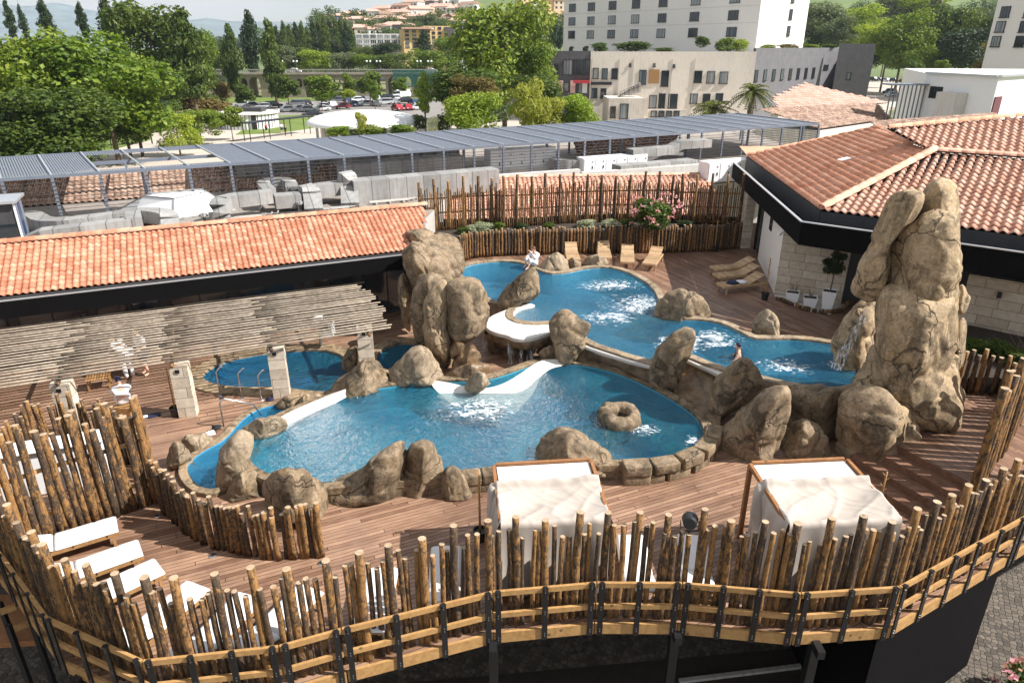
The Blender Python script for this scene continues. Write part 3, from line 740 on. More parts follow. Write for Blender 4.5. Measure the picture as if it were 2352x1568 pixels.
# ================================================================ boulders
def rock_mb(outline, zg, thick, seed, base=None, nth=72, nph=40, amp=.045, box=.60, back=.8, mb=None, facets=9, crag=0.0, grow=1.035):
    xs = [p[0] for p in outline]; ys = [p[1] for p in outline]
    if base is None:
        yb = max(ys); lows = [p[0] for p in outline if p[1] > yb - 8]; base = (sum(lows) / len(lows), yb)
    B = P(base[0], base[1], zg); Fh = Vector((B.x, B.y, 0)).normalized(); C0 = B + Fh * thick * back
    Rr = Vector((Fh.y, -Fh.x, 0)); dep = math.atan2(CAMZ - B.z, math.hypot(B.x, B.y))
    pts = []
    for x, y in outline:
        q = PP(x, y, C0, Fh); pts.append(((q - C0).dot(Rr), q.z))
    # centroid by area
    A = cx = cy = 0
    n = len(pts)
    for i in range(n):
        x0, y0 = pts[i]; x1, y1 = pts[(i + 1) % n]; k = x0 * y1 - x1 * y0; A += k; cx += (x0 + x1) * k; cy += (y0 + y1) * k
    cx /= 3 * A; cy /= 3 * A
    def rad(th):
        dx, dy = math.cos(th), math.sin(th); best = .05
        for i in range(n):
            x0, y0 = pts[i][0] - cx, pts[i][1] - cy; x1, y1 = pts[(i + 1) % n][0] - cx, pts[(i + 1) % n][1] - cy
            ex, ey = x1 - x0, y1 - y0; den = dx * ey - dy * ex
            if abs(den) < 1e-9: continue
            t = (x0 * ey - y0 * ex) / den; u = (x0 * dy - y0 * dx) / den
            if t > 0 and -1e-6 <= u <= 1 + 1e-6: best = max(best, t)
        return best
    rr = [rad(2 * math.pi * i / nth) * grow for i in range(nth)]
    for _ in range(1): rr = [(rr[i - 1] + 2 * rr[i] + rr[(i + 1) % nth]) / 4 for i in range(nth)]
    hh = max(p[1] for p in pts) - cy; sc_ = (max(p[0] for p in pts) - min(p[0] for p in pts) + 2 * hh) / 4
    so_ = Vector((seed * 3.7, seed * 1.3, seed * 5.1)); vs = []; rgf = random.Random(seed * 13 + 5); planes = []
    for _ in range(facets):
        a_ = rgf.uniform(0, 6.283); e_ = rgf.uniform(.12, .95); sg = -1 if rgf.random() < .75 else 1
        planes.append((Vector((math.cos(a_) * math.sqrt(1 - e_ * e_), math.sin(a_) * math.sqrt(1 - e_ * e_), sg * e_)), rgf.uniform(.66, .86)))
    def pos(th, r, ph):
        s = math.sin(ph); t = math.cos(ph)
        s = max(0, s) ** box; tt = math.copysign(abs(t) ** .9, t)
        qv = Vector((s * math.cos(th), s * math.sin(th), tt))
        for n_, of in planes:
            ex = qv.dot(n_) - of
            if ex > 0 and abs(n_.z) > .1: qv -= n_ * ex * .8 * min(1, abs(n_.z) * 1.6)
        tt = qv.z; a, h = r * qv.x, r * qv.y
        k = min(1, max(0, (h / hh) * 1.2 + .15)) if hh > 0 else 0
        k = k * k * (3 - 2 * k)
        p = C0 + Rr * (cx + a) + Vector((0, 0, cy + h - C0.z)) + (Fh + Vector((0, 0, -math.tan(dep) * k))) * (thick * tt)
        q = p / max(.35, sc_) + so_
        d = noise.fractal(q * 1.1, .9, 2.0, 3) * amp * 1.1 + noise.noise(q * 4.3) * amp * .35
        cell = noise.voronoi(q * 1.05)[0]; e = cell[1] - cell[0]
        d -= amp * 1.5 * max(0, 1 - e / .16)
        if crag:
            w1 = p * 1.15 + so_; rv = 1 - abs(noise.noise(Vector((w1.x, w1.y, w1.z * .8)))) * 2; d += crag * (.10 * (rv - .5) + .075 * noise.noise(p * 2.6 + so_))
            c2 = noise.voronoi(Vector((p.x * .75, p.y * .75, p.z * .55)) + so_ + Vector((noise.noise(p * .9) * .5,) * 3))[0]; d -= crag * .16 * max(0, 1 - (c2[1] - c2[0]) / .13)
        return p + ((p - (C0 + Rr * cx + Vector((0, 0, cy - C0.z)))).normalized()) * d * sc_ * 1.0
    mb = mb or MB(); top = pos(0, 0, 0); fs = []
    vs.append(pos(0, rr[0], 0.0))
    for j in range(1, nph):
        ph = math.pi * j / nph
        for i in range(nth): vs.append(pos(2 * math.pi * i / nth, rr[i], ph))
    vs.append(pos(0, rr[0], math.pi))
    for i in range(nth):
        i2 = (i + 1) % nth
        fs.append((0, 1 + i2, 1 + i)); e = len(vs) - 1; l = 1 + (nph - 2) * nth
        fs.append((e, l + i, l + i2))
    for j in range(nph - 2):
        for i in range(nth):
            i2 = (i + 1) % nth; a0 = 1 + j * nth
            fs.append((a0 + i, a0 + i2, a0 + nth + i2, a0 + nth + i))
    mb.add(vs, fs); mb.base = C0; return mb
SEED = [0]
def rock(name, label, outline, zg, thick, mat='rock', parent=None, **kw):
    SEED[0] += 1
    mb = rock_mb(outline, zg, thick, SEED[0], **kw)
    if parent is not None: return fixn(mb.build(name, M[mat], parent, smooth=True))
    o = fixn(mb.build(name, M[mat], smooth=True, loc=(mb.base.x, mb.base.y, zg)))
    return tag(o, label, 'boulder')
# ---- the cliff of boulders beside the long wing (rocks grown together: one thing)
cl = thing('boulder_cliff', 'tall cliff of piled brown boulders beside the tiled wing', 'rock formation', P(985, 820, 0))
rock('back_boulder', None, [(924, 545), (935, 528), (975, 521), (1010, 529), (1045, 548), (1064, 575), (1065, 608), (1050, 635), (1020, 660), (985, 660), (940, 610), (926, 570)], .3, 1.5, 'rock', cl, crag=.28, base=(1000, 720))
rock('front_boulder', None, [(926, 580), (945, 558), (985, 556), (1022, 568), (1048, 590), (1060, 625), (1046, 650), (1015, 665), (985, 690), (965, 680), (940, 650), (928, 615)], .2, 1.1, 'rock', cl, crag=.28, base=(990, 765), amp=.06)
rock('slab', None, [(944, 660), (965, 632), (1000, 620), (1040, 630), (1048, 660), (1010, 720), (990, 770), (975, 800), (958, 790), (945, 740)], .0, .9, 'rock', cl, crag=.28, base=(975, 815))
rock('slab', None, [(913, 690), (914, 645), (926, 622), (941, 660), (950, 740), (940, 770), (922, 735)], .0, .5, 'rock_warm', cl, crag=.3, base=(935, 775))
rock('slab', None, [(972, 750), (974, 690), (997, 648), (1024, 643), (1036, 655), (1028, 690), (1032, 740), (1046, 790), (1040, 830), (1022, 860), (1000, 838), (980, 803)], .0, .9, 'rock_warm', cl, crag=.3, base=(1015, 858))
rock('balanced_boulder', None, [(1022, 690), (1026, 658), (1051, 638), (1084, 632), (1104, 643), (1117, 673), (1126, 723), (1114, 758), (1094, 782), (1070, 790), (1045, 780), (1030, 753)], .0, .95, 'rock', cl, crag=.28, base=(1075, 862))
rock('small_boulder', None, [(1030, 805), (1047, 780), (1068, 790), (1064, 815), (1040, 825)], .0, .4, 'rock_brown', cl, base=(1050, 868), nth=40, nph=24)
rock('small_boulder', None, [(1036, 850), (1046, 815), (1085, 788), (1104, 815), (1096, 846), (1060, 858)], .0, .5, 'rock_brown', cl, base=(1065, 872), nth=40, nph=24)
rock('small_boulder', None, [(1014, 872), (1035, 850), (1085, 830), (1128, 832), (1135, 865), (1110, 892), (1020, 900)], .0, .6, 'rock_brown', cl, base=(1070, 900), nth=40, nph=24)
# ---- the artificial rock tower (one thing, several slabs)
tw = thing('rock_tower', 'towering tan artificial rock with a trickle running down its left flank', 'rock formation', P(2120, 1050, 0))
def tz(l): return [(1837.4 + x * .4881, 367.5 + y * .4881) for x, y in l]
rock('crown_slab', None, tz([(555, 190), (572, 150), (620, 100), (670, 84), (722, 95), (742, 130), (748, 260), (740, 330), (640, 380), (540, 340), (520, 300)]), .3, .9, 'rock_tower', tw, crag=.32, base=(2130, 985), amp=.035)
rock('leaning_slab', None, tz([(233, 612), (265, 520), (310, 430), (355, 315), (395, 235), (430, 170), (478, 144), (560, 152), (600, 185), (560, 245), (505, 330), (445, 360), (432, 420), (420, 560), (385, 645), (320, 662), (258, 636)]), .5, .85, 'rock_tower', tw, crag=.32, base=(2045, 985), nth=96, nph=44, amp=.035)
rock('upper_slab', None, tz([(402, 615), (418, 480), (430, 395), (472, 345), (542, 310), (580, 263), (650, 256), (742, 264), (753, 340), (770, 490), (752, 560), (752, 700), (700, 790), (560, 800), (440, 760), (395, 690)]), .2, 1.0, 'rock_tower', tw, crag=.32, base=(2125, 1030), nth=110, nph=56, amp=.03)
rock('middle_slab', None, tz([(358, 800), (366, 680), (410, 612), (500, 590), (640, 600), (742, 640), (752, 720), (745, 900), (752, 1060), (763, 1140), (748, 1250), (712, 1322), (560, 1352), (440, 1375), (360, 1300), (320, 1120)]), .15, 1.35, 'rock_tower', tw, crag=.32, base=(2120, 1052), nth=120, nph=60, amp=.028)
rock('side_slab', None, tz([(728, 640), (745, 590), (772, 580), (800, 660), (782, 712), (748, 730)]), .3, .6, 'rock_tower', tw, crag=.32, base=(2190, 985), nth=40, nph=24)
rock('side_slab', None, tz([(735, 760), (760, 728), (785, 735), (786, 800), (770, 920), (760, 1050), (735, 1020)]), .3, .7, 'rock_tower', tw, crag=.32, base=(2190, 1000), nth=48, nph=24)
rock('bulge', None, tz([(228, 1060), (300, 945), (330, 868), (378, 840), (440, 866), (500, 960), (560, 1060), (580, 1180), (500, 1300), (380, 1250), (290, 1150)]), .2, 1.0, 'rock_tower', tw, crag=.32, base=(2030, 1020), nth=80, nph=44, amp=.03)
rock('wet_slope', None, tz([(145, 868), (188, 760), (240, 690), (300, 645), (375, 655), (385, 760), (345, 870), (300, 975), (240, 1030), (165, 970)]), .6, .75, 'rock_tower', tw, crag=.32, base=(1940, 872), nth=72, nph=36)
rock('foot', None, tz([(235, 1080), (300, 1090), (420, 1120), (520, 1180), (580, 1340), (470, 1400), (400, 1420), (300, 1380), (215, 1200)]), .0, .9, 'rock_tower', tw, crag=.32, base=(2035, 1078))
# water trickling down the wet slope
mb = MB(); pth = tz([(318, 705), (295, 760), (262, 810), (232, 860), (205, 905), (182, 950), (172, 985)])
B0 = P(1940, 872, .6); Fh = Vector((B0.x, B0.y, 0)).normalized(); C0 = B0 - Fh * .28; vs = []
for i, (x, y) in enumerate(pth):
    w_ = 7 + i * 1.2
    q0 = PP(x - w_, y - 4, C0 + Fh * (.30 - i * .06), Fh); q1 = PP(x + w_, y + 4, C0 + Fh * (.30 - i * .06), Fh); vs += [q0, (q0 + q1) / 2 - Fh * .05, q1]
mb.add(vs, [(3 * i + k, 3 * i + k + 1, 3 * i + k + 4, 3 * i + k + 3) for i in range(len(pth) - 1) for k in range(2)]); mb.build('falling_water', M['fall'], tw)
# ---- boulders one by one
BL = [
 ('grey brown double humped boulder between the rear pool column and the lower pool', [(752, 908), (765, 893), (790, 868), (820, 840), (835, 826), (852, 822), (872, 832), (888, 852), (906, 880), (906, 892), (850, 900), (800, 908), (770, 915)], .3, .7, 'rock'),
 ('big rounded boulder with a cracked top beside the white ledge', [(893, 848), (920, 815), (945, 798), (965, 793), (985, 803), (1005, 838), (1017, 862), (1015, 880), (990, 890), (910, 890), (900, 875)], .35, .75, 'rock_pale'),
 ('small egg shaped boulder resting on the white ledge', [(1067, 890), (1077, 866), (1097, 854), (1114, 856), (1127, 880), (1112, 897), (1077, 902)], .5, .4, 'rock_pale'),
 ('leaning wedge boulder standing in the upper pool', [(1141, 716), (1145, 690), (1165, 660), (1195, 632), (1215, 617), (1231, 616), (1238, 640), (1240, 665), (1225, 692), (1195, 704), (1165, 714)], .85, .8, 'rock'),
 ('tall hooked boulder at the right end of the spill bowl', [(1262, 740), (1275, 722), (1297, 711), (1315, 716), (1335, 733), (1357, 745), (1352, 762), (1340, 775), (1352, 785), (1338, 802), (1318, 832), (1300, 842), (1280, 832), (1270, 790)], .3, .8, 'rock'),
 ('little dark boulder tucked under the spill bowl', [(1237, 812), (1250, 797), (1265, 793), (1279, 801), (1276, 824), (1246, 828)], .4, .35, 'rock'),
 ('tall leaning boulder between the two overflow walls', [(1482, 885), (1490, 840), (1510, 800), (1540, 770), (1570, 753), (1588, 757), (1597, 775), (1592, 800), (1577, 832), (1560, 870), (1553, 908), (1535, 914), (1500, 904)], .2, .8, 'rock'),
 ('pointed boulder on the far pool edge beside the seated person', [(1239, 614), (1261, 588), (1281, 578), (1294, 588), (1304, 600), (1307, 618), (1284, 626), (1257, 629)], .85, .7, 'rock_pale'),
 ('small low boulder wedged between two larger ones on the far edge', [(1297, 604), (1314, 591), (1334, 602), (1333, 617), (1304, 622)], .85, .5, 'rock'),
 ('rounded boulder on the far edge in front of the second slatted lounger', [(1337, 606), (1351, 590), (1371, 583), (1387, 590), (1398, 606), (1381, 615), (1344, 617)], .85, .6, 'rock_pale'),
 ('broad mossy boulder on the upper pool edge below the rear loungers', [(1499, 720), (1512, 693), (1535, 673), (1565, 663), (1595, 666), (1615, 683), (1629, 710), (1633, 737), (1590, 742), (1530, 741), (1503, 732)], .85, .95, 'rock'),
 ('egg shaped pale boulder on the coping above the swimmer', [(1726, 772), (1730, 735), (1745, 717), (1762, 711), (1780, 721), (1790, 745), (1790, 774), (1760, 781)], .85, .5, 'rock_pale'),
 ('dark shaded boulder right of the short overflow wall', [(1617, 930), (1630, 885), (1665, 850), (1695, 825), (1715, 824), (1742, 850), (1762, 880), (1737, 908), (1692, 938), (1650, 968), (1625, 973), (1614, 950)], .2, .75, 'rock'),
 ('huge slanting slab boulder right of the lower pool', [(1637, 1005), (1660, 978), (1700, 938), (1740, 905), (1772, 884), (1802, 880), (1814, 900), (1812, 940), (1802, 980), (1787, 1022), (1770, 1052), (1720, 1060), (1660, 1047), (1637, 1025)], .0, .85, 'rock'),
 ('flat topped boulder above a smaller one below the upper pool', [(1811, 900), (1835, 881), (1900, 883), (1932, 893), (1938, 930), (1930, 990), (1905, 1020), (1850, 1010), (1812, 1000), (1806, 940)], .0, .75, 'rock'),
 ('low dome boulder at the foot of the flat topped one', [(1783, 1056), (1793, 1010), (1818, 975), (1845, 961), (1876, 974), (1897, 1005), (1908, 1058), (1850, 1064)], .0, .7, 'rock_warm'),
 ('big rounded boulder beside the foot of the rock tower', [(1923, 1045), (1923, 960), (1930, 910), (1963, 884), (2010, 881), (2037, 899), (2062, 930), (2077, 970), (2072, 1022), (2052, 1062), (2010, 1085), (1960, 1077)], .0, .95, 'rock_warm'),
 ('slender tip of the arching boulder reaching into the pool', [(570, 1010), (556, 985), (590, 959), (630, 952), (657, 965), (656, 986), (630, 999), (600, 1014)], .3, .5, 'rock_pale'),
 ('curved shoulder of the arching boulder between the side pool and the pool', [(498, 1085), (506, 1035), (524, 1004), (552, 982), (584, 994), (578, 1030), (564, 1056), (573, 1078), (560, 1114), (520, 1134), (497, 1114)], .05, .6, 'rock_pale'),
 ('small rounded boulder at the foot of the arching one', [(519, 1134), (525, 1100), (545, 1081), (577, 1079), (602, 1094), (612, 1122), (602, 1144), (540, 1154)], .0, .55, 'rock'),
 ('big domed boulder partly hidden by the short curved log fence', [(598, 1140), (604, 1105), (630, 1084), (665, 1077), (700, 1082), (732, 1103), (752, 1130), (758, 1182), (740, 1204), (680, 1196), (620, 1174)], .0, .7, 'rock'),
 ('long sloping boulder at the front edge of the lower pool', [(748, 1155), (754, 1125), (790, 1104), (820, 1089), (850, 1059), (880, 1034), (905, 1019), (929, 1014), (934, 1060), (930, 1130), (900, 1152), (840, 1167), (760, 1180)], .0, .7, 'rock'),
 ('upright dark boulder right of the long sloping one', [(928, 1125), (930, 1050), (940, 1018), (970, 1007), (996, 1019), (1014, 1060), (1020, 1092), (1006, 1122), (970, 1137), (935, 1142)], .0, .65, 'rock'),
 ('small dark rounded boulder at the end of the front row', [(1009, 1122), (1011, 1092), (1030, 1070), (1050, 1074), (1072, 1100), (1087, 1131), (1062, 1149), (1014, 1147)], .0, .5, 'rock'),
 ('peaked boulder at the pool edge behind the left cabana', [(1227, 1055), (1240, 1010), (1265, 984), (1298, 977), (1330, 989), (1362, 1010), (1392, 1040), (1415, 1072), (1412, 1095), (1380, 1108), (1300, 1104), (1240, 1080)], .0, .8, 'rock'),
 ('pale upright boulder left of the side pool', [(383, 1062), (389, 1030), (400, 1012), (416, 1017), (436, 1040), (444, 1062), (426, 1081), (395, 1084)], .0, .4, 'rock_pale'),
 ('pale low boulder behind the side pool near the steps', [(416, 1012), (430, 999), (470, 995), (491, 1008), (494, 1027), (466, 1042), (440, 1042), (424, 1030)], .0, .5, 'rock_pale'),
 ('flat tan stone at the end of the side pool', [(628, 928), (655, 909), (690, 904), (708, 915), (690, 933), (650, 938)], .05, .4, 'rock_warm'),
 ('flat grey stone next to the white ledge below the second column', [(678, 928), (700, 905), (730, 902), (744, 916), (722, 928), (690, 940)], .1, .4, 'rock'),
 ('dark boulder standing by the third pergola column', [(785, 832), (799, 800), (820, 794), (828, 850), (800, 855), (787, 848)], .0, .5, 'rock'),
]
for lb, ol, zg, th, mt in BL: rock('boulder', lb, ol, zg, th, mt, crag=.14, grow=1.06)
# ring of rock standing in the lower pool
c = P(1424, 960, .42); mb = MB(); vs = []; NU, NV = 56, 22
for i in range(NU):
    a = 2 * math.pi * i / NU
    for j in range(NV):
        b = 2 * math.pi * j / NV
        rr_ = .45 + .05 * noise.noise(Vector((math.cos(a) * 1.5, math.sin(a) * 1.5, 3))); rt = .21 + .045 * noise.noise(Vector((math.cos(a) * 2.2, math.sin(a) * 2.2, 9)))
        p = Vector(((rr_ + rt * .95 * math.cos(b)) * math.cos(a), (rr_ + rt * .95 * math.cos(b)) * math.sin(a), rt * 1.3 * math.sin(b)))
        if p.z < -.1: p.z = -.1 + (p.z + .1) * 3
        q = p * 2.1; cell = noise.voronoi(q * 1.3)[0]; d = .10 * noise.fractal(q, .9, 2, 3) - .09 * max(0, 1 - (cell[1] - cell[0]) / .2)
        vs.append(c + p * (1 + d) + Vector((0, 0, .02)))
mb.add(vs, [(i * NV + j, ((i + 1) % NU) * NV + j, ((i + 1) % NU) * NV + (j + 1) % NV, i * NV + (j + 1) % NV) for i in range(NU) for j in range(NV)])
tag(fixn(mb.build('rock_ring', M['rock'], smooth=True, loc=(c.x, c.y, .2))), 'hollow ring shaped rock standing in the lower pool', 'rock')
# rough block wall at the right front of the lower pool: one thing, block by block
bw = thing('block_wall', 'low curved wall of rough stone blocks along the front of the lower pool', 'wall', P(1500, 1100, 0))
seg = [p for p in LOW]
def on_path(pxs, z=WL): return smoothp([P(x, y, z) for x, y in pxs], 2, False)
def blocks(path, w0, w1, zs, ln):
    t = resample([Vector((p.x, p.y, 0)) for p in path], ln)
    for (z0, z1, out, sh) in zs:
        for i in range(len(t) - 1):
            a, b = t[i], t[i + 1]
            if sh and i + 2 < len(t): a, b = (t[i] + t[i + 1]) / 2, (t[i + 1] + t[i + 2]) / 2
            d = (b - a).normalized(); k = Vector((d.y, -d.x, 0)); g_ = d * .012
            c_a = Vector(LOWC) - a; k = k if k.dot(c_a) < 0 else -k
            q = [a + g_ - k * w0, b - g_ - k * w0, b - g_ + k * (w1 + out), a + g_ + k * (w1 + out)]
            mb = MB(); jt = random.uniform(-.015, .02); mb.prism(xy(q), z0, z1 + jt)
            o = bevel(fixn(mb.build('stone_block', M['rock'], bw)), .04, 2)
            for p in o.data.polygons: p.use_smooth = True
LOWC = (sum(p[0] for p in LOW) / len(LOW), sum(p[1] for p in LOW) / len(LOW), 0)
blocks(on_path([(1625, 985), (1618, 1015), (1595, 1040), (1535, 1062), (1450, 1070), (1395, 1070)]), .02, .40, [(.27, .56, .03, 0), (-.02, .265, .0, 1)], .72)
blocks(on_path([(1165, 1078), (1080, 1088), (1030, 1093)]), .02, .36, [(.24, .52, .03, 0), (-.02, .235, 0, 1)], .7)
# ================================================================ log posts
PV = []     # post meshes of unit height 1 m stretched per post; bark + pale cut end
def post_variant(seed, r, h):
    rg = random.Random(seed); mb = MB(); K = 6; pts = []; rad = []
    bx, by = rg.uniform(-.03, .03), rg.uniform(-.03, .03)
    for i in range(K + 1):
        t = i / K; pts.append((bx * math.sin(t * 3.1) * h * .5 + rg.uniform(-.006, .006), by * math.sin(t * 2.6) * h * .5 + rg.uniform(-.006, .006), h * t))
        rad.append(r * (1.06 - .16 * t) * rg.uniform(.94, 1.06))
    mb.tube(pts, rad, 9, 0, True, 1)
    me = bpy.data.meshes.new('post'); me.from_pydata([tuple(v) for v in mb.v], [], mb.f)
    me.materials.append(M['bark']); me.materials.append(M['log_end']); me.polygons.foreach_set('material_index', mb.m)
    sm = [len(f) == 4 for f in mb.f]; me.polygons.foreach_set('use_smooth', sm); me.update(); return me
PVM = [post_variant(100 + i, .066, 2.0) for i in range(8)]
def post(parent, p, h, r, rg, name='post', lean=.02):
    o = bpy.data.objects.new(name, rg.choice(PVM)); col.objects.link(o); o.parent = parent
    CH.setdefault(parent.name, []).append(o)
    o.location = p - parent.location
    o.rotation_euler = (rg.uniform(-lean, lean), rg.uniform(-lean, lean), rg.uniform(0, 6.28)); o.scale = (r / .066, r / .066, h / 2.0)
    return o
def posts_along(fence, path, step, hfun, rfun, seed, jit=.03, z0=None, most=100, off=0.0, name='post', lean=.02):
    """posts set along a path; the ones past `most` go into one stuff part"""
    rg = random.Random(seed); t = resample(path, step); items = []
    for i, p in enumerate(t):
        q = p + Vector((rg.uniform(-jit, jit), rg.uniform(-jit, jit), 0))
        items.append((q, hfun(i, rg), rfun(i, rg)))
    rank = sorted(range(len(items)), key=lambda i: (items[i][0] - cam.location).length - 40 * (items[i][0].x ** 2 < (items[i][0].y * .9) ** 2))
    keep = set(rank[:most]); mb = MB()
    for i, (q, h, r) in enumerate(items):
        if i in keep: post(fence, q, h, r, rg, name, lean)
        else:
            me = rg.choice(PVM); b = len(mb.v); a = rg.uniform(0, 6.28); ca, sa = math.cos(a), math.sin(a); k = r / .066
            mb.v += [q + Vector(((v.co.x * ca - v.co.y * sa) * k, (v.co.x * sa + v.co.y * ca) * k, v.co.z * h / 2)) for v in me.vertices]
            for f in me.polygons: mb.f.append(tuple(b + x for x in f.vertices)); mb.m.append(f.material_index)
    if mb.v:
        o = mb.build('far_posts', [M['bark'], M['log_end']], fence, smooth=False); o['kind'] = 'stuff'
        o.data.polygons.foreach_set('use_smooth', [len(f.vertices) == 4 for f in o.data.polygons])

# ---- front fence with timber rails and black brackets
ff = thing('log_fence', 'long curving front fence of bark covered logs with timber rails and black brackets', 'fence', P(1131, 1357, 1.02) * 1.0)
ff.location.z = 0
line = [Vector((p[0], p[1], 0)) for p in FRONT]
def inset(line, d):
    out = []
    n = len(line)
    for i, p in enumerate(line):
        t = (line[min(i + 1, n - 1)] - line[max(i - 1, 0)]).normalized(); out.append(p + Vector((-t.y, t.x, 0)) * d)
    return out
inner = inset(line, .20)
def hf(i, rg):
    k = i % 4
    return 2.48 + rg.uniform(-.1, .1) if k == 0 else rg.uniform(1.98, 2.3)
posts_along(ff, [p + Vector((0, 0, -.12)) for p in inner], .142, lambda i, rg: hf(i, rg) + .1, lambda i, rg: rg.uniform(.072, .084) if i % 4 == 0 else rg.uniform(.047, .061), 5, .035, most=100, lean=.018)
for a, b in zip(line, line[1:]):
    d = (b - a).normalized(); nrm = Vector((d.y, -d.x, 0))
    L = (b - a).length; e = d * .012
    for nm, z, h in (('top_rail', .96, .11), ('middle_rail', .44, .11), ('bottom_rail', -.11, .25)):
        mb = MB(); mb.bar(a + e + Vector((0, 0, z)) + nrm * .0, b - e + Vector((0, 0, z)), .055, h); mb.build(nm, M['rail_wood'], ff)
    k = max(1, round(L / .82))
    for i in range(k + 1):
        t = a + d * (.10 + (L - .20) * i / k) + nrm * .045
        mb = MB(); mb.bar(t + Vector((0, 0, -.24)), t + Vector((0, 0, 1.035)), .03, .105, up=d); mb.box(t + nrm * .0 + Vector((0, 0, 1.03)), (.075, .09, .012), math.atan2(d.y, d.x))
        for zz in (.96, .44, -.10):
            for s in (-.03, .03): mb.box(t + nrm * .016 + Vector((0, 0, zz + s)), (.018, .018, .018), math.atan2(d.y, d.x), 1)
        mb.build('bracket', [M['dark_steel'], M['steel']], ff)
# steel props under the deck, each standing on the street
for x, y, lb in ((1131, 1369, 'black steel prop under the deck edge nearest the middle'), (1568, 1340, 'black steel prop under the deck right of the middle one'), (1905, 1370, 'black steel prop standing beside the dark skirt wall'), (327, 1516, 'black steel prop under the sharp left corner of the deck'), (140, 1440, 'leftmost black steel prop under the deck beside the cobbles')):
    q = P(x, y, 1.02); mb = MB(); mb.box((q.x, q.y + .12, (ZST - .16) / 2), (.17, .17, -ZST - .16 - .02)); mb.box((q.x, q.y + .12, ZST + .03), (.34, .34, .05))
    mb.box((q.x, q.y + .42, -.24), (.14, 1.2, .18))
    o = mb.build('steel_prop', M['dark_steel'], loc=(q.x, q.y, ZST)); tag(o, lb, 'post')
# dark skirt wall under the right part of the deck
sk = [P(1795, 1560, ZST), P(1980, 1470, ZST), P(2420, 1330, ZST)]
a = P(2090, 1345, .9); b = P(2400, 1165, .9); mb = MB()
w1 = [Vector((7.2, 10.35, 0)), Vector((11.4, 12.9, 0)), Vector((11.4, 16.0, 0)), Vector((7.2, 14.2, 0))]
mb.prism(xy(w1), ZST + .005, -.24); tag(mb.build('skirt_wall', M['fascia'], loc=(9, 11, ZST)), 'plain black wall closing the space under the right end of the deck', 'wall')

# ---- short curved log fence in the middle of the deck
def fence(name, label, loc): return thing('log_fence', label, 'fence', loc)
cf_px = [(362, 1150), (392, 1190), (440, 1232), (490, 1258), (550, 1274), (620, 1281), (690, 1282), (750, 1277)]
pth = smoothp(px(cf_px, 0.0), 2, False); f2 = fence('', 'short curved fence of round topped logs bending along the pool boulders', pth[0])
posts_along(f2, pth, .115, lambda i, rg: rg.uniform(1.12, 1.42), lambda i, rg: rg.uniform(.05, .068), 11, .045, lean=.015)
# ---- two tall fences at the left
p3 = smoothp(px([(-140, 1345), (-20, 1292), (60, 1262), (150, 1222), (250, 1190), (340, 1160), (372, 1140)], 0.0), 1, False)
f3 = fence('', 'tall left fence of thick mottled logs behind the white sun loungers', p3[2])
posts_along(f3, p3, .142, lambda i, rg: rg.uniform(2.35, 2.95), lambda i, rg: rg.uniform(.065, .092), 21, .03, lean=.03)
for z in (.6, 1.7):
    mb = MB()
    for a, b in zip(p3[::2], p3[2::2]): mb.bar(a + Vector((0, .10, z)), b + Vector((0, .10, z)), .05, .09)
    mb.build('cross_rail', M['rail_wood'], f3)
# bring the back one round behind the service box
p4 = smoothp(px([(-140, 1190), (0, 1110), (60, 1068), (130, 1035), (200, 1022), (270, 1042), (315, 1075), (345, 1110)], 0.0), 1, False)
f4 = fence('', 'thinner log fence curving round behind the tall left one', p4[2])
posts_along(f4, p4, .125, lambda i, rg: rg.uniform(1.15, 1.75), lambda i, rg: rg.uniform(.045, .062), 22, .05, lean=.05)
# ---- tall log fence at the right edge of the steps
p5 = [P(2236, 1142, .05), P(2290, 1120, .05), P(2352, 1085, .05), P(2440, 1030, .05)]
f5 = fence('', 'row of very tall dark logs beside the deck steps at the right edge', p5[0])
rgx = random.Random(3); p5i = [Vector((10.75, 13.55, .0)), Vector((12.6, 15.4, .0)), Vector((14.4, 17.3, 0))]
posts_along(f5, p5i, .25, lambda i, rg: rg.uniform(3.2, 3.9), lambda i, rg: rg.uniform(.085, .105), 31, .05, lean=.02)
# ---- low dark log edging round the planting bed at the right
p6 = smoothp(px([(2196, 905), (2240, 902), (2285, 908), (2330, 925), (2380, 955)], ZU), 1, False)
f6 = fence('', 'low log edging round the leafy bed behind the rock tower', p6[0])
posts_along(f6, p6, .20, lambda i, rg: rg.uniform(1.05, 1.45), lambda i, rg: rg.uniform(.06, .075), 33, .03)
# ---- rear fences
ZB = 1.95
p7 = smoothp(px([(1058, 602), (1090, 592), (1150, 588), (1284, 584), (1420, 582), (1568, 580), (1640, 576), (1702, 569)], ZU), 1, False)
f7 = fence('', 'low retaining fence of close set logs behind the four slatted loungers', p7[4])
posts_along(f7, p7, .155, lambda i, rg: rg.uniform(1.25, 1.42), lambda i, rg: rg.uniform(.05, .068), 41, .02)
p8 = px([(966, 532), (1140, 519), (1150, 523), (1300, 512), (1420, 508), (1545, 507), (1552, 512), (1705, 516)], ZB)
f8 = fence('', 'tall airy rear fence of thin uneven poles with dark cross rails', p8[3])
posts_along(f8, p8, .105, lambda i, rg: 2.42 + rg.uniform(-.1, .15) if i % 7 == 0 else rg.uniform(1.75, 2.15), lambda i, rg: rg.uniform(.065, .08) if i % 7 == 0 else rg.uniform(.030, .044), 42, .015, lean=.012)
for z in (.12, .85, 1.55):
    mb = MB()
    for a, b in zip(p8, p8[1:]): mb.bar(a + Vector((0, .06, z)), b + Vector((0, .06, z)), .04, .07)
    mb.build('cross_rail', M['dark_teak'], f8)
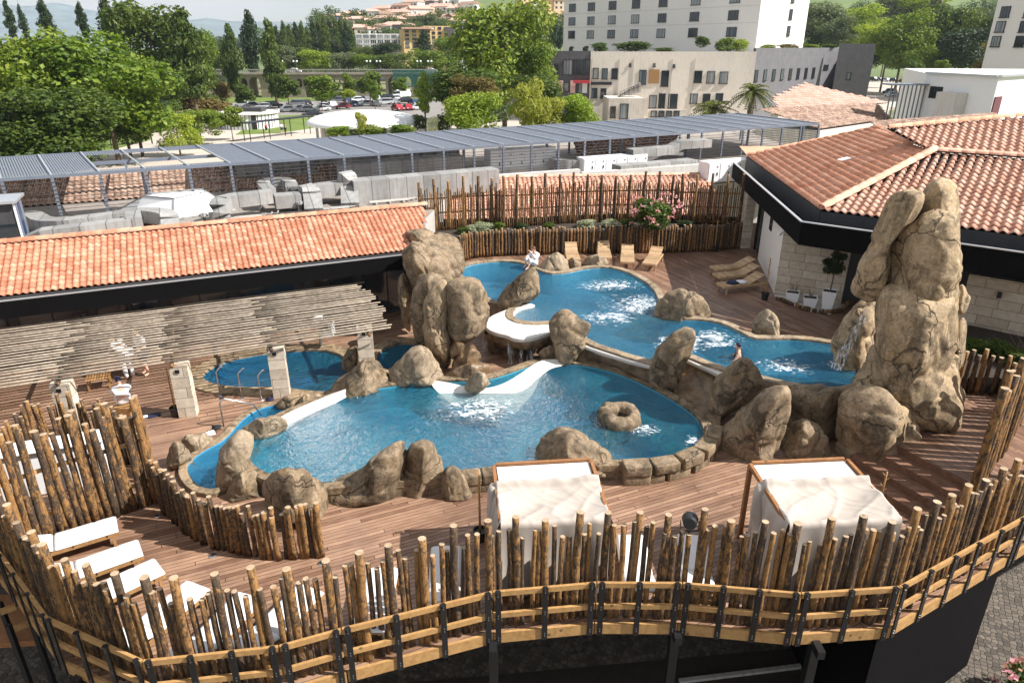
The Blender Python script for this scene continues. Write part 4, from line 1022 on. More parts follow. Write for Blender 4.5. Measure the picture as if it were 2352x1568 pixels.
# planting bed between them
bed = xy(p7[1:] + p8[::-1]); mb = MB(); mb.prism(bed, 1.0, ZB - .02); struct(mb.build('planting_bed', M['soil']))
mb = MB(); bk = [p + Vector((0, .12, 0)) for p in p8]
for a, b in zip(bk, bk[1:]): mb.bar(a + Vector((0, 0, .15)), b + Vector((0, 0, .15)), .06, .42)
tag(mb.build('bed_edging', M['fascia'], loc=tuple(p8[0])), 'dark board edging along the foot of the tall rear fence', 'edging')
# ================================================================ furniture
def lounger_proto(label, cushion, loc, rz, back=.35, wood='teak', group=None):
    """origin on the deck under the middle; +x is the foot end"""
    t = thing('sun_lounger', label, 'sun lounger', loc, rz, group)
    W, L, Hh = .64, 1.95, .34
    fr = MB()
    for s in (-1, 1): fr.box((0, s * (W / 2 - .025), Hh - .04), (L, .05, .08))
    for x in (-L / 2 + .03, L / 2 - .03): fr.box((x, 0, Hh - .04), (.06, W - .1, .075))
    fr.build('frame', M[wood], t, world=False)
    for sx in (-1, 1):
        for sy in (-1, 1):
            mb = MB(); mb.box((sx * (L / 2 - .12), sy * (W / 2 - .032), (Hh - .08) / 2), (.06, .06, Hh - .085)); mb.build('leg', M[wood], t, world=False)
    hx = -L / 2 + .72; mb = MB(); n = 13
    for i in range(n):
        x = L / 2 - .06 - (L - .80) * i / (n - 1); mb.box((x, 0, Hh + .011), (.068, W - .02, .018))
    mb.build('seat_slats', M[wood], t, world=False)
    mb = MB(); a = back
    def bp(d, z): return (hx - d * math.cos(a) - z * math.sin(a) * -1 * 0, 0, Hh + .02 + d * math.sin(a) + z)
    R0 = Matrix.Rotation(a, 3, 'Y')
    for i in range(9):
        d = .05 + .68 * i / 8; mb.box((hx - d * math.cos(a), 0, Hh + .02 + d * math.sin(a)), (.068, W - .06, .018), rot=R0)
    for s in (-1, 1): mb.box((hx - .38 * math.cos(a), s * (W / 2 - .08), Hh - .005 + .38 * math.sin(a)), (.76, .035, .03), rot=R0)
    mb.build('backrest', M[wood], t, world=False)
    if cushion:
        def pad(x0, x1, tilt, nm, seams=()):
            mb = MB(); NX, NY = 26, 10; vs = []; ln = x1 - x0
            for i in range(NX + 1):
                for j in range(NY + 1):
                    u = i / NX; v = j / NY; e = min(u, 1 - u) * ln; f = min(v, 1 - v) * W
                    z = .062 * (1 - max(0, 1 - e / .05) ** 2.2 * .8) * (1 - max(0, 1 - f / .05) ** 2.2 * .8) + .008 * math.sin(v * 3.14)
                    for sx_ in seams: z -= .016 * math.exp(-((x0 + ln * u - sx_) / .02) ** 2)
                    z += .006 * noise.noise(Vector((u * ln * 5, v * 3, x0)))
                    y = (v - .5) * (W + .01) * (1 - .03 * max(0, 1 - e / .07) ** 2)
                    vs.append(Vector((x0 + ln * u, y, z)))
            top = len(vs); vs += [Vector((p.x, p.y, .0)) for p in vs]
            if tilt:
                q = []
                for p in vs:
                    d = hx - p.x; q.append(Vector((hx - d * math.cos(a) + p.z * math.sin(a), p.y, Hh + .03 + d * math.sin(a) + p.z * math.cos(a))))
                vs = q
            else: vs = [p + Vector((0, 0, Hh + .022)) for p in vs]
            w_ = NY + 1; fs = [(i * w_ + j, (i + 1) * w_ + j, (i + 1) * w_ + j + 1, i * w_ + j + 1) for i in range(NX) for j in range(NY)]
            rim_ = [i * w_ for i in range(NX + 1)] + [NX * w_ + j for j in range(1, w_)] + [i * w_ + NY for i in range(NX - 1, -1, -1)] + [j for j in range(NY - 1, 0, -1)]
            for k in range(len(rim_)):
                p, q2 = rim_[k], rim_[(k + 1) % len(rim_)]; fs.append((q2, p, top + p, top + q2))
            mb.add(vs, fs); return mb.build(nm, M['cushion'], t, smooth=True, world=False)
        pad(hx + .01, L / 2, False, 'seat_cushion', (hx + .42 + .38,))
        pad(-L / 2 - .02, hx - .01, True, 'back_cushion')
        tie = MB()
        for s in (-1, 1):
            for x in (.75, .1): tie.box((x, s * (W / 2 + .012), Hh + .0), (.012, .012, .05))
        tie.build('cushion_tie', M['black_plastic'], t, world=False)
    return t
def place_dir(a_px, b_px, z):
    a, b = P(*a_px, z), P(*b_px, z); d = b - a; return (a + b) / 2, math.atan2(d.y, d.x)
def at_axis(foot_px, head_px, z, zd):
    c, r = place_dir(head_px, foot_px, z); f = P(*foot_px, z); d = (f - P(*head_px, z)).normalized()
    m = f - d * .975; m.z = zd; return m, r
LP = lounger_proto('white cushioned lounger nearest the tall left fence with its back raised', True, (0, 0, 0), 0, .30, 'crate_wood', 'cushioned loungers on the lower deck')
LF = None
spots = [((268, 1198), (60, 1260), None), ((322, 1252), (100, 1330), 'second white cushioned lounger from the tall left fence'), ((366, 1294), (190, 1375), 'third white cushioned lounger from the tall left fence'),
         ((455, 1338), (320, 1450), 'white cushioned lounger behind the sharp corner of the front fence'), ((575, 1362), (440, 1500), 'white cushioned lounger seen through the front fence right of the corner'),
         ((715, 1345), (590, 1470), 'white lounger behind the front fence under the end of the short curved fence'), ((880, 1300), (858, 1400), 'white lounger standing lengthwise behind the front fence left of the pole in the bucket'),
         ((1025, 1250), (1020, 1350), 'white lounger behind the front fence just left of the left cabana'), ((1448, 1225), (1465, 1325), 'white lounger behind the front fence just right of the left cabana'), ((1590, 1225), (1600, 1325), 'white lounger behind the front fence below the black floodlight')]
for i, (f, h, lb) in enumerate(spots):
    m, r = at_axis(f, h, .42, 0.0)
    if i == 0: LP.location = m; LP.rotation_euler = (0, 0, r)
    else: dup(LP, m, r, lb)
# flat-backed ones read flatter: fine, they share the frame
RP = lounger_proto('slatted teak lounger leftmost of the four at the rear fence', False, (0, 0, 0), 0, .42, 'teak', 'slatted loungers on the upper deck')
for i, (f, h, lb) in enumerate([((1318, 596), (1306, 556), None), ((1390, 592), (1383, 556), 'slatted teak lounger behind the rounded boulder, second from left at the rear'), ((1441, 602), (1441, 555), 'slatted teak lounger third from left at the rear fence'), ((1490, 606), (1520, 566), 'slatted teak lounger turned to the right end of the rear row'),
     ((1638, 615), (1740, 606), 'farthest of the three slatted loungers by the white wall'), ((1645, 632), (1748, 622), 'middle one of the three slatted loungers by the white wall'), ((1655, 654), (1760, 642), 'slatted lounger by the white wall with towels lying on it')]):
    m, r = at_axis(f, h, ZU + .35, ZU)
    if i == 0: RP.location = m; RP.rotation_euler = (0, 0, r)
    else: q = dup(RP, m, r, lb)
# towels on the nearest of the three
LT = m.copy(); LR = r
def cloth_lump(name, label, mat, c, sx, sy, sz, rz, seed):
    mb = MB(); n, k = 18, 8; vs = []
    for i in range(k + 1):
        for j in range(n):
            a = 2 * math.pi * j / n; t = i / k * math.pi / 2
            p = Vector((sx * math.cos(t) * math.cos(a), sy * math.cos(t) * math.sin(a), sz * math.sin(t)))
            p *= 1 + .28 * noise.noise(Vector((p.x * 7 + seed, p.y * 7, p.z * 9))); vs.append(p)
    fs = [(i * n + j, i * n + (j + 1) % n, (i + 1) * n + (j + 1) % n, (i + 1) * n + j) for i in range(k) for j in range(n)]
    fs.append(tuple(reversed(range(n)))); mb.add(vs, fs); o = mb.build(name, M[mat], smooth=True, world=False); o.location = c; o.rotation_euler = (0, 0, rz); return tag(o, label, 'towel')
dv = Vector((math.cos(LR), math.sin(LR), 0))
cloth_lump('towel', 'crumpled navy towel lying on the nearest slatted lounger', 'navy', LT + dv * .40 + Vector((0, 0, .365)), .26, .22, .13, LR, 2)
cloth_lump('towel', 'crumpled white towel beside the navy one on the slatted lounger', 'robe', LT + dv * -.02 + Vector((0, 0, .365)), .24, .2, .09, LR, 8)

# ---- canvas covered cabanas
def cabana(label, loc_px, rz, drape):
    """frame corners measured on the photo at the height of the top frame"""
    (bl, br, fl, fr), zt = loc_px, 2.0
    BLc, BRc = P(*bl, zt), P(*br, zt); FLc, FRc = P(*fl, zt - .04), P(*fr, zt - .04)
    t = thing('cabana', label, 'cabana', ((BLc + BRc + FLc + FRc) / 4).to_2d().to_3d())
    cs = {'bl': BLc, 'br': BRc, 'fl': FLc, 'fr': FRc}
    for k, p in cs.items():
        ins = ((BLc + BRc + FLc + FRc) / 4 - p).to_2d().to_3d().normalized() * .09
        q = p + (ins if k[0] == 'f' else ins * .3)
        mb = MB(); mb.bar((q.x, q.y, .01), (q.x, q.y, zt - .07), .09, .09, up=(BRc - BLc)); mb.build('corner_post', M['dark_teak'], t)
    fl2 = FLc + (BLc - FLc) * .04; fr2 = FRc + (BRc - FRc) * .04
    for a, b in ((BLc, BRc), (BRc, fr2), (fl2, BLc)):
        mb = MB(); dd = (b - a).normalized() * .05; mb.bar(a + dd + Vector((0, 0, -.03)), b - dd + Vector((0, 0, -.03)), .07, .10); mb.build('top_beam', M['dark_teak'], t)
    inn = lambda a, b, k: a + (b - a) * k
    # white roof panel at the back part
    mid_l, mid_r = inn(BLc, FLc, .46), inn(BRc, FRc, .46)
    mb = MB(); c0 = (BLc + BRc + FLc + FRc) / 4; q = [p + (c0 - p).normalized() * .08 for p in (BLc, BRc, mid_r, mid_l)]
    mb.add([p + Vector((0, 0, -.035)) for p in q], [(0, 3, 2, 1)]); mb.add([p + Vector((0, 0, -.06)) for p in q], [(0, 1, 2, 3)]); mb.build('roof_panel', M['cushion'], t)
    # draped cover: top, front and sides as one cloth with folds
    NX, NT, ND = 84, 44, 26; vs = []
    tl, tr = inn(BLc, FLc, .36), inn(BRc, FRc, .36); rg = random.Random(drape)
    fw = ((FLc + FRc) / 2 - (BLc + BRc) / 2).to_2d().to_3d().normalized(); sd = (FRc - FLc).to_2d().to_3d().normalized()
    def S(u, v):
        # u across (with flaps past 0..1), v from back (0) to front (1) and down (1..2)
        vv = min(v, 1); a = inn(tl, FLc, vv); b = inn(tr, FRc, vv)
        uu = min(1, max(0, u)); p = inn(a, b, uu); over = max(0, -u, u - 1)
        drop = max(0, v - 1)
        fold = noise.noise(Vector((uu * 3 + drape, vv * 1.8, drape))) * .03 + .030 * max(0, 1 - abs(noise.noise(Vector((uu * 3.2 + vv * 2.2, vv * 1.1 - uu, drape))) * 2.6)) ** 2.5 + .016 * max(0, 1 - abs(noise.noise(Vector((uu * 7 - vv * 4, vv * 2, drape + 9))) * 2.4)) ** 2.5
        # diagonal tension folds
        fold += .028 * math.sin(9 * (uu - .5) + 7 * vv + drape) * math.exp(-((vv - .45) / .35) ** 2)
        z = fold * (1 - .3 * drop) - .16 * (1 - abs(2 * uu - 1) ** 2) * math.sin(vv * math.pi) * (1 - drop)
        if vv < .16:
            z += .11 * math.sin(vv / .16 * math.pi) * (1 + .5 * noise.noise(Vector((uu * 6, drape, 2))))   # gathered roll
        p = p + Vector((0, 0, z + .03))
        if drop > 0:
            k = 1.72 * drop; p = p + Vector((0, 0, -k)) + fw * (.05 + .05 * drop + .045 * drop * math.sin(uu * 26 + drape) + .05 * drop * noise.noise(Vector((uu * 7, drop * 2, 8))))
        if over > 0:
            k = over * 1.75; s = -1 if u < 0 else 1
            p = p + Vector((0, 0, -k)) + sd * s * (.06 + .05 * math.sin(vv * 17 + k * 2 + drape) * min(1, k * 2) + .04 * k)
        return p
    us = [-1 + i * .125 for i in range(8)] + [i / (NX - 16) for i in range(NX - 15)] + [1 + (i + 1) * .125 for i in range(8)]
    sides = [u for u in us if -(.95) <= u <= (1.0 if drape % 2 else 1.95)]
    vsl = [i / NT for i in range(NT + 1)] + [1 + (i + 1) / ND for i in range(ND)]
    w_ = len(us); grid = {}
    mb = MB(); fs = []; idx = {}
    for j, v in enumerate(vsl):
        for i, u in enumerate(us):
            if v > 1 and not (0 <= u <= 1): continue
            idx[(i, j)] = len(vs); vs.append(S(u, v))
    for j in range(len(vsl) - 1):
        for i in range(w_ - 1):
            k = [(i, j), (i, j + 1), (i + 1, j + 1), (i + 1, j)]
            if all(x in idx for x in k): fs.append(tuple(idx[x] for x in k))
    mb.add(vs, fs); o = mb.build('canvas_cover', M['canvas'], t, smooth=True)
    # bundled cloth hanging at the left rear corner
    mb = MB(); c = inn(BLc, FLc, .40) - sd * .04; pts = []; rad = []
    for i in range(14):
        z = 2.02 - 1.9 * i / 13; pts.append((c.x - sd.x * .05 * math.sin(i * .6) + fw.x * .12 * i / 13, c.y - sd.y * .05 + fw.y * .15 * i / 13, z)); rad.append(.09 + .06 * math.sin(i / 13 * 3.1) + .02 * math.sin(i * 1.7))
    mb.tube(pts, rad, 14)
    for v in mb.v:
        k = .035 * noise.noise(Vector((v.x * 9, v.y * 9, v.z * 1.5))); v.x += k; v.y += k
    mb.build('gathered_curtain', M['canvas'], t, smooth=True)
    # day bed inside
    mb = MB(); q = [c0 + (p - c0) * .86 for p in (BLc, BRc, FRc, FLc)]; mb.prism(xy(q), .26, .44); bevel(fixn(mb.build('daybed_cushion', M['cushion'], t)), .04, 3)
    mb = MB(); mb.prism(xy([c0 + (p - c0) * .9 for p in (BLc, BRc, FRc, FLc)]), .05, .255); mb.build('daybed_base', M['dark_teak'], t)
    return t
cabana('left cabana with beige canvas draped over its front half', ((1134, 1066), (1357, 1054), (1150, 1203), (1402, 1190)), 0, 3)
cabana('right cabana below the steps with beige canvas pulled off its left post', ((1722, 1062), (1944, 1052), (1812, 1204), (2070, 1190)), 0, 6)

# ---- poles stuck in black buckets, used as coat stands
def stand(label, base_px, zg, h, lean=(0, 0)):
    b = P(*base_px, zg); t = thing('coat_stand', label, 'coat stand', b)
    mb = MB(); mb.lathe([(.0, .01), (.12, .01), (.155, .28), (.165, .28), (.165, .30), (.14, .30), (.13, .24), (.0, .24)], b, 18); mb.build('bucket', M['black_plastic'], t, smooth=False)
    mb = MB(); mb.tube([b + Vector((lean[0] * k, lean[1] * k, h * k)) for k in (.1, .4, .7, 1)], [.028, .026, .022, .02], 8); mb.build('pole', M['rail_wood'], t, smooth=True)
    mb = MB()
    for i in range(6):
        z = h * (.62 + .07 * i); a = i * 2.1; o0 = b + Vector((lean[0] * z / h, lean[1] * z / h, z)); mb.tube([o0, o0 + Vector((math.cos(a) * .09, math.sin(a) * .09, .07))], [.011, .007], 6)
    mb.build('peg', M['rail_wood'], t)
    return t
stand('bamboo pole with pegs in a black bucket left of the left cabana', (1103, 1240), 0.0, 1.85)
stand('bare pegged pole in a black bucket in front of the white wall', (1756, 688), ZU, 1.75)
stand('pegged pole in a black bucket at the end of the low rear log fence', (1641, 578), ZU, 1.6)
stand('dark pegged pole in a black bucket beside the second stone column', (405, 955), 0.0, 1.6)
stand('short brown pegged pole behind the right cabana by the steps', (2010, 1195), 0.0, 1.35)

# ---- round floodlight on the fence
c = P(1585, 1196, 2.25); t = thing('floodlight', 'round black floodlight standing above the front fence', 'lamp', (c.x, c.y, 0))
mb = MB(); ax = Vector((.25, .95, -.2)).normalized(); mb.tube([c - ax * .12, c - ax * .10, c + ax * .08, c + ax * .10], [.10, .125, .15, .15], 20); mb.build('housing', M['black_plastic'], t, smooth=False)
mb = MB(); mb.tube([c + ax * .101, c + ax * .106], [.13, .13], 20); mb.build('lens', M['glass_dark'], t)
mb = MB(); mb.bar(c + Vector((-.17, 0, 0)), c + Vector((-.17, 0, -.22)), .012, .04); mb.bar(c + Vector((.17, 0, 0)), c + Vector((.17, 0, -.22)), .012, .04); mb.bar(c + Vector((-.17, 0, -.22)), c + Vector((.17, 0, -.22)), .04, .012)
mb.tube([(c.x, c.y, .01), c + Vector((0, 0, -.22))], .025, 8); mb.build('bracket', M['black_plastic'], t)
# deck spots
for i, (x, y, lb) in enumerate(((361, 1184, 'round recessed deck light by the foot of the tall left fence'), (488, 1275, 'round recessed deck light beside the middle of the short curved fence'), (738, 1292, 'round recessed deck light near the right end of the short curved fence'))):
    q = P(x, y, .006); mb = MB(); mb.lathe([(0, .012), (.06, .012), (.075, .006), (.085, 0)], q, 18); mb.lathe([(0, .0135), (.045, .0135)], q, 14, 1)
    o = mb.build('deck_light', [M['steel'], M['glass_dark']], loc=tuple(q)); tag(o, lb, 'deck light')
# hand rails
def rail(label, base_px, zg, h, reach):
    b = P(*base_px, zg); mb = MB(); pts = [b, b + Vector((0, 0, h * .85))]
    for k in range(1, 6):
        a = k / 5 * math.pi * .55; pts.append(b + Vector((0, 0, h * .85)) + Vector((reach[0] * math.sin(a), reach[1] * math.sin(a), .15 * h * math.sin(min(a, 1.57)))))
    pts.append(pts[-1] + Vector((reach[0] * .5, reach[1] * .5, -.04))); mb.tube(pts, .024, 8)
    mb.lathe([(0, .02), (.06, .02), (.07, .003)], b, 12); o = mb.build('hand_rail', M['steel'], smooth=True, loc=tuple(b)); return tag(o, label, 'hand rail')
rail('leftmost of three bent steel grab rails at the rear pool', (506, 909), 0, 1.0, (.14, .1))
rail('middle one of three bent steel grab rails at the rear pool', (556, 914), 0, 1.0, (.14, .1))
rail('rightmost of three bent steel grab rails at the rear pool', (601, 918), 0, 1.0, (.14, .1))
b = P(514, 978, 0); mb = MB(); e = P(560, 955, .1)
mb.tube([b, b + Vector((0, 0, .75)), b + Vector((.05, .03, .84)), b + Vector((.14, .08, .85)), e + Vector((.3, .1, .35)), e + Vector((.45, .2, -.1))], .024, 8); tag(mb.build('hand_rail', M['steel'], smooth=True, loc=tuple(b)), 'slanting steel hand rail at the steps of the little side pool', 'hand rail')
# sandals and a bag left on the deck
def sandals(label, pxy, z, mat, rz):
    b = P(*pxy, z); t = thing('sandals', label, 'sandals', b, rz)
    for s in (-.07, .07):
        mb = MB(); mb.tube([(-.12, s, .015), (0, s, .018), (.12, s, .015)], [.035, .045, .04], 8); mb.tube([(.02, s - .045, .02), (.05, s, .055), (.02, s + .045, .02)], .012, 6); mb.build('sandal', M[mat], t, smooth=True, world=False)
sandals('pair of pale sandals on the rim of the side pool', (483, 996), .14, 'robe', .6); sandals('dark pair of sandals on the deck behind the side pool', (497, 982), .14, 'black_cloth', .3); sandals('dark sandals below the second stone column', (620, 918), .0, 'navy', .2)
b = P(355, 955, 0); mb = MB(); mb.box((0, 0, .03), (.34, .22, .05), .5); mb.box((-.22, -.08, .02), (.16, .2, .03), .5, 1); o = bevel(mb.build('folded_towel', [M['navy'], M['robe']], world=False), .015); o.location = b; tag(o, 'navy folded towel with a white paper on the deck', 'towel')
# low slatted crate under the pergola
b = P(231, 888, 0); t = thing('slatted_table', 'low slatted wooden side table under the pole pergola', 'table', b, .42)
mb = MB()
for i in range(9): mb.box((-.32 + .08 * i, 0, .36), (.055, .5, .022))
mb.build('slatted_top', M['crate_wood'], t, world=False)
for sx in (-1, 1):
    for sy in (-1, 1): mb = MB(); mb.box((sx * .3, sy * .2, .175), (.05, .05, .34)); mb.build('leg', M['crate_wood'], t, world=False)
# white service box behind the tall left fence
q = [P(-60, 1130, 1.75), P(40, 1030, 1.75), P(215, 1003, 1.75), P(240, 1022, 1.75)]
mb = MB(); c = P(95, 1030, 1.3) + Vector((-.1, .25, 0)); mb.box((c.x, c.y, .62), (2.5, .5, 1.22), R(90) - D1 - .05); mb.box((c.x, c.y, 1.255), (2.7, .7, .05), R(90) - D1 - .05)
tag(bevel(mb.build('service_box', M['white_paint'], loc=(c.x, c.y, 0)), .03), 'white service cabin hidden behind the tall left log fence', 'cabin')
# ================================================================ roofs, walls
def inpoly(x, y, pl):
    c = False; n = len(pl)
    for i in range(n):
        x0, y0 = pl[i]; x1, y1 = pl[(i + 1) % n]
        if (y0 > y) != (y1 > y) and x < (x1 - x0) * (y - y0) / (y1 - y0) + x0: c = not c
    return c
def tile_roof(name, poly, e0, e1, mats, parent, tw=.25, tl=.30, amp=.035, step=.03, seg=6, board=True, seed=1):
    """poly: coplanar corners; e0->e1 runs along the eave. every tile is its own curved shell"""
    o = Vector(e0); e = (Vector(e1) - o).normalized(); nn = None
    for p in poly:
        k = e.cross(Vector(p) - o)
        if k.length > .2: nn = k.normalized(); break
    if nn.z < 0: nn = -nn
    s = nn.cross(e); s = s if s.z > 0 else -s
    q = [((Vector(p) - o).dot(e), (Vector(p) - o).dot(s)) for p in poly]
    u0, u1 = min(a for a, b in q), max(a for a, b in q); v0, v1 = min(b for a, b in q), max(b for a, b in q)
    mb = MB(); rg = random.Random(seed)
    if board: mb.add([Vector(p) - nn * .05 for p in poly], [tuple(range(len(poly)))], 1)
    j = 0; v = v0
    while v < v1:
        u = u0
        while u < u1:
            if inpoly(u + tw / 2, v + tl * .5, q):
                vs = []; ju = rg.uniform(-.006, .006); jz = rg.uniform(-.006, .006)
                for (vv, lift) in ((v - .03, step + jz), (v + tl + .02, 0.0 + jz)):
                    for i in range(seg + 1):
                        t = i / seg; h = amp * math.sin(t * 2 * math.pi - .6); vs.append(o + e * (u + ju + tw * t * 1.02) + s * vv + nn * (h + lift))
                for i in range(seg + 1): vs.append(vs[i] - nn * .022)
                k = seg + 1; fs = [(i, i + 1, k + i + 1, k + i) for i in range(seg)] + [(2 * k + i, 2 * k + i + 1, i + 1, i) for i in range(seg)]
                mb.add(vs, fs)
            u += tw
        v += tl
    ob = mb.build(name, [mats, M['fascia']], parent, smooth=True); return ob
def ridge(name, a, b, mat, parent, r=.13, ln=.42, lift=.02):
    a, b = Vector(a), Vector(b); d = (b - a); L = d.length; d.normalize(); mb = MB(); n = max(1, int(L / ln))
    sd = d.cross(Vector((0, 0, 1))).normalized(); up = sd.cross(d)
    for i in range(n):
        p = a + d * (L * i / n); q = a + d * (L * (i + 1) / n + .05); vs = []
        for c, rr in ((p, r * .9), (q, r * 1.08)):
            for k in range(9):
                t = math.pi * (k / 8) ; vs.append(c + sd * rr * math.cos(t) + up * (rr * math.sin(t) * .9 + lift - .02))
        m_ = [vs[k] - (vs[k] - a - d * (vs[k] - a).dot(d)).normalized() * .02 for k in range(9, 18)]
        mb.add(vs + m_, [(k, k + 1, 10 + k, 9 + k) for k in range(8)] + [(9 + k, 10 + k, 19 + k, 18 + k) for k in range(8)])
    return mb.build(name, mat, parent, smooth=True)
def wall(name, line, z0, z1, mat, parent, th=.2, uvs=True):
    """vertical wall along a plan line, with its uv running in metres; the thickness lies to the left of the line"""
    mb = MB(); uv = []; s = 0.0
    f1 = z1 if callable(z1) else (lambda t: z1)
    n = len(line); L = [0]
    for a, b in zip(line, line[1:]): L.append(L[-1] + (Vector(b) - Vector(a)).xy.length if hasattr(Vector(b) - Vector(a), 'xy') else 0)
    def offp(i, d):
        a = Vector(line[max(0, i - 1)][:2]); b = Vector(line[min(n - 1, i + 1)][:2]); t = (b - a).normalized(); return Vector((line[i][0] - t.y * d, line[i][1] + t.x * d))
    fr = [Vector(p[:2]) for p in line]; bk = [offp(i, th) for i in range(n)]
    def quad(p, q, lp, lq, zt0, zt1):
        b = len(mb.v); mb.v += [Vector((p.x, p.y, z0)), Vector((q.x, q.y, z0)), Vector((q.x, q.y, zt1)), Vector((p.x, p.y, zt0))]
        mb.f.append((b, b + 1, b + 2, b + 3)); mb.m.append(0); uv.extend([(lp, z0), (lq, z0), (lq, zt1), (lp, zt0)])
    for i in range(n - 1):
        za, zb = f1(L[i] / L[-1]), f1(L[i + 1] / L[-1])
        quad(fr[i], fr[i + 1], L[i], L[i + 1], za, zb); quad(bk[i + 1], bk[i], L[i + 1] + 3, L[i] + 3, zb, za)
        b = len(mb.v); mb.v += [fr[i].to_3d() + Vector((0, 0, za)), fr[i + 1].to_3d() + Vector((0, 0, zb)), bk[i + 1].to_3d() + Vector((0, 0, zb)), bk[i].to_3d() + Vector((0, 0, za))]
        mb.f.append((b, b + 1, b + 2, b + 3)); mb.m.append(0); uv.extend([(L[i], 0), (L[i + 1], 0), (L[i + 1], th), (L[i], th)])
    for i in (0, n - 1):
        p, q = (bk[i], fr[i]) if i == 0 else (fr[i], bk[i]); quad(p, q, L[i], L[i] + th, f1(i and 1.0), f1(i and 1.0))
    o = mb.build(name, mat, parent); ly = o.data.uv_layers.new(name='UVMap'); ly.data.foreach_set('uv', [c for p in uv for c in p]); return o
def uvbox(o):
    """box projected uv, metres"""
    ly = o.data.uv_layers.new(name='UVMap')
    for p in o.data.polygons:
        n = p.normal
        for li in p.loop_indices:
            c = o.data.vertices[o.data.loops[li].vertex_index].co
            if abs(n.z) > .7: ly.data[li].uv = (c.x, c.y)
            else:
                t = Vector((-n.y, n.x, 0)).normalized(); ly.data[li].uv = (c.dot(t) + 7, c.z)
    return o

# ---- the long tiled wing at the left
lw = thing('long_wing', 'long low wing with bright orange tile roof and black fascia at the left', 'building', UV(0, 27, 0))
EV, EZ, RVv, RZ = 25.78, 2.98, 28.6, 4.02
tile_roof('tile_roof', [UV(-14, EV, EZ), UV(7.5, EV, EZ), UV(8.7, RVv, RZ), UV(-14, RVv, RZ)], UV(-14, EV, EZ), UV(7.5, EV, EZ), M['tile'], lw, .205, .25, .034, .032)
ridge('ridge_tiles', UV(-14, RVv, RZ + .04), UV(8.7, RVv, RZ + .04), M['tile'], lw)
mb = MB(); mb.add([UV(-14, RVv + .05, RZ - .02), UV(8.7, RVv + .05, RZ - .02), UV(8.7, 30.4, 3.3), UV(-14, 30.4, 3.3)], [(0, 1, 2, 3)]); mb.build('rear_slope', M['tile_dirty'], lw)
mb = MB(); mb.bar(UV(-14, 25.42, 2.60), UV(7.4, 25.42, 2.60), .08, .56); mb.bar(UV(-14, 25.62, 2.36), UV(7.4, 25.62, 2.36), .32, .06); mb.build('fascia', M['fascia'], lw)
mb = MB(); mb.bar(UV(-14, 25.41, 2.905), UV(7.4, 25.41, 2.905), .07, .035); mb.build('gutter_edge', M['gutter_edge'], lw)
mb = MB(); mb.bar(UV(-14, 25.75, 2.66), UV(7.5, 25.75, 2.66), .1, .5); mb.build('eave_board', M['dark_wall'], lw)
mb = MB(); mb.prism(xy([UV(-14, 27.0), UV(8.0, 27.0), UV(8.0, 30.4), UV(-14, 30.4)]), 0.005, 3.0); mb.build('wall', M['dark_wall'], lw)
for i in range(9):
    u = -13.4 + i * 2.35; mb = MB(); mb.bar(UV(u, 26.96, 1.2), UV(u + 2.0, 26.96, 1.2), .03, 2.1); w_ = mb.build('window', M['glass_dark'], lw)
    mb = MB()
    for k in (0, 1.0, 2.0): mb.bar(UV(u + k, 26.93, .12), UV(u + k, 26.93, 2.28), .06, .05, up=E1)
    mb.build('mullion', M['dark_steel'], w_)
# ---- pole pergola on stone columns
pg = thing('pole_pergola', 'wide pergola of weathered round poles on stone columns beside the long wing', 'pergola', UV(-1, 23, 0))
ZP = 1.90; rg = random.Random(4); npole = 23
for i in range(npole):
    v = 20.75 + (25.75 - 20.75) * i / (npole - 1); breaks = [-9.5, -4.4, -1.6, 1.2, 4.2]
    for j in range(5):
        a = breaks[j] - (.15 if j else 0) + rg.uniform(-.25, .1); b = (breaks[j + 1] + rg.uniform(.05, .4)) if j < 4 else 5.05 - (25.75 - v) * .0 + rg.uniform(-.45, .25) + .18 * (i % 3)
        if j == 4: a = breaks[4] - .35 + rg.uniform(-.15, .1)
        if j == 4: continue
        z = ZP + rg.uniform(-.008, .008); m = (a + b) / 2; r = rg.uniform(.025, .032)
        mb = MB(); mb.tube([UV(a, v + rg.uniform(-.02, .02), z), UV(a + (b - a) * .33, v + rg.uniform(-.014, .014), z + .01), UV(a + (b - a) * .66, v + rg.uniform(-.014, .014), z), UV(b + (.65 if j == 3 else 0), v + rg.uniform(-.02, .02), z)], [r, r * 1.05, r, r * .9], 7)
        if not hasattr(pg, 'x') and i % 1 == 0: pass
        PGM = mb if (i == 0 and j == 0) else None
        o = mb.build('pole', M['bamboo'], pg, smooth=True)
for u in (-4.4, -1.55, 1.2, 4.2):
    mb = MB(); mb.tube([UV(u, 20.6, ZP - .105), UV(u, 26.2, ZP - .105)], .055, 8); mb.build('cross_beam', M['bark'], pg, smooth=True)
for i, (u, v, lb) in enumerate(((-4.37, 20.95, 0), (-1.38, 20.95, 0), (1.36, 21.1, 0), (4.25, 21.6, 0))):
    mb = MB(); c = UV(u, v); mb.box((c.x, c.y, (ZP - .17) / 2), (.50, .36, ZP - .17), R(90) - D1 - .22); o = mb.build('stone_column', M['stone'], pg); uvbox(o)
    mb = MB(); mb.box((c.x, c.y - .19, ZP - .36), (.12, .04, .1), R(90) - D1 - .22); mb.build('wall_lamp', M['dark_steel'], pg)

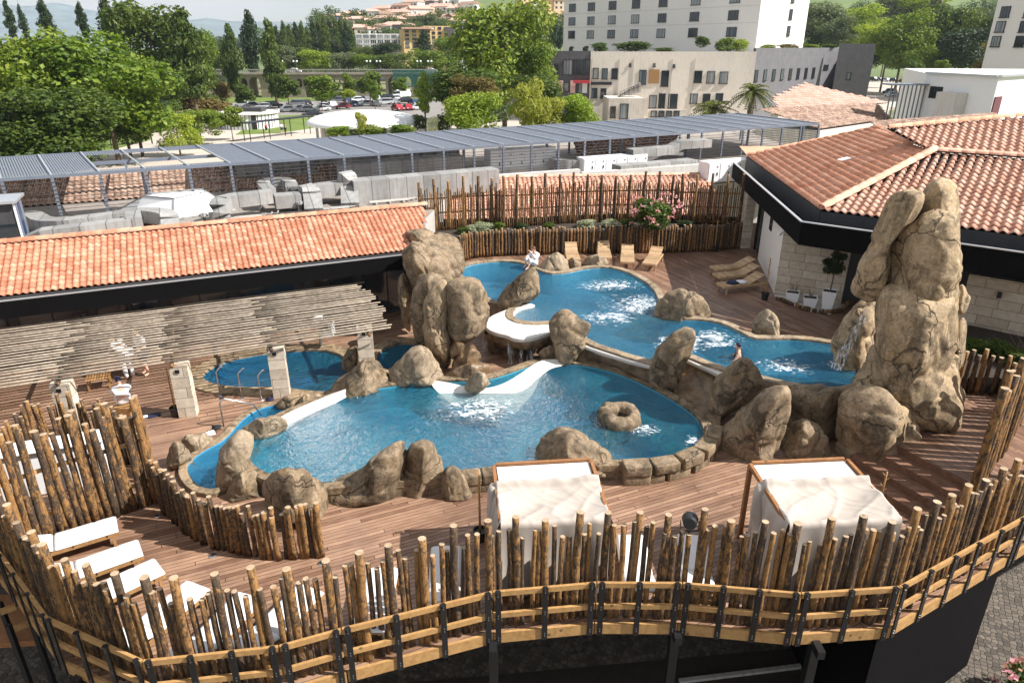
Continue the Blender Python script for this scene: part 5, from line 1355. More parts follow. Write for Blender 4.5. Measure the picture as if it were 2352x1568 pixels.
# ---- the flat technical roof behind the wing
tb = thing('service_building', 'wide service building with a flat grey roof full of ducts behind the long wing', 'building', UV(16, 40, ZST))
mb = MB(); mb.prism(xy([UV(-14, 30.45), UV(9.2, 30.45), UV(12.5, 36.0), UV(40, 36.2), UV(47, 52), UV(-14, 47)]), ZST + .02, 3.0, 0, 1); mb.build('block', [M['concrete'], M['gravel_roof']], tb)
mb = MB(); mb.bar(UV(-14, 46.9, 3.2), UV(47, 51.8, 3.2), .3, .42); mb.build('rear_parapet', M['concrete'], tb)
for (a, b, h) in (((560, 395), (0, 452), .35),):
    p, q = P(*a, 3.3), P(*b, 3.3); mb = MB(); mb.bar(p, q, .25, h + .3); mb.build('parapet', M['concrete'], tb)
def patch_roof(label, pl, e0, e1, mat, tw=.3, tl=.36, seed=1):
    t = thing('tiled_roof', label, 'roof', (Vector(e0) + Vector(e1)) / 2); tile_roof('tiles', pl, e0, e1, M[mat], t, tw, tl, .05, .04, seed=seed, seg=4); return t
t_ = patch_roof('weathered dark tile roof under the open left part of the louvred canopy', [UV(-14, 40.6, 3.05), UV(7.9, 41.2, 3.05), UV(7.9, 44.0, 4.0), UV(-14, 43.4, 4.0)], UV(-14, 40.6, 3.05), UV(7.9, 41.2, 3.05), 'tile_dirty')
mb = MB(); mb.add([UV(7.92, 41.2, 3.0), UV(7.92, 44.0, 4.0), UV(7.92, 44.0, 3.0)], [(0, 1, 2)]); mb.build('gable', M['concrete'], t_)
p1, p2 = UV(24, 42.5, 3.05), UV(31.8, 43.0, 3.05)
patch_roof('weathered tile roof seen through the cable screen in the middle of the canopy', [p1, p2, UV(36.2, 47.5, 4.6), UV(25.5, 46.8, 4.6)], p1, p2, 'tile_dirty', seed=5)

# ---- louvred canopy
ca = thing('louvred_canopy', 'very long blue grey louvred canopy on steel posts over the service roof', 'canopy', P(900, 350, 5.0).to_2d().to_3d() + Vector((0, 0, 3)))
n0, n1, f0, f1_ = P(-120, 421.5, 5.0), P(1882, 285, 5.0), P(-120, 371, 5.0), P(1690, 262, 5.0)
NP = 28
def cn(t): return n0 + (n1 - n0) * t
def cf(t): return f0 + (f1_ - f0) * t
openx = (188, 546)
def scrx(p):
    zc = p.y * c_ - (p.z - CAMZ) * s_; return CX_ + F_ * p.x / zc
def slats(mb, a, b, c, d, k0, k1, ns):
    for i in range(ns):
        t = (i + .5) / ns; p = a + (b - a) * t; q = d + (c - d) * t; x0 = p + (q - p) * k0; x1 = p + (q - p) * k1
        e = (b - a).normalized(); mb.bar(x0, x1, .078, .03)
for i in range(NP):
    a, b, c, d = cn(i / NP), cn((i + 1) / NP), cf((i + 1) / NP), cf(i / NP); xm = scrx((a + b) / 2); mb = MB()
    if openx[0] < xm < openx[1]: slats(mb, a, b, c, d, .0, .13, 16); slats(mb, a, b, c, d, .86, 1.0, 16)
    else: slats(mb, a, b, c, d, .0, 1.0, 17)
    mb.build('louvre_panel', M['blue_steel'], ca)
bm_ = MB(); bm_.bar(n0, n1, .07, .14); bm_.bar(f0, f1_, .07, .14); bm_.bar(n1, f1_, .07, .14); bm_.build('edge_beam', M['blue_steel'], ca)
mb = MB(); h0, h1 = n0 + (f0 - n0) * .55, n1 + (f1_ - n1) * .55; mb.bar(h0 + Vector((0, 0, -.12)), h1 + Vector((0, 0, -.12)), .1, .16); mb.build('long_beam', M['blue_steel'], ca)
for i in range(NP + 1):
    a, d = cn(i / NP), cf(i / NP)
    mb = MB(); mb.bar(a + Vector((0, 0, .06)), d + Vector((0, 0, .06)), .07, .07); mb.build('rafter', M['gutter_edge'], ca)
    mb = MB(); mb.bar(a + Vector((0, 0, -.08)), a + Vector((0, 0, -1.72)), .09, .12, up=(n1 - n0)); mb.build('screen_post', M['blue_steel'], ca)
    if i % 3 == 1:
        for w_ in (.16, .90):
            p = a + (d - a) * w_; mb = MB(); mb.bar((p.x, p.y, 3.01), (p.x, p.y, 4.92), .12, .12, up=(n1 - n0)); mb.build('column', M['blue_steel'], ca)
mb = MB()
for k in range(9): z = -.25 - .17 * k; mb.bar(n0 + Vector((0, -.06, z)), n1 + Vector((0, -.06, z)), .022, .022)
for k in range(9): z = -.25 - .17 * k; mb.bar(n1 + Vector((.05, 0, z)), f1_ + Vector((.05, 0, z)), .022, .022)
mb.build('cable_screen', M['dark_wall'], ca)

# ---- ducts and plant on the service roof
def duct(label, pts, w_, h_, mat='galv', segs=0, z=3.0):
    """pts: (x, y, height); a rectangular duct with rounded bends"""
    q = [P(x, y, zz) for x, y, zz in pts]; q = smoothp(q, 2, False) if segs else q
    mb = MB(); vs = []
    for i, p in enumerate(q):
        t = (q[min(i + 1, len(q) - 1)] - q[max(i - 1, 0)]).normalized(); sd = t.cross(Vector((0, 0, 1)))
        if sd.length < .25: sd = E2.copy()
        sd.normalize(); sd = E2 if sd.dot(E2) > .8 else (-E2 if sd.dot(E2) < -.8 else sd); up = sd.cross(t).normalized()
        if sd.dot(E2) < 0: sd, up = -sd, -up
        vs += [p + sd * w_ / 2 + up * h_ / 2, p - sd * w_ / 2 + up * h_ / 2, p - sd * w_ / 2 - up * h_ / 2, p + sd * w_ / 2 - up * h_ / 2]
    n = len(q); mb.add(vs, [(4 * i + k, 4 * i + (k + 1) % 4, 4 * i + 4 + (k + 1) % 4, 4 * i + 4 + k) for i in range(n - 1) for k in range(4)] + [(0, 1, 2, 3), (4 * n - 1, 4 * n - 2, 4 * n - 3, 4 * n - 4)])
    o = fixn(mb.build('air_duct', M[mat], loc=(q[0].x, q[0].y, z))); return tag(o, label, 'air duct')
def unit(name, label, c_px, z, size, mat, rz=None, cat='air unit', detail=True):
    c = P(*c_px, z); t = thing(name, label, cat, (c.x, c.y, z), R(90) - D1 if rz is None else rz)
    mb = MB(); mb.box((0, 0, size[2] / 2 + .08), size); bevel(mb.build('casing', M[mat], t, world=False), .02, 1)
    mb = MB(); mb.box((0, 0, .04), (size[0] * .96, size[1] * .92, .078)); mb.build('base_frame', M['dark_steel'], t, world=False)
    if detail:
        n = max(2, round(size[0] / .75))
        for i in range(n):
            x = -size[0] / 2 + size[0] * (i + .5) / n; mb = MB(); mb.box((x, -size[1] / 2 - .012, size[2] / 2 + .08), (size[0] / n * .86, .024, size[2] * .86)); dd = mb.build('access_door', M[mat], t, world=False)
            mb = MB(); mb.box((x + size[0] / n * .3, -size[1] / 2 - .04, size[2] * .5), (.05, .04, .16)); mb.box((x + size[0] / n * .3, -size[1] / 2 - .04, size[2] * .85), (.06, .03, .05)); mb.build('handle', M['dark_steel'], dd, world=False)
    return t
duct('grey duct with a slanting start running along the left end of the service roof', [(62, 500, 3.2), (78, 502, 3.25), (110, 523, 3.3), (250, 505, 3.35), (318, 493, 3.4), (375, 497, 3.4), (392, 505, 3.3), (392, 530, 3.0)], .75, .55, segs=1)
duct('grey stained duct with blunt end nearest the left tile roof', [(72, 556, 3.1), (100, 543, 3.35), (200, 531, 3.4), (312, 517, 3.4)], .7, .6)
duct('short grey duct closing the loop between two longer ones at left', [(310, 514, 3.5), (307, 496, 3.5)], .6, .5)
duct('grey duct bending down like a swan neck beside the white skylight', [(506, 512, 3.0), (503, 480, 3.7), (515, 463, 3.85), (560, 458, 3.85), (625, 450, 3.85)], .8, .55, segs=1)
duct('curled grey duct with a square loop behind the swan neck duct', [(620, 446, 3.8), (600, 425, 3.85), (640, 418, 3.9), (668, 424, 3.8), (672, 440, 3.7)], .6, .5, segs=1)
duct('low grey duct feeding the dark fan box', [(630, 462, 3.5), (690, 457, 3.5)], .9, .6)
duct('horizontal grey duct between the two upright bends', [(725, 438, 3.7), (790, 430, 3.7)], .9, .6)
duct('smaller upright duct bend dropping behind the tile ridge', [(722, 490, 3.0), (718, 455, 3.5), (712, 440, 3.75), (700, 436, 3.8)], .85, .55, segs=1)
duct('tall upright duct bend right of the smaller one', [(805, 478, 3.0), (803, 430, 3.7), (800, 412, 4.1), (790, 406, 4.2)], .85, .6, segs=1)
duct('huge long grey duct casing reaching to the tall rear fence', [(808, 440, 3.55), (1138, 410, 3.55)], 1.1, 1.15)
duct('long pale duct lying behind the huge casing', [(770, 396, 4.0), (1060, 372, 4.0)], 1.0, .8)
duct('flat pale duct stepping up in the right half of the service roof', [(1445, 352, 4.1), (1540, 344, 4.1), (1560, 332, 4.4), (1625, 328, 4.4)], .9, .5)
duct('low grey duct with slanted end right of the middle', [(1415, 393, 3.4), (1500, 386, 3.4), (1590, 378, 3.4)], 1.0, .7)
duct('curved pale duct in front of the middle tile roof', [(1265, 372, 3.7), (1300, 378, 3.6), (1370, 374, 3.6)], .8, .5, segs=1)
duct('white sloping hood on the right part of the roof', [(1455, 366, 3.6), (1490, 362, 3.6), (1515, 350, 3.9), (1560, 352, 3.7)], .9, .2, 'white_panel')
for i, (x, w_, lb) in enumerate(((640, 4.5, 'grey ribbed air handling unit nearest the dark tile roof'), (760, 4.6, 'second grey ribbed air handling unit under the canopy'), (880, 4.6, 'third grey ribbed air handling unit under the canopy'), (985, 4.0, 'fourth grey ribbed air handling unit behind the long pale duct'))):
    unit('air_handling_unit', lb, (x, 418 - (x - 640) * .12), 3.0, (w_, 1.2, 1.35), 'galv')
unit('air_handling_unit', 'large white air handling unit with black hinged doors left of the middle', (1195, 398), 3.0, (4.4, 1.0, 1.45), 'white_panel')
unit('air_handling_unit', 'white slab sided air unit in front of the middle tile roof', (1405, 396), 3.0, (4.6, .9, .95), 'white_panel')
unit('air_handling_unit', 'white air handling unit with three tall doors near the tiled spa roof', (1675, 416), 3.0, (4.0, .9, 1.15), 'white_panel')
unit('air_handling_unit', 'grey flat air unit at the right end of the canopy', (1790, 380), 3.0, (4.0, 1.0, 1.0), 'galv')
unit('fan_box', 'dark grey fan box with a round opening between the ducts', (700, 470), 3.0, (1.3, .9, .8), 'dark_wall', cat='fan')
c = P(718, 455, 3.4); mb = MB(); mb.tube([P(668, 478, 3.1), P(690, 476, 3.1), P(692, 462, 3.4)], .06, 8); tag(mb.build('pipe', M['white_panel'], smooth=True, loc=tuple(P(668, 478, 3.0))), 'thin white bent pipe in front of the fan box', 'pipe')
rgc = random.Random(12)
for i, (x, y, lb) in enumerate(((440, 512, 'thin pipe run lying in front of the white skylight'), (560, 500, 'thin pipe run below the swan neck duct'), (660, 492, 'thin rusty pipe run before the fan box'), (760, 480, 'thin pipe run between the two upright duct bends'), (900, 462, 'thin pipe run in front of the huge duct casing'))):
    q = P(x, y, 3.12); mb = MB()
    for k in range(3): mb.tube([q + E1 * -1.1 + E2 * .16 * k, q + E1 * (.9 + .3 * k) + E2 * .16 * k, q + E1 * (1.0 + .3 * k) + E2 * (.5 + .16 * k)], .035, 6)
    for k in range(3): mb.box(q + E1 * (-.8 + .7 * k) + E2 * .16 + Vector((0, 0, -.06)), (.08, .5, .1), R(90) - D1)
    tag(mb.build('pipe_run', M[('galv', 'concrete', 'dark_wall')[i % 3]], loc=(q.x, q.y, 3)), lb, 'pipe')
for i, (x, y, lb) in enumerate(((690, 486, 'small grey vent cowl left of the smaller upright bend'), (850, 452, 'small grey vent cowl at the left end of the huge casing'), (600, 484, 'small vent cowl under the swan neck duct'), (470, 515, 'small vent cowl near the right corner of the skylight'))):
    q = P(x, y, 3.0); mb = MB(); mb.lathe([(.10, .0), (.10, .35), (.20, .36), (.18, .46), (.02, .52)], q, 12); tag(mb.build('vent_cowl', M['galv'], loc=tuple(q)), lb, 'vent')
# pale parapets
for lb, a, b, h, z in (('pale concrete kerb running behind the left half of the tall rear fence', (1135, 412), (1330, 398), .5, 3.25), ('long pale concrete kerb behind the right half of the tall rear fence', (1335, 406), (1690, 380), .5, 3.3), ('stained concrete kerb right of the huge duct casing', (1140, 395), (1265, 388), .4, 3.25)):
    p, q = P(*a, z), P(*b, z); mb = MB(); mb.bar(p, q, .35, h); tag(mb.build('roof_kerb', M['concrete_pale'], loc=(p.x, p.y, 3)), lb, 'kerb')
# orange tile slopes just behind the tall rear fence
p1, p2 = P(968, 535, 2.0), P(1712, 520, 2.0)
e_ = (p2 - p1).normalized(); up_ = Vector((-e_.y, e_.x, 0))
b0, b1 = p1 + up_ * 2.3 + Vector((0, 0, .1)), p2 + up_ * 2.3 + Vector((0, 0, .1))
t_ = patch_roof('orange tile roof glimpsed between the poles of the tall rear fence', [b0, b1, b1 + up_ * 4.2 + Vector((0, 0, 1.35)), b0 + up_ * 4.2 + Vector((0, 0, 1.35))], b0, b1, 'tile_pale', .26, .34, 3)
ridge('ridge_tiles', b0 + up_ * 4.2 + Vector((0, 0, 1.38)), b1 + up_ * 4.2 + Vector((0, 0, 1.38)), M['tile_pale'], t_)
mb = MB(); k = up_ * 2.0; mb.prism(xy([p1 + k, p2 + k, p2 + up_ * 8, p1 + up_ * 8]), ZST + .03, 1.9); mb.build('base_wall', M['concrete'], t_)
# white skylight
t = thing('skylight', 'white glazed pyramid skylight on the service roof at left', 'skylight', P(420, 490, 3.0))
bs = [P(250, 492, 3.05), P(392, 503, 3.05), P(540, 484, 3.05), P(470, 452, 3.05), P(345, 455, 3.05)]; tp = [P(322, 453, 3.9), P(395, 447, 3.9), P(470, 438, 3.9), P(462, 434, 3.9), P(345, 445, 3.9)]
bs = [P(262, 487, 3.05), P(398, 505, 3.05), P(545, 484, 3.05), P(480, 456, 3.05), P(330, 462, 3.05)]
tp = [P(330, 450, 3.85), P(400, 456, 3.85), P(474, 440, 3.85), P(466, 434, 3.85), P(345, 444, 3.85)]
for i in range(5):
    j = (i + 1) % 5; mb = MB(); mb.add([bs[i], bs[j], tp[j], tp[i]], [(0, 1, 2, 3)]); mb.build('pane', M['white_panel'], t)
mb = MB(); mb.add(tp, [(0, 1, 2, 3, 4)]); mb.build('top_panel', M['white_panel'], t)
for i in range(5):
    mb = MB(); mb.bar(bs[i], tp[i], .05, .05); mb.bar(bs[i], bs[(i + 1) % 5], .07, .1); mb.bar(tp[i], tp[(i + 1) % 5], .05, .05); mb.build('glazing_bar', M['galv'], t)
# blue framed stair head at the far left
c = P(22, 552, 3.0); t = thing('lift_tower', 'blue glazed roof hatch with steel frame at the far left of the service roof', 'roof hatch', (c.x, c.y, 3.0), R(90) - D1)
mb = MB(); mb.box((-.35, .5, .75), (1.7, 1.5, 1.5)); mb.build('body', M['dark_wall'], t, world=False)
mb = MB(); mb.box((-.35, .5, 1.58), (2.0, 1.9, .1)); mb.build('roof', M['gutter_edge'], t, world=False)
for x in (-1.22, -.35, .52):
    mb = MB(); mb.box((x, -.27, .75), (.07, .05, 1.5)); mb.build('frame_post', M['white_panel'], t, world=False)
for i, y in enumerate((0.0, .45, .9)):
    mb = MB(); mb.box((.52, y, .75), (.05, .38, 1.4)); mb.build('blue_pane', M['car_blue'] if i % 2 else M['blue_steel'], t, world=False)
mb = MB(); mb.box((-.35, -.26, .4), (1.6, .03, .6)); mb.build('dark_pane', M['glass_dark'], t, world=False)

# ---- the spa building with hipped tile roof at the right
ZR = 4.45; rb = thing('spa_building', 'spa building with hipped terracotta roof and deep black gutter at the right', 'building', (13, 28, ZU))
A_, B_, C_, D_ = P(1684, 372, ZR), P(1841, 510, ZR), P(2206, 555, ZR), P(2352, 577, ZR)
D_ = C_ + (D_ - C_) * 3.2
zl = Vector((0, 0, 1)); zb = -.83
def fascia_run(pts):
    mb = MB()
    for a, b in zip(pts, pts[1:]):
        d = (b - a).normalized(); n_ = Vector((d.y, -d.x, 0)); n_ = n_ if n_.dot(Vector((0, -1, 0)) + Vector((-.5, 0, 0))) > 0 else -n_
        q = [a, b, b - n_ * .06, a - n_ * .06]; mb.prism(xy(q), ZR + zb, ZR)
    return mb
BD = B_ + (D_ - B_).normalized() * (D_ - B_).length
line_ = [A_, B_, BD]
fixn(fascia_run(line_).build('fascia', M['fascia'], rb))
mb = MB()
for a, b in zip(line_, line_[1:]): mb.bar(a + zl * .02, b + zl * .02, .10, .035)
mb.build('gutter_edge', M['gutter_edge'], rb)
ZE = 4.55; Ea, Eb, Ec = P(1717, 358, ZE), P(1887, 482, ZE), P(2352, 540, ZE); Ec = Eb + (Ec - Eb) * 1.35
mb = MB(); mb.prism(xy([A_ + Vector((.06, 0, 0)), B_ + Vector((.1, .1, 0)), BD, BD + Vector((4, 8, 0)), A_ + Vector((8, 2, 0))]), ZR + zb - .03, ZR + zb + .0); mb.build('soffit', M['fascia'], rb)
mb = MB()
for a, b in ((Ea, Eb), (Eb, Ec)): mb.bar(a + zl * -.42, b + zl * -.42, .12, .72)
mb.build('eave_wall', M['dark_wall'], rb)
ZT = 6.3; P1, P2, P3 = P(2012, 298, ZT), P(2145, 348, ZT), P(2352, 362, ZT); P3 = P2 + (P3 - P2) * 1.5
tile_roof('tile_roof', [Ea, Eb, P2, P1], Ea, Eb, M['tile_brightened'], rb, .30, .34, .045, .035, seed=2)
tile_roof('tile_roof', [Eb, Ec, P3, P2], Eb, Ec, M['tile_pale'], rb, .30, .34, .05, .045, seed=3)
ridge('ridge_tiles', Eb + zl * .08, P2 + zl * .08, M['tile_pale'], rb, .17, .45); ridge('ridge_tiles', P1 + zl * .05, P2 + zl * .05, M['tile_pale'], rb, .15); ridge('ridge_tiles', P2 + zl * .05, P3 + zl * .05, M['tile_pale'], rb, .15)
ridge('ridge_tiles', Ea + zl * .05, P1 + zl * .05, M['tile_brightened'], rb, .15)
T1, T3 = P(2040, 296, 6.9), P(2352, 268, 7.5); T3 = T1 + (T3 - T1) * 1.25
tile_roof('tile_roof', [P2 + zl * .02, P3 + zl * .02, T3, T1], P2 + zl * .02, P3 + zl * .02, M['tile_pale'], rb, .30, .34, .05, .04, seed=4)
ridge('ridge_tiles', T1 + zl * .05, T3 + zl * .05, M['tile_brightened'], rb, .15)
mb = MB(); c = P(1935, 366, 5.6); mb.bar(P(1927, 368, 5.62), P(1950, 362, 5.72), .3, .03); mb.build('roof_glass', M['white_panel'], rb)
mb = MB(); mb.add([Ea, P1, P1 + Vector((3, 9, -2)), Ea + Vector((2, 8, -.5))], [(0, 1, 2, 3)]); mb.build('rear_slope', M['tile_brightened'], rb)
# walls
W0, W1, W2 = P(1740, 595, ZU), P(1778, 675, ZU), P(1930, 700, ZU)
W0b = W1 + (W0 - W1) * 1.0
wall('white_wall', [W0b, W1], ZU + .005, ZR + zb - .03, M['render_white'], rb, .25)
wall('stone_wall', [W1 + Vector((.004, -.004, 0)), W2], ZU + .005, ZR + zb - .03, M['stone'], rb, .25)
Wp0, Wp1 = P(1702, 571, ZU), P(1722, 570, ZU); wall('stone_pillar', [Wp0, Wp1], ZU + .005, ZR + zb - .03, M['stone'], rb, .5)
Wd = W2 + (W2 - W1).normalized() * 1.3 + Vector((.6, 1.2, 0))
wall('recess_wall', [W2 + Vector((.3, .6, 0)), Wd, Wd + (W2 - W1).normalized() * 6], ZU + .005, ZR + zb - .03, M['dark_wall'], rb, .2)
R0, R1 = P(2190, 766, ZU), P(2352, 800, ZU); R1 = R0 + (R1 - R0) * 1.6
wall('stone_wall', [R0, R1], ZU + .005, ZR + zb - .6, M['stone'], rb, .3)
mb = MB(); k = Vector((.3, .5, 0)); mb.bar(R0 + k + zl * 2.7, R1 + k + zl * 2.7, .1, 1.2); mb.build('dark_clerestory', M['glass_dark'], rb)
# glazed doors between pillar and white wall
g0, g1 = P(1722, 573, ZU), P(1742, 592, ZU)
mb = MB(); mb.bar(g0 + Vector((.25, 0, 1.4)), g1 + Vector((.25, 0, 1.4)), .05, 2.75); dr = mb.build('glass_door', M['glass_dark'], rb)
mb = MB()
for t_ in (.0, .5, 1.0): q = g0 + (g1 - g0) * t_ + Vector((.2, -.02, 0)); mb.bar(q + zl * .02, q + zl * 2.78, .07, .07, up=(g1 - g0))
mb.build('door_frame', M['dark_steel'], dr)
mb = MB(); q = W1 + (W0 - W1) * .55 + zl * 2.3 + Vector((-.03, 0, 0)); mb.bar(q - (W0 - W1).normalized() * .25, q + (W0 - W1).normalized() * .25, .05, .6); mb.build('small_window', M['glass_dark'], rb)
mb = MB(); q = W1 + zl * 2.62 + Vector((-.12, -.1, 0)); mb.bar(q, q + Vector((-.18, -.18, -.05)), .1, .1); mb.bar(q + Vector((.12, .1, .0)), q, .04, .04); mb.build('camera_housing', M['white_panel'], rb)
for (p0, p1_, k, z) in ((W1, W2, .62, 2.55), (R0, R1, .30, 1.7), (W1, W0, .12, 2.3)):
    d = (p1_ - p0).normalized(); q = p0 + (p1_ - p0) * k + Vector((d.y, -d.x, 0)) * (.08 if d.y < 0 or True else -.08) + zl * z
    mb = MB(); mb.box(q, (.13, .13, .2), math.atan2(d.y, d.x)); mb.build('wall_lamp', M['black_plastic'], rb)
# ================================================================ trees
def crown(seed, blobs, n, leaf, flat=.55):
    """leaf cards spread through the volume of several clumps; unit box, base at z=0"""
    rg = random.Random(seed); vs = []; fs = []
    tot = sum(b[3] * b[4] for b in blobs)
    for (bx, by, bz, rx, rz) in blobs:
        for _ in range(int(n * rx * rz / tot)):
            z = rg.uniform(-1, 1); a = rg.uniform(0, 6.283); q = math.sqrt(1 - z * z); d = Vector((q * math.cos(a), q * math.sin(a), z))
            k = 1 - abs(rg.gauss(0, .16)) if rg.random() < .78 else rg.uniform(.3, 1.12)
            lump = 1 + .30 * noise.noise(Vector((d.x * 2.6 + seed, d.y * 2.6 + bx * 9, d.z * 2.6 + bz * 7)))
            p = Vector((bx + d.x * rx * k * lump, by + d.y * rx * k * lump, bz + d.z * rz * k * lump))
            nn = (d * .75 + Vector((rg.gauss(0, .6), rg.gauss(0, .6), rg.gauss(.35, .6)))).normalized()
            t = nn.orthogonal().normalized(); t = (Matrix.Rotation(rg.uniform(0, 6.28), 3, nn) @ t); u = nn.cross(t); s = leaf * rg.uniform(.55, 1.35)
            b = len(vs); vs += [p - t * s * .6, p - u * s * .42 + nn * s * .12, p + t * s * .7, p + u * s * .42 + nn * s * .12]; fs.append((b, b + 1, b + 2, b + 3))
    me = bpy.data.meshes.new('crown'); me.from_pydata([tuple(v) for v in vs], [], fs); me.materials.append(M['leaf_mid']); me.update(); return me
def blobs_broad(seed, n=15):
    rg = random.Random(seed); out = [(0, 0, .5, .30, .34)]
    for i in range(n):
        a = rg.uniform(0, 6.28); z = rg.uniform(.16, .86); r = .30 * math.sin(min(1, max(.15, 1.12 - abs(z - .42) * 1.45)) * 1.57) * rg.uniform(.75, 1.15)
        out.append((r * math.cos(a), r * math.sin(a), z, rg.uniform(.13, .21), rg.uniform(.10, .16)))
    return out
def blobs_poplar(seed):
    rg = random.Random(seed); out = []
    for i in range(16):
        z = .06 + .88 * i / 15; w_ = .44 * math.sin(min(1, .30 + 1.0 * z) * 1.57) * (1 - max(0, z - .45) / .62) ** .75
        a = rg.uniform(0, 6.28); out.append((w_ * .35 * math.cos(a), w_ * .35 * math.sin(a), z, max(.06, w_ * .8), .085))
    return out
def blobs_flat(seed):
    rg = random.Random(seed); out = []
    for i in range(16):
        a = rg.uniform(0, 6.28); r = .36 * math.sqrt(rg.random()); out.append((r * math.cos(a), r * math.sin(a), .62 - r * .8 + rg.uniform(-.06, .06), rg.uniform(.13, .18), .16))
    return out
CR = {'broad': [crown(s, blobs_broad(s, 17), 7000, .034) for s in (1, 2, 3)], 'small': [crown(s, blobs_broad(s, 9), 2600, .062) for s in (11, 12)],
      'poplar': [crown(s, blobs_poplar(s), 3600, .05) for s in (21, 22)], 'flat': [crown(31, blobs_flat(31), 3200, .05)], 'shrub': [crown(s, [(0, 0, .4, .34, .4)] + blobs_broad(s, 8), 1900, .06) for s in (41, 42)]}
TK = MB(); TK.tube([(0, 0, 0), (.01, 0, .35), (-.01, .01, .7), (0, 0, 1)], [1, .8, .65, .35], 8)
for a in range(5): TK.tube([(0, 0, .55 + .05 * a), (.05 * math.cos(a * 1.3), .05 * math.sin(a * 1.3), .8 + .03 * a), (.14 * math.cos(a * 1.3), .14 * math.sin(a * 1.3), 1.02 + .03 * a)], [.42, .3, .12], 6)
def trunk_mesh(h, r):
    me = bpy.data.meshes.new('trunk'); me.from_pydata([(v.x * (r if v.z < .5 or True else 1), v.y * r, v.z * h) for v in TK.v], [], TK.f); me.materials.append(M['trunk']); me.polygons.foreach_set('use_smooth', [True] * len(TK.f)); me.update(); return me
rgt = random.Random(99)
def tree(label, kind, leafm, xc, yt, yb, w_px, Y, group=None, name='tree', gz=None, trunk=True, cat='tree'):
    gz = ZST if gz is None else gz
    top = PY(xc, yt, Y); bot = PY(xc, yb, Y); g = Vector((top.x, Y, gz)); zc = Y * c_ - (top.z - CAMZ) * s_
    w = w_px * zc / F_; cb = max(gz + (.05 if not trunk else .4), bot.z); ch = top.z - cb
    t = thing(name, label, cat, g, rgt.uniform(0, 6.28), group)
    o = bpy.data.objects.new('crown', rgt.choice(CR[kind])); col.objects.link(o); o.parent = t; o.location = (0, 0, cb - gz); k = {'poplar': 1.06, 'flat': 1.05, 'shrub': 1.05}.get(kind, 1.2)
    o.scale = (w * k, w * k, ch * 1.0); o.material_slots[0].link = 'OBJECT'; o.material_slots[0].material = M[leafm]
    if trunk:
        h = max(.5, cb - gz + ch * (.62 if kind != 'poplar' else .8)); r = max(.09, min(.55, ch * .026)); q = bpy.data.objects.new('trunk', trunk_mesh(1, 1)); col.objects.link(q); q.parent = t
        q.data = TRK; q.scale = (r * 1.0, r * 1.0, h); q.scale = (r, r, h)
    return t
TRK = trunk_mesh(1, 1)
BR, MD, DK, LI, YE, GR = 'leaf_bright', 'leaf_mid', 'leaf_dark', 'leaf_lime', 'leaf_yellow', 'leaf_grey'
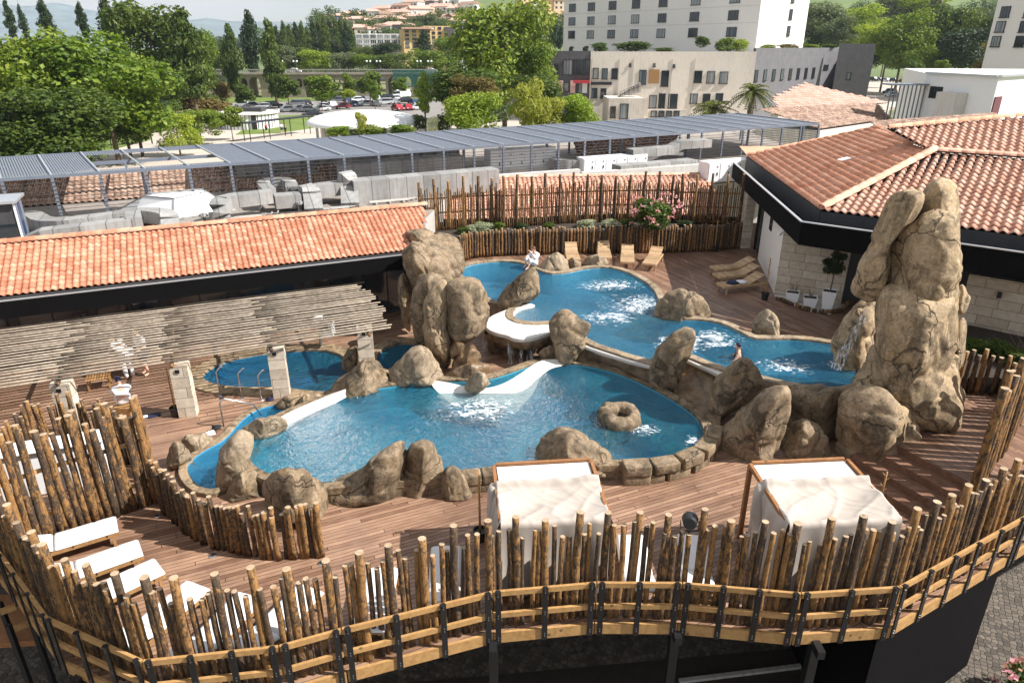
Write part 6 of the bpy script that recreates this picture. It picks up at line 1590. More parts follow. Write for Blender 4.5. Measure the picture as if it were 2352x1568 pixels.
T_ = [
 # left mass
 ('tall bright green plane tree cut by the left picture edge', 'broad', BR, 25, 48, 345, 260, 88), ('broad bright plane tree right of the one at the left edge', 'broad', BR, 205, 55, 322, 300, 92),
 ('dark green tree low at the left edge behind the canopy', 'broad', MD, 8, 190, 385, 250, 72), ('dense mid green tree between two bright plane trees above the canopy', 'broad', MD, 120, 195, 375, 260, 76),
 ('bright tree with low branches beside the lawn at left', 'broad', BR, 280, 120, 292, 140, 100), ('mid green tree deep behind the left plane trees', 'broad', MD, 110, 75, 260, 200, 118),
 ('huge dark tree with a broad crown left of the poplars', 'broad', MD, 325, -6, 215, 200, 150), ('tall dark ivy clad tree right of the huge dark one', 'poplar', MD, 413, 22, 220, 120, 145), ('dark round tree filling the gap under the huge dark tree', 'broad', DK, 352, 110, 235, 160, 160),
 ('medium green tree behind the flat topped tree', 'broad', MD, 362, 148, 258, 110, 140), ('pale green tree behind the ivy clad tree', 'broad', BR, 450, 62, 190, 80, 190), ('dark shrub like tree at the left bridge end', 'broad', DK, 455, 130, 220, 90, 205),
 ('flat topped rusty green tree beyond the lawn', 'flat', 'leaf_rust', 453, 204, 268, 135, 150), ('round lime green tree on the lawn in front of the round kiosk', 'broad', LI, 396, 252, 345, 100, 100), ('darker lime tree behind the round lime one', 'broad', BR, 450, 247, 318, 95, 112),
 ('small round tree on a thin trunk in front of the kiosk', 'small', BR, 524, 246, 296, 62, 118), ('young tree with drooping leaves beside the car park', 'small', MD, 560, 192, 238, 50, 178), ('round young tree before the middle bridge pier', 'small', MD, 655, 170, 228, 58, 182),
 ('wide round young tree among the parked cars', 'small', BR, 732, 173, 232, 78, 172), ('narrow young tree left of the bright parking trees', 'small', BR, 800, 168, 216, 34, 186), ('tall young tree at the rear of the car park', 'small', BR, 846, 164, 222, 56, 186), ('short young tree at the front of the rear car row', 'small', LI, 798, 200, 228, 34, 178),
 ('short narrow young tree beside the parked van', 'small', BR, 858, 196, 232, 26, 176), ('small round tree in front of the green netted bridge', 'small', BR, 916, 178, 212, 38, 186), ('slender lime green tree left of the big central tree', 'poplar', LI, 972, 165, 258, 52, 130),
 ('dense dark green tree closing the gap left of the lime lawn tree', 'broad', MD, 262, 175, 340, 150, 96), ('dark tree low between bright plane trees near the lawn', 'broad', DK, 310, 205, 290, 110, 125), ('leafy green tree below the ivy clad tree', 'broad', MD, 430, 150, 240, 110, 165),
 # centre
 ('left flank tree of the giant central tree', 'broad', BR, 1085, 60, 262, 120, 132), ('right flank tree of the giant central tree', 'broad', BR, 1232, 85, 262, 110, 126),
 ('giant leafy tree in the middle of the picture left of the hotel', 'broad', BR, 1158, -12, 262, 225, 128), ('upper right shoulder tree behind the giant central tree', 'broad', MD, 1212, 10, 200, 130, 150), ('dark undergrowth tree at the left foot of the giant tree', 'broad', MD, 1075, 150, 292, 190, 112), ('dark shrubby tree at the right foot of the giant tree', 'broad', MD, 1232, 165, 280, 120, 116), ('rusty green tree leaning from the left foot of the giant tree', 'broad', 'leaf_rust', 1085, 165, 262, 110, 105),
 ('round yellow green tree left of three behind the canopy', 'broad', LI, 1088, 206, 345, 125, 88), ('tall yellow tree in the middle of three behind the canopy', 'broad', YE, 1222, 172, 340, 90, 86), ('lower yellow green companion of the tall yellow tree', 'broad', YE, 1262, 218, 335, 84, 88), ('round yellow green tree right of three behind the canopy', 'broad', LI, 1335, 212, 335, 100, 90),
 # right
 ('silvery green tree beside the right edge of the hotel', 'broad', GR, 1885, 0, 105, 120, 265), ('second silvery tree right of the hotel', 'broad', GR, 1935, 30, 112, 80, 250), ('pale yellow green tree far behind the slate building', 'broad', LI, 1975, 5, 110, 130, 290), ('bright lime tree above the grey end block', 'broad', LI, 2015, 50, 135, 95, 232), ('tall bright tree in the middle of the right wood', 'broad', BR, 2095, 12, 160, 120, 225), ('feathery grey green tree between bright and dark ones at right', 'poplar', GR, 2155, -12, 110, 70, 270), ('big dark tree in the right wood', 'broad', MD, 2200, 0, 160, 130, 235), ('dark tree left of the right hand tower block', 'broad', MD, 2262, 18, 165, 110, 215),
 ('dark rusty tree cut by the right picture edge below the tower block', 'broad', 'leaf_rust', 2330, 88, 175, 130, 150), ('small round tree behind the white building', 'small', MD, 2112, 140, 196, 60, 175), ('small bright bush like tree right of the round one behind the white building', 'small', BR, 2165, 138, 165, 34, 180), ('far grey green tree at the top of the right wood', 'broad', GR, 2060, -15, 60, 110, 330), ('far pale tree behind the big dark right wood tree', 'broad', LI, 2130, -18, 70, 120, 320), ('dark pine left of the hotel on the dry field', 'poplar', DK, 1273, 48, 112, 34, 300), ('second dark pine touching the hotel wall', 'poplar', DK, 1288, 60, 112, 26, 290), ('dark tree behind the giant central tree towards the hotel', 'broad', DK, 1248, 55, 120, 60, 260),
 ('dense green tree right of the hotel above the slate roof', 'broad', MD, 1905, 50, 140, 110, 262), ('deep green tree between lime and bright trees in the right wood', 'broad', MD, 2050, 62, 165, 120, 245), ('deep green tree low in the right wood behind the car row', 'broad', DK, 2150, 70, 168, 120, 232), ('dark green tree left of the tower block behind the white building', 'broad', DK, 2235, 60, 168, 110, 205), ('bushy green tree over the mesh enclosure', 'broad', BR, 2125, 110, 170, 80, 215),
 # behind the bridge
 ('front poplar standing alone left of the bridge arches', 'poplar', MD, 521, 58, 212, 62, 196), ('front poplar hiding the middle of the bridge', 'poplar', MD, 613, 45, 218, 64, 192), ('dark tall poplar behind the two front ones', 'poplar', DK, 567, 26, 170, 62, 240), ('thin dark poplar tip at the far left edge', 'poplar', DK, 10, 0, 90, 30, 175), ('small dark poplar tip beside the far left one', 'poplar', DK, 42, 12, 95, 24, 180), ('dark poplar tip against the blue mountain', 'poplar', DK, 92, -2, 95, 44, 170), ('twin dark poplar tips above the bright plane tree', 'poplar', DK, 178, 6, 90, 34, 170), ('tall dark poplar left of the huge dark tree', 'poplar', DK, 236, -8, 140, 58, 165),
 ('yellowish willow behind the bridge parapet', 'broad', LI, 722, 112, 175, 76, 262), ('pale willow right of the yellowish one behind the bridge', 'broad', GR, 785, 118, 175, 80, 258), ('round green tree behind the bridge lamps', 'broad', BR, 838, 122, 175, 66, 255), ('dark broad tree behind the right half of the bridge', 'broad', MD, 905, 120, 178, 90, 258), ('bushy green tree at the right end of the bridge', 'broad', BR, 978, 108, 180, 90, 250), ('dark conifer in front of the yellow apartment block', 'poplar', DK, 972, 70, 150, 52, 300), ('bright round tree right of the yellow apartment block', 'broad', BR, 1030, 80, 165, 84, 275), ('dark tree at the left end of the yellow block', 'broad', DK, 885, 95, 150, 70, 290), ('low green tree left of the white framed block', 'broad', MD, 830, 105, 160, 70, 300), ('green tree between two front poplars behind the bridge', 'broad', MD, 480, 85, 180, 90, 262), ('grey green tree just right of the dark tall poplar', 'broad', GR, 640, 100, 172, 70, 265), ('leafy tree behind the left bridge lamps', 'broad', MD, 680, 105, 172, 64, 270), ('small pale tree under the white framed block', 'broad', GR, 800, 95, 150, 60, 310)]
for r in T_: tree(*r)
ORD = ['first', 'second', 'third', 'fourth', 'fifth', 'sixth', 'seventh', 'eighth', 'ninth', 'tenth', 'eleventh', 'twelfth', 'thirteenth', 'fourteenth', 'fifteenth', 'sixteenth', 'seventeenth', 'eighteenth']
for i, (x, yt) in enumerate(((632, 60), (648, 50), (662, 58), (676, 52), (690, 50), (703, 62), (716, 48), (730, 44), (742, 36), (755, 46), (768, 44), (780, 40), (792, 52), (804, 62))):
    tree(ORD[i] + ' slender poplar from the left in the row beyond the bridge', 'poplar', MD if i % 3 else DK, x, yt, 140, 30, 300 + (i % 4) * 6, 'poplars in the row beyond the bridge')
# hedges and shrubs near the pavilion and on the hotel terrace
for i, (lb, lf, x, yt, yb, w_, Y, gz) in enumerate([('leafy shrub in front of the left side of the domed pavilion', LI, 775, 286, 312, 70, 100, ZST), ('leafy shrub in front of the middle of the domed pavilion', BR, 850, 284, 312, 80, 100, ZST), ('leafy shrub in front of the right side of the domed pavilion', BR, 925, 282, 310, 80, 100, ZST), ('spiky young yellow shrub before the white dome', YE, 828, 252, 300, 34, 98, ZST), ('white flowering oleander beside the domed pavilion', 'flower_w', 992, 262, 306, 36, 104, ZST), ('dark hedge right of the white oleander', MD, 1015, 262, 306, 60, 108, ZST), ('low dark bush right of the domed pavilion', MD, 965, 258, 300, 44, 112, ZST), ('bushy reeds between young trees and bridge pier', 'leaf_rust', 505, 178, 235, 60, 200, ZST), ('dark riverside bush under the large bridge arch', MD, 770, 205, 240, 80, 208, ZST)]):
    tree(lb, 'shrub', lf, x, yt, yb, w_, Y, name='shrub', gz=gz, trunk=False, cat='shrub')
# ================================================================ hotel and the long low building below it
def facade(root, a, b, z0, z1, mat, wins, gl='window_glass', name='wall', th=.6, frame=None):
    """wall from plan point a to b; wins: (t, zc, w, h)"""
    a, b = Vector(a), Vector(b); d = (b - a).normalized(); n_ = Vector((d.y, -d.x)); L = (b - a).length
    mb = MB(); mb.prism([a, b, b - n_ * th, a - n_ * th], z0, z1); mb.build(name, M[mat], root)
    rz = math.atan2(d.y, d.x)
    for (t, zc, w_, h) in wins:
        c = (a + d * L * t).to_3d() + Vector((0, 0, zc)); mb = MB(); mb.box(c + n_.to_3d() * .03, (w_, .12, h), rz); o = mb.build('window', M[gl], root)
        mb = MB(); k = c + n_.to_3d() * .07
        for s in (-1, 1): mb.box(k + d.to_3d() * s * w_ / 2, (.12, .12, h + .12), rz)
        if w_ > 1.6:
            for s in (-.17, .17): mb.box(k + d.to_3d() * s * w_, (.08, .1, h), rz)
        mb.box(k + Vector((0, 0, -h / 2 - .06)), (w_ + .3, .3, .12), rz); mb.box(k + Vector((0, 0, h / 2 + .03)), (w_ + .1, .12, .1), rz); mb.build('frame', M[frame or 'dark_steel'], o)
S_ = 1.2
hA, hB, hC = Vector((12.7, 188)) * S_, Vector((46.3, 143.8)) * S_, Vector((58.9, 153.2)) * S_
ht = thing('hotel', 'tall pale hotel block with rows of dark windows above the long low building', 'building', (hB.x, hB.y, 8.0))
cols = [.055, .175, .300, .430, .570, .725, .895]; wins = [(t, 12.6 + 3.55 * k + 0.6, 2.7, 1.9) for t in cols for k in range(8)]
facade(ht, hA, hB, 4.0, 42, 'hotel_wall', wins)
facade(ht, hB + (hC - hB).normalized() * .62, hC, 4.0, 42, 'hotel_wall', [(.62, 13.4 + 3.55 * k, 1.1, 2.1) for k in range(8)])
mb = MB(); n_ = (hA - hB).normalized(); e_ = (hC - hB).normalized(); mb.prism([hA - n_ * .7 + e_ * .61, hB + n_ * .62 + e_ * .61, hC + n_ * .62 , hC + n_ * 40], 4.0, 41.9); mb.build('core', M['hotel_wall'], ht)
mb = MB()
for i in range(7):
    z = 15.05 + 3.55 * i; d = (hB - hA).normalized(); q = Vector((d.y, -d.x)) * .012; mb.bar((hA + q).to_3d() + Vector((0, 0, z)), (hB + q).to_3d() + Vector((0, 0, z)), .03, .05)
mb.build('storey_joint', M['concrete'], ht)
YB = 150.0
def bx(x, Y=YB): return (x - CX_) / 1738.0 * Y
def zy(y, Y=YB): return PY(1176, y, Y).z
def wn(x0, x1, lst, Y=YB):
    out = []
    for (x, y, w_, h) in lst: out.append(((x - x0) / (x1 - x0), zy(y, Y), w_ * Y / 1738 * 1.02, h * Y / 1888 * 1.0))
    return out
lb_ = thing('commercial_building', 'long low building with dark left end, stained beige middle and slate right end', 'building', (bx(1500), YB, ZST))
zt = zy(119); facade(lb_, (bx(1268), YB + .4), (bx(1358), YB + .4), ZST + .03, zy(117.5), 'grey_slate', wn(1268, 1358, [(1279, 158, 10, 20), (1306, 155, 20, 34), (1331, 155, 22, 34), (1352, 155, 10, 34), (1304, 200, 10, 20), (1337, 203, 14, 24)]))
facade(lb_, (bx(1358), YB), (bx(1740), YB), ZST + .03, zt, 'beige_render', wn(1358, 1740, [(1371, 169, 12, 24), (1392, 170, 12, 24), (1415, 170, 13, 24), (1370, 214, 12, 22), (1391, 215, 12, 22), (1481, 178, 15, 33), (1533, 181, 16, 36), (1509, 234, 16, 30), (1530, 232, 14, 34), (1556, 233, 20, 34), (1610, 177, 17, 27), (1640, 178, 17, 27), (1670, 179, 18, 27), (1605, 227, 16, 22), (1635, 227, 16, 22), (1665, 226, 16, 22), (1450, 150, 3, 6), (1506, 150, 4, 6), (1552, 152, 4, 6)]))
mb = MB(); mb.box((bx(1507), YB - .06, zy(176)), (2.1, .2, 2.6)); mb.build('boarded_door', M['crate_wood'], lb_)
facade(lb_, (bx(1742), YB + 1), (bx(1930, 176), 176), ZST + .03, zy(110, 176), 'grey_slate_light', wn(1742, 1935, [(1748 + 18.3 * i, 170 - i * 0, 11, 24) for i in range(8)] + [(1906, 158, 22, 11), (1928, 158, 6, 11)], 162))
facade(lb_, (bx(1929, 170), 170), (bx(2012, 168), 168), ZST + .03, zy(101, 168), 'grey_slate_light', [(.4, zy(176, 168), .8, 1.4)])
mb = MB(); mb.prism([(bx(2012, 168), 168.0), (bx(2012, 168) + 1, 190), (bx(1268), 190), (bx(1268), YB + 1.1), (bx(1740), YB + 2.2), (bx(1925, 178), 178)], ZST + .04, zt - .4, 0, 1); mb.build('roof', [M['grey_slate_light'], M['concrete']], lb_)
mb = MB(); mb.box((bx(1338), YB - .4, zy(188)), (3.2, 1.0, .5)); mb.build('red_awning', M['red_paint'], lb_)
for x, m_ in ((1290, 'poster'), (1319, 'poster'), (1347, 'white_panel')): mb = MB(); mb.box((bx(x), YB + .3, zy(200)), (1.0, .1, 2.4)); mb.build('poster', M[m_], lb_)
mb = MB(); mb.box((bx(1385), YB - .15, zy(192)), (4.2, .2, .55)); mb.build('sign_board', M['black_plastic'], lb_)
for x in (1362, 1425, 1458, 1548, 1600): mb = MB(); mb.tube([(bx(x), YB - .08, ZST + .1), (bx(x), YB - .08, zy(135))], .06, 6); mb.build('drain_pipe', M['concrete'], lb_)
# annex with outside stair at its foot
an = thing('stair_annex', 'old stained annex with dark doors and an outside stair before the beige building', 'building', (bx(1460, 140), 140, ZST))
facade(an, (bx(1405, 140), 140), (bx(1490, 140), 140), ZST + .03, zy(226, 140), 'old_render', [(.13, zy(258, 140), .9, 2.0), (.44, zy(256, 140), 1.5, 2.6)])
mb = MB(); mb.prism([(bx(1405, 140), 140.7), (bx(1490, 140), 140.7), (bx(1490, 140), 149), (bx(1405, 140), 149)], ZST + .03, zy(227, 140)); mb.build('core', M['old_render'], an)
mb = MB()
for i in range(10): x = bx(1440, 139) + i * .42; mb.box((x, 143 + 2, zy(226, 140) + .17 * i + .1), (.45, 1.6, .17 * (i + 1)))
mb.build('stair', M['concrete'], an)
mb = MB()
for k in (.4, .9): mb.bar((bx(1440, 139), 144.1, zy(226, 140) + k), (bx(1440, 139) + 4.2, 144.1, zy(226, 140) + 1.7 + k), .06, .06)
for i in range(6): x = bx(1440, 139) + i * .84; mb.bar((x, 144.1, zy(226, 140) + .34 * i), (x, 144.1, zy(226, 140) + .34 * i + .95), .05, .05)
mb.build('stair_rail', M['dark_steel'], an)
facade(an, (bx(1500, 141), 141), (bx(1590, 141), 141), ZST + .03, zy(252, 141), 'old_render', [(.15 + .2 * i, zy(262, 141), 1.0, 1.0) for i in range(4)], name='terrace_wall')
# terrace greenery
for i, (lb, lf, x, yt, yb, w_) in enumerate([('round dark bush at the left end of the hotel terrace', DK, 1345, 104, 119, 18), ('pair like small clipped bush on the hotel terrace', DK, 1312, 105, 119, 14), ('wide dark bush left on the hotel terrace', MD, 1378, 95, 120, 48), ('long flowering bush in the middle of the hotel terrace', MD, 1453, 92, 121, 100), ('thin hedge right of the flowering terrace bush', MD, 1525, 108, 121, 60), ('umbrella shaped little tree on the hotel terrace', MD, 1614, 80, 110, 46), ('big pale bush on the hotel terrace', BR, 1665, 82, 121, 56), ('second big flowering bush on the hotel terrace', LI, 1702, 86, 121, 50), ('hedge running towards the slate end of the terrace', BR, 1762, 100, 121, 64), ('rusty hedge on the terrace above the slate windows', 'leaf_rust', 1815, 99, 118, 60), ('trimmed hedge near the grey end block', BR, 1865, 100, 114, 50), ('low hedge at the very end of the terrace', MD, 1905, 100, 112, 40)]):
    tree(lb, 'shrub', lf, x, yt, yb, w_, 160 + (x > 1750) * 14, name='shrub', gz=zt - .4, trunk=False, cat='shrub')
# ================================================================ palms
def palm(label, x, yt, yb, w_px, Y, seed):
    rg = random.Random(seed); top = PY(x, (yt + yb) / 2, Y); w_ = w_px * Y / 1738 / 2; t = thing('palm_tree', label, 'palm', (top.x, Y, ZST))
    mb = MB(); mb.tube([(top.x, Y, ZST), (top.x + .1, Y, (ZST + top.z) / 2), top], [.38, .32, .36], 10); mb.build('trunk', M['trunk'], t, smooth=True)
    for i in range(46):
        a = rg.uniform(0, 6.28); el = rg.uniform(-.5, 1.35); L = w_ * rg.uniform(.85, 1.15); mb = MB(); pts = []; d = Vector((math.cos(a), math.sin(a), 0))
        for k in range(7):
            s = k / 6; pts.append(top + d * (L * (math.cos(el) * s + .12 * s)) + Vector((0, 0, L * (math.sin(el) * s * .95 - .62 * s * s))))
        sd = Vector((-d.y, d.x, 0))
        for k in range(6):
            p, q = pts[k], pts[k + 1]
            for h in (0, .5):
                c = p + (q - p) * h; ln = L * .17 * math.sin(min(1, .25 + (k + h) / 6) * 2.4) + .05; f = (q - p).normalized()
                for s in (-1, 1): e = c + sd * s * ln + f * ln * .6 + Vector((0, 0, -ln * .35)); mb.add([c, c + f * .16, e], [(0, 1, 2)])
        mb.tube(pts, [.03] * 7, 3); mb.build('frond', M['leaf_palm'], t)
palm('wide low palm left of the taller one behind the canopy', 1640, 212, 290, 118, 84, 3); palm('tall round headed palm beside the slate building', 1728, 172, 250, 104, 82, 4)
# ================================================================ roofs at the right
def slope(label, pts, e, mat, tw=.45, tl=.5, seed=1, wall_to=ZST + .05):
    """plain roof slope on walls: pts are corners with own heights, e the eave pair"""
    t = thing('house_roof', label, 'building', pts[0].to_2d().to_3d()); tile_roof('roof', pts, e[0], e[1], M[mat], t, tw, tl, .07, .05, seed=seed, seg=3)
    mb = MB(); mb.prism(xy(pts), wall_to, min(p.z for p in pts) - .15); mb.build('wall', M['beige_render'], t); return t
def PZ(x, y, z): return P(x, y, z)
def coplanar4(a, b, c, dpx):
    n_ = (b - a).cross(c - a).normalized(); return PP(dpx[0], dpx[1], a, n_)
a, b, c = P(1790, 248, 2.6), P(2045, 236, 2.6), P(1851, 191, 5.2); t_ = slope('salmon tiled roof with a pointed gable beyond the dark roofs', [a, b, c, coplanar4(a, b, c, (1775, 223))], (a, b), 'tile_far', .6, .7)
a, b, c = P(1885, 296, 3.3), P(2046, 273, 3.3), P(2013, 237, 4.4); slope('dark lichen stained tile roof at the end of the long canopy', [a, b, c, coplanar4(a, b, c, (1741, 250))], (a, b), 'tile_dirty', .4, .45, 7)
a, b, c = P(2020, 297, 4.6), P(2301, 276, 4.6), P(2285, 260, 4.95); t_ = slope('narrow dark stained tile roof behind the spa roof', [a, b, c, coplanar4(a, b, c, (1998, 278))], (a, b), 'tile_dirty', .4, .45, 9)
wb = thing('white_building', 'white flat roofed building with a narrow window near the right edge', 'building', P(2200, 250, 2).to_2d().to_3d())
q0, q1, q2 = PY(2131, 162, 75), PY(2295, 177, 66), PY(2420, 172, 74); mb = MB(); mb.prism(xy([q0, q1, q2, q2 + Vector((8, 14, 0)), q0 + Vector((6, 16, 0))]), ZST + .03, q1.z); mb.build('wall', M['white_paint'], wb)
d = (q1 - q0).xy.normalized(); n_ = Vector((d.y, -d.x)); rz = math.atan2(d.y, d.x)
def onw(k, z): p = q0.xy + (q1 - q0).xy * k; return Vector((p.x, p.y, z)) + n_.to_3d() * .03
mb = MB(); mb.box(onw(.2, PY(2151, 213, 73).z), (1.7, .1, 1.1), rz); w_ = mb.build('window', M['glass_dark'], wb)
mb = MB()
for i in range(5): mb.box(onw(.2, PY(2151, 213, 73).z) + d.to_3d() * (i - 2) * .36 + n_.to_3d() * .06, (.05, .05, 1.1), rz)
mb.build('frame', M['dark_steel'], w_)
mb = MB(); c = onw(.52, 0); zt_ = PY(2200, 213, 70).z; mb.prism([(c.xy + d * x + n_ * y) for x, y in ((-1.3, 0), (1.3, 0), (1.3, 1.2), (-1.3, 1.2))], ZST + .1, zt_); mb.build('vent_shaft', M['concrete_pale'], wb)
d2 = (q2 - q1).xy.normalized(); c = q1.xy + d2 * .9; mb = MB(); mb.box((c.x, c.y, PY(2306, 250, 66).z), (1.5, .2, 2.0), math.atan2(d2.y, d2.x)); mb.build('red_door', M['wall_maroon'], wb)
mb = MB(); mb.bar(Vector((q0.x, q0.y, q1.z + .05)), Vector((q1.x, q1.y, q1.z + .05)), .5, .16); mb.bar(Vector((q1.x, q1.y, q1.z + .05)), Vector((q2.x, q2.y, q1.z + .05)), .5, .16); mb.build('parapet_cap', M['gutter_edge'], wb)
sb = thing('mesh_enclosure', 'blue grey mesh enclosure against the left wall of the white building', 'enclosure', (q0.x - 1.5, q0.y + 1, ZST)); mb = MB(); zc_ = PY(2090, 196, 75).z
for i in range(9): mb.box((q0.x - 3.6 + i * .42, q0.y - .6, (zc_ + 0) / 2), (.1, .1, zc_ - 0))
mb.box((q0.x - 1.9, q0.y + .2, zc_ + .08), (3.8, 2.2, .12)); mb.box((q0.x - 1.9, q0.y - .6, zc_ * .45), (3.6, .06, .1)); mb.build('mesh_panel', M['blue_steel'], sb)
tb2 = thing('tower_block', 'beige tower block with small dark windows cut by the right edge', 'building', (bx(2300, 120), 120, ZST))
facade(tb2, (bx(2272, 124), 124), (bx(2480, 108), 108), ZST + .03, 30, 'hotel_wall', [(.1, zy(28, 122), 1.7, 1.5), (.085, zy(62, 122), 1.7, 1.5), (.075, zy(96, 122), 1.7, 1.5), (.38, zy(28, 118), 1.7, 1.5), (.37, zy(62, 118), 1.7, 1.5), (.36, zy(96, 118), 1.7, 1.5)])
mb = MB(); mb.prism([(bx(2273, 124), 124.7), (bx(2480, 108), 108.7), (bx(2480, 108) + 9, 126), (bx(2284, 142), 142)], ZST + .03, 29.9); mb.build('core', M['hotel_wall'], tb2)
# ================================================================ park: lawns, paths, pavilion, kiosk, bridge, cars
def flat(name, pts, mat, dz): mb = MB(); q = px(pts, ZST + dz); tri = tessellate_polygon([[Vector((p.x, p.y, 0)) for p in q]]); mb.add(q, [tuple(t) for t in tri]); return struct(fixn(mb.build(name, M[mat])))
flat('path', [(180, 300), (330, 262), (560, 255), (760, 258), (1040, 262), (1400, 262), (1900, 262), (1900, 330), (1010, 340), (700, 360), (150, 400)], 'path', .010)
flat('lawn', [(-500, 330), (-100, 262), (250, 258), (350, 262), (352, 300), (345, 322), (255, 345), (100, 400), (-500, 520)], 'lawn', .02)
flat('lawn', [(540, 310), (600, 268), (715, 262), (722, 294), (640, 306)], 'lawn', .02)
flat('lawn', [(-900, 232), (1100, 210), (1100, 226), (600, 234), (-900, 252)], 'lawn', .025)
flat('car_park', [(330, 268), (560, 240), (690, 232), (1010, 222), (1030, 275), (700, 278), (480, 262), (350, 285)], 'asphalt', .015)
flat('car_park', [(1980, 175), (2130, 172), (2140, 245), (1930, 262)], 'path', .012)
flat('lawn', [(1700, 150), (2500, 150), (2500, 172), (1700, 172)], 'lawn', .02)
dc = P(835, 281, -.8); pv = thing('domed_pavilion', 'round pavilion with a wide shallow white dome behind the canopy', 'pavilion', (dc.x, dc.y, ZST))
mb = MB(); rD = 8.75; mb.lathe([(rD, -.95), (rD + .05, -.8)] + [(rD * math.cos(t * 1.5708), -.8 + 1.75 * math.sin(t * 1.5708) ** 1.0) for t in [i / 9 for i in range(1, 9)]] + [(.02, .95)], (dc.x, dc.y, 0), 48); mb.lathe([(.02, -.95), (rD, -.95)], (dc.x, dc.y, 0), 48); mb.build('dome', M['white_panel'], pv, smooth=True)
mb = MB(); mb.lathe([(6.3, ZST + .02), (6.3, -.96)], (dc.x, dc.y, 0), 36); mb.build('wall', M['glass_dark'], pv)
for i in range(12): a = i * .5236 + .2; mb = MB(); mb.box((dc.x + 7.2 * math.cos(a), dc.y + 7.2 * math.sin(a), (ZST - .95) / 2 + .01), (.4, .4, -ZST - .97), a); mb.build('column', M['white_paint'], pv)
kc = P(552, 299, ZST) + Vector((0, 5.3, 0)); kk = thing('round_kiosk', 'low round white kiosk with dark vertical strips on the lawn', 'kiosk', kc)
mb = MB(); mb.lathe([(5.3, ZST + .02), (5.3, ZST + 2.6)], (kc.x, kc.y, 0), 40); mb.build('wall', M['white_paint'], kk)
mb = MB(); mb.lathe([(.02, ZST + 2.85), (5.7, ZST + 2.75), (5.7, ZST + 2.6), (5.2, ZST + 2.58)], (kc.x, kc.y, 0), 40); mb.build('roof', M['concrete_pale'], kk)
mb = MB(); mb.box((kc.x + .6, kc.y + .5, ZST + 3.2), (4.5, 3, .7)); mb.build('roof_box', M['dark_wall'], kk)
for i in range(20): a = -2.9 + i * .14; mb = MB(); mb.box((kc.x + 5.34 * math.cos(a), kc.y + 5.34 * math.sin(a), ZST + 1.3), (.08, .08 if i != 13 else .9, 2.5), a); mb.build('strip', M['dark_steel'], kk)
def walk(label, a_px, b_px, z, posts):
    a, b = P(*a_px, z), P(*b_px, z); t = thing('covered_walk', label, 'canopy', a.to_2d().to_3d() + Vector((0, 0, ZST))); d = (b - a).normalized(); mb = MB(); mb.bar(a, b, 1.8, .16); mb.build('roof', M['dark_steel'], t); nn = Vector((-d.y, d.x, 0))
    for k in posts:
        for s in (-.7, .7): q = a + (b - a) * k + nn * s; mb = MB(); mb.bar((q.x, q.y, ZST), (q.x, q.y, z - .09), .1, .1, up=d); mb.build('post', M['dark_steel'], t)
walk('slender dark covered walk crossing the lawn at left', (205, 292), (348, 285), -1.0, (.28, .95)); walk('slender dark covered walk between kiosk and domed pavilion', (560, 283), (712, 266), -1.1, (.02, .3, .62, .93))
# bridge
bY = 220.0; br = thing('arch_bridge', 'old stone arch bridge with balustrade beyond the car park', 'bridge', (bx(740, bY), bY, ZST))
def bz(y): return PY(1176, y, bY).z
x0, x1 = bx(430, bY), bx(1040, bY); zb0, zb1 = ZST - .6, bz(172)
holes = []
for (a, b, yt, yb) in ((489, 500, 182, 215), (541, 556, 180, 205), (560, 586, 177, 226), (634, 650, 182, 214), (672, 684, 181, 200), (687, 699, 181, 198), (811, 826, 181, 200), (858, 880, 176, 224), (886, 910, 176, 224), (918, 940, 176, 222), (948, 972, 176, 222)):
    xa, xb, zt2, zs = bx(a, bY), bx(b, bY), bz(yt), bz(yb); r = (xb - xa) / 2; c = (xa + xb) / 2; holes.append([(xa, zs), (xb, zs)] + [(c + r * math.cos(t), zt2 - r + r * math.sin(t)) for t in [math.pi * k / 8 for k in range(9)]])
xa, xb = bx(690, bY), bx(808, bY); holes.append([(xa, ZST - .5), (xb, ZST - .5)] + [(xb + (xa - xb) * k / 12, ZST + .6 + (bz(179) - ZST - .8) * math.sin(math.pi * (.12 + .76 * k / 12)) ** .8) for k in range(13)])
outer = [(x0, zb0), (x1, zb0), (x1, zb1), (x0, zb1)]; loops = [[Vector((p[0], p[1], 0)) for p in l] for l in [outer] + holes]; tri = tessellate_polygon(loops); vv = [p for l in loops for p in l]; mb = MB()
for yy in (bY, bY + 7): mb.add([(p.x, yy, p.y) for p in vv], [tuple(t) for t in tri])
for l in loops:
    n = len(l); mb.add([(p.x, bY, p.y) for p in l] + [(p.x, bY + 7, p.y) for p in l], [(i, (i + 1) % n, n + (i + 1) % n, n + i) for i in range(n)])
fixn(mb.build('arcade', M['bridge_stone'], br))
mb = MB(); mb.box(((x0 + x1) / 2, bY + 3.5, zb1 + .16), (x1 - x0, 8.2, .3)); mb.build('cornice', M['bridge_stone'], br)
mb = MB(); mb.box(((x0 + x1) / 2, bY - .3, zb1 + 1.42), (x1 - x0, .4, .22)); mb.box(((x0 + x1) / 2, bY - .3, zb1 + .42), (x1 - x0, .4, .2))
for i in range(150): x = x0 + (x1 - x0) * (i + .5) / 150; mb.box((x, bY - .3, zb1 + .9), (.2, .22, .78))
mb.build('balustrade', M['concrete'], br)
mb = MB(); mb.box((bx(955, bY), bY - .7, bz(180)), (bx(1010, bY) - bx(900, bY), .06, 4.6)); tag(mb.build('safety_net', M['net_green'], loc=(bx(955, bY), bY - .7, bz(200))), 'green safety net hung over the right end of the bridge', 'net')
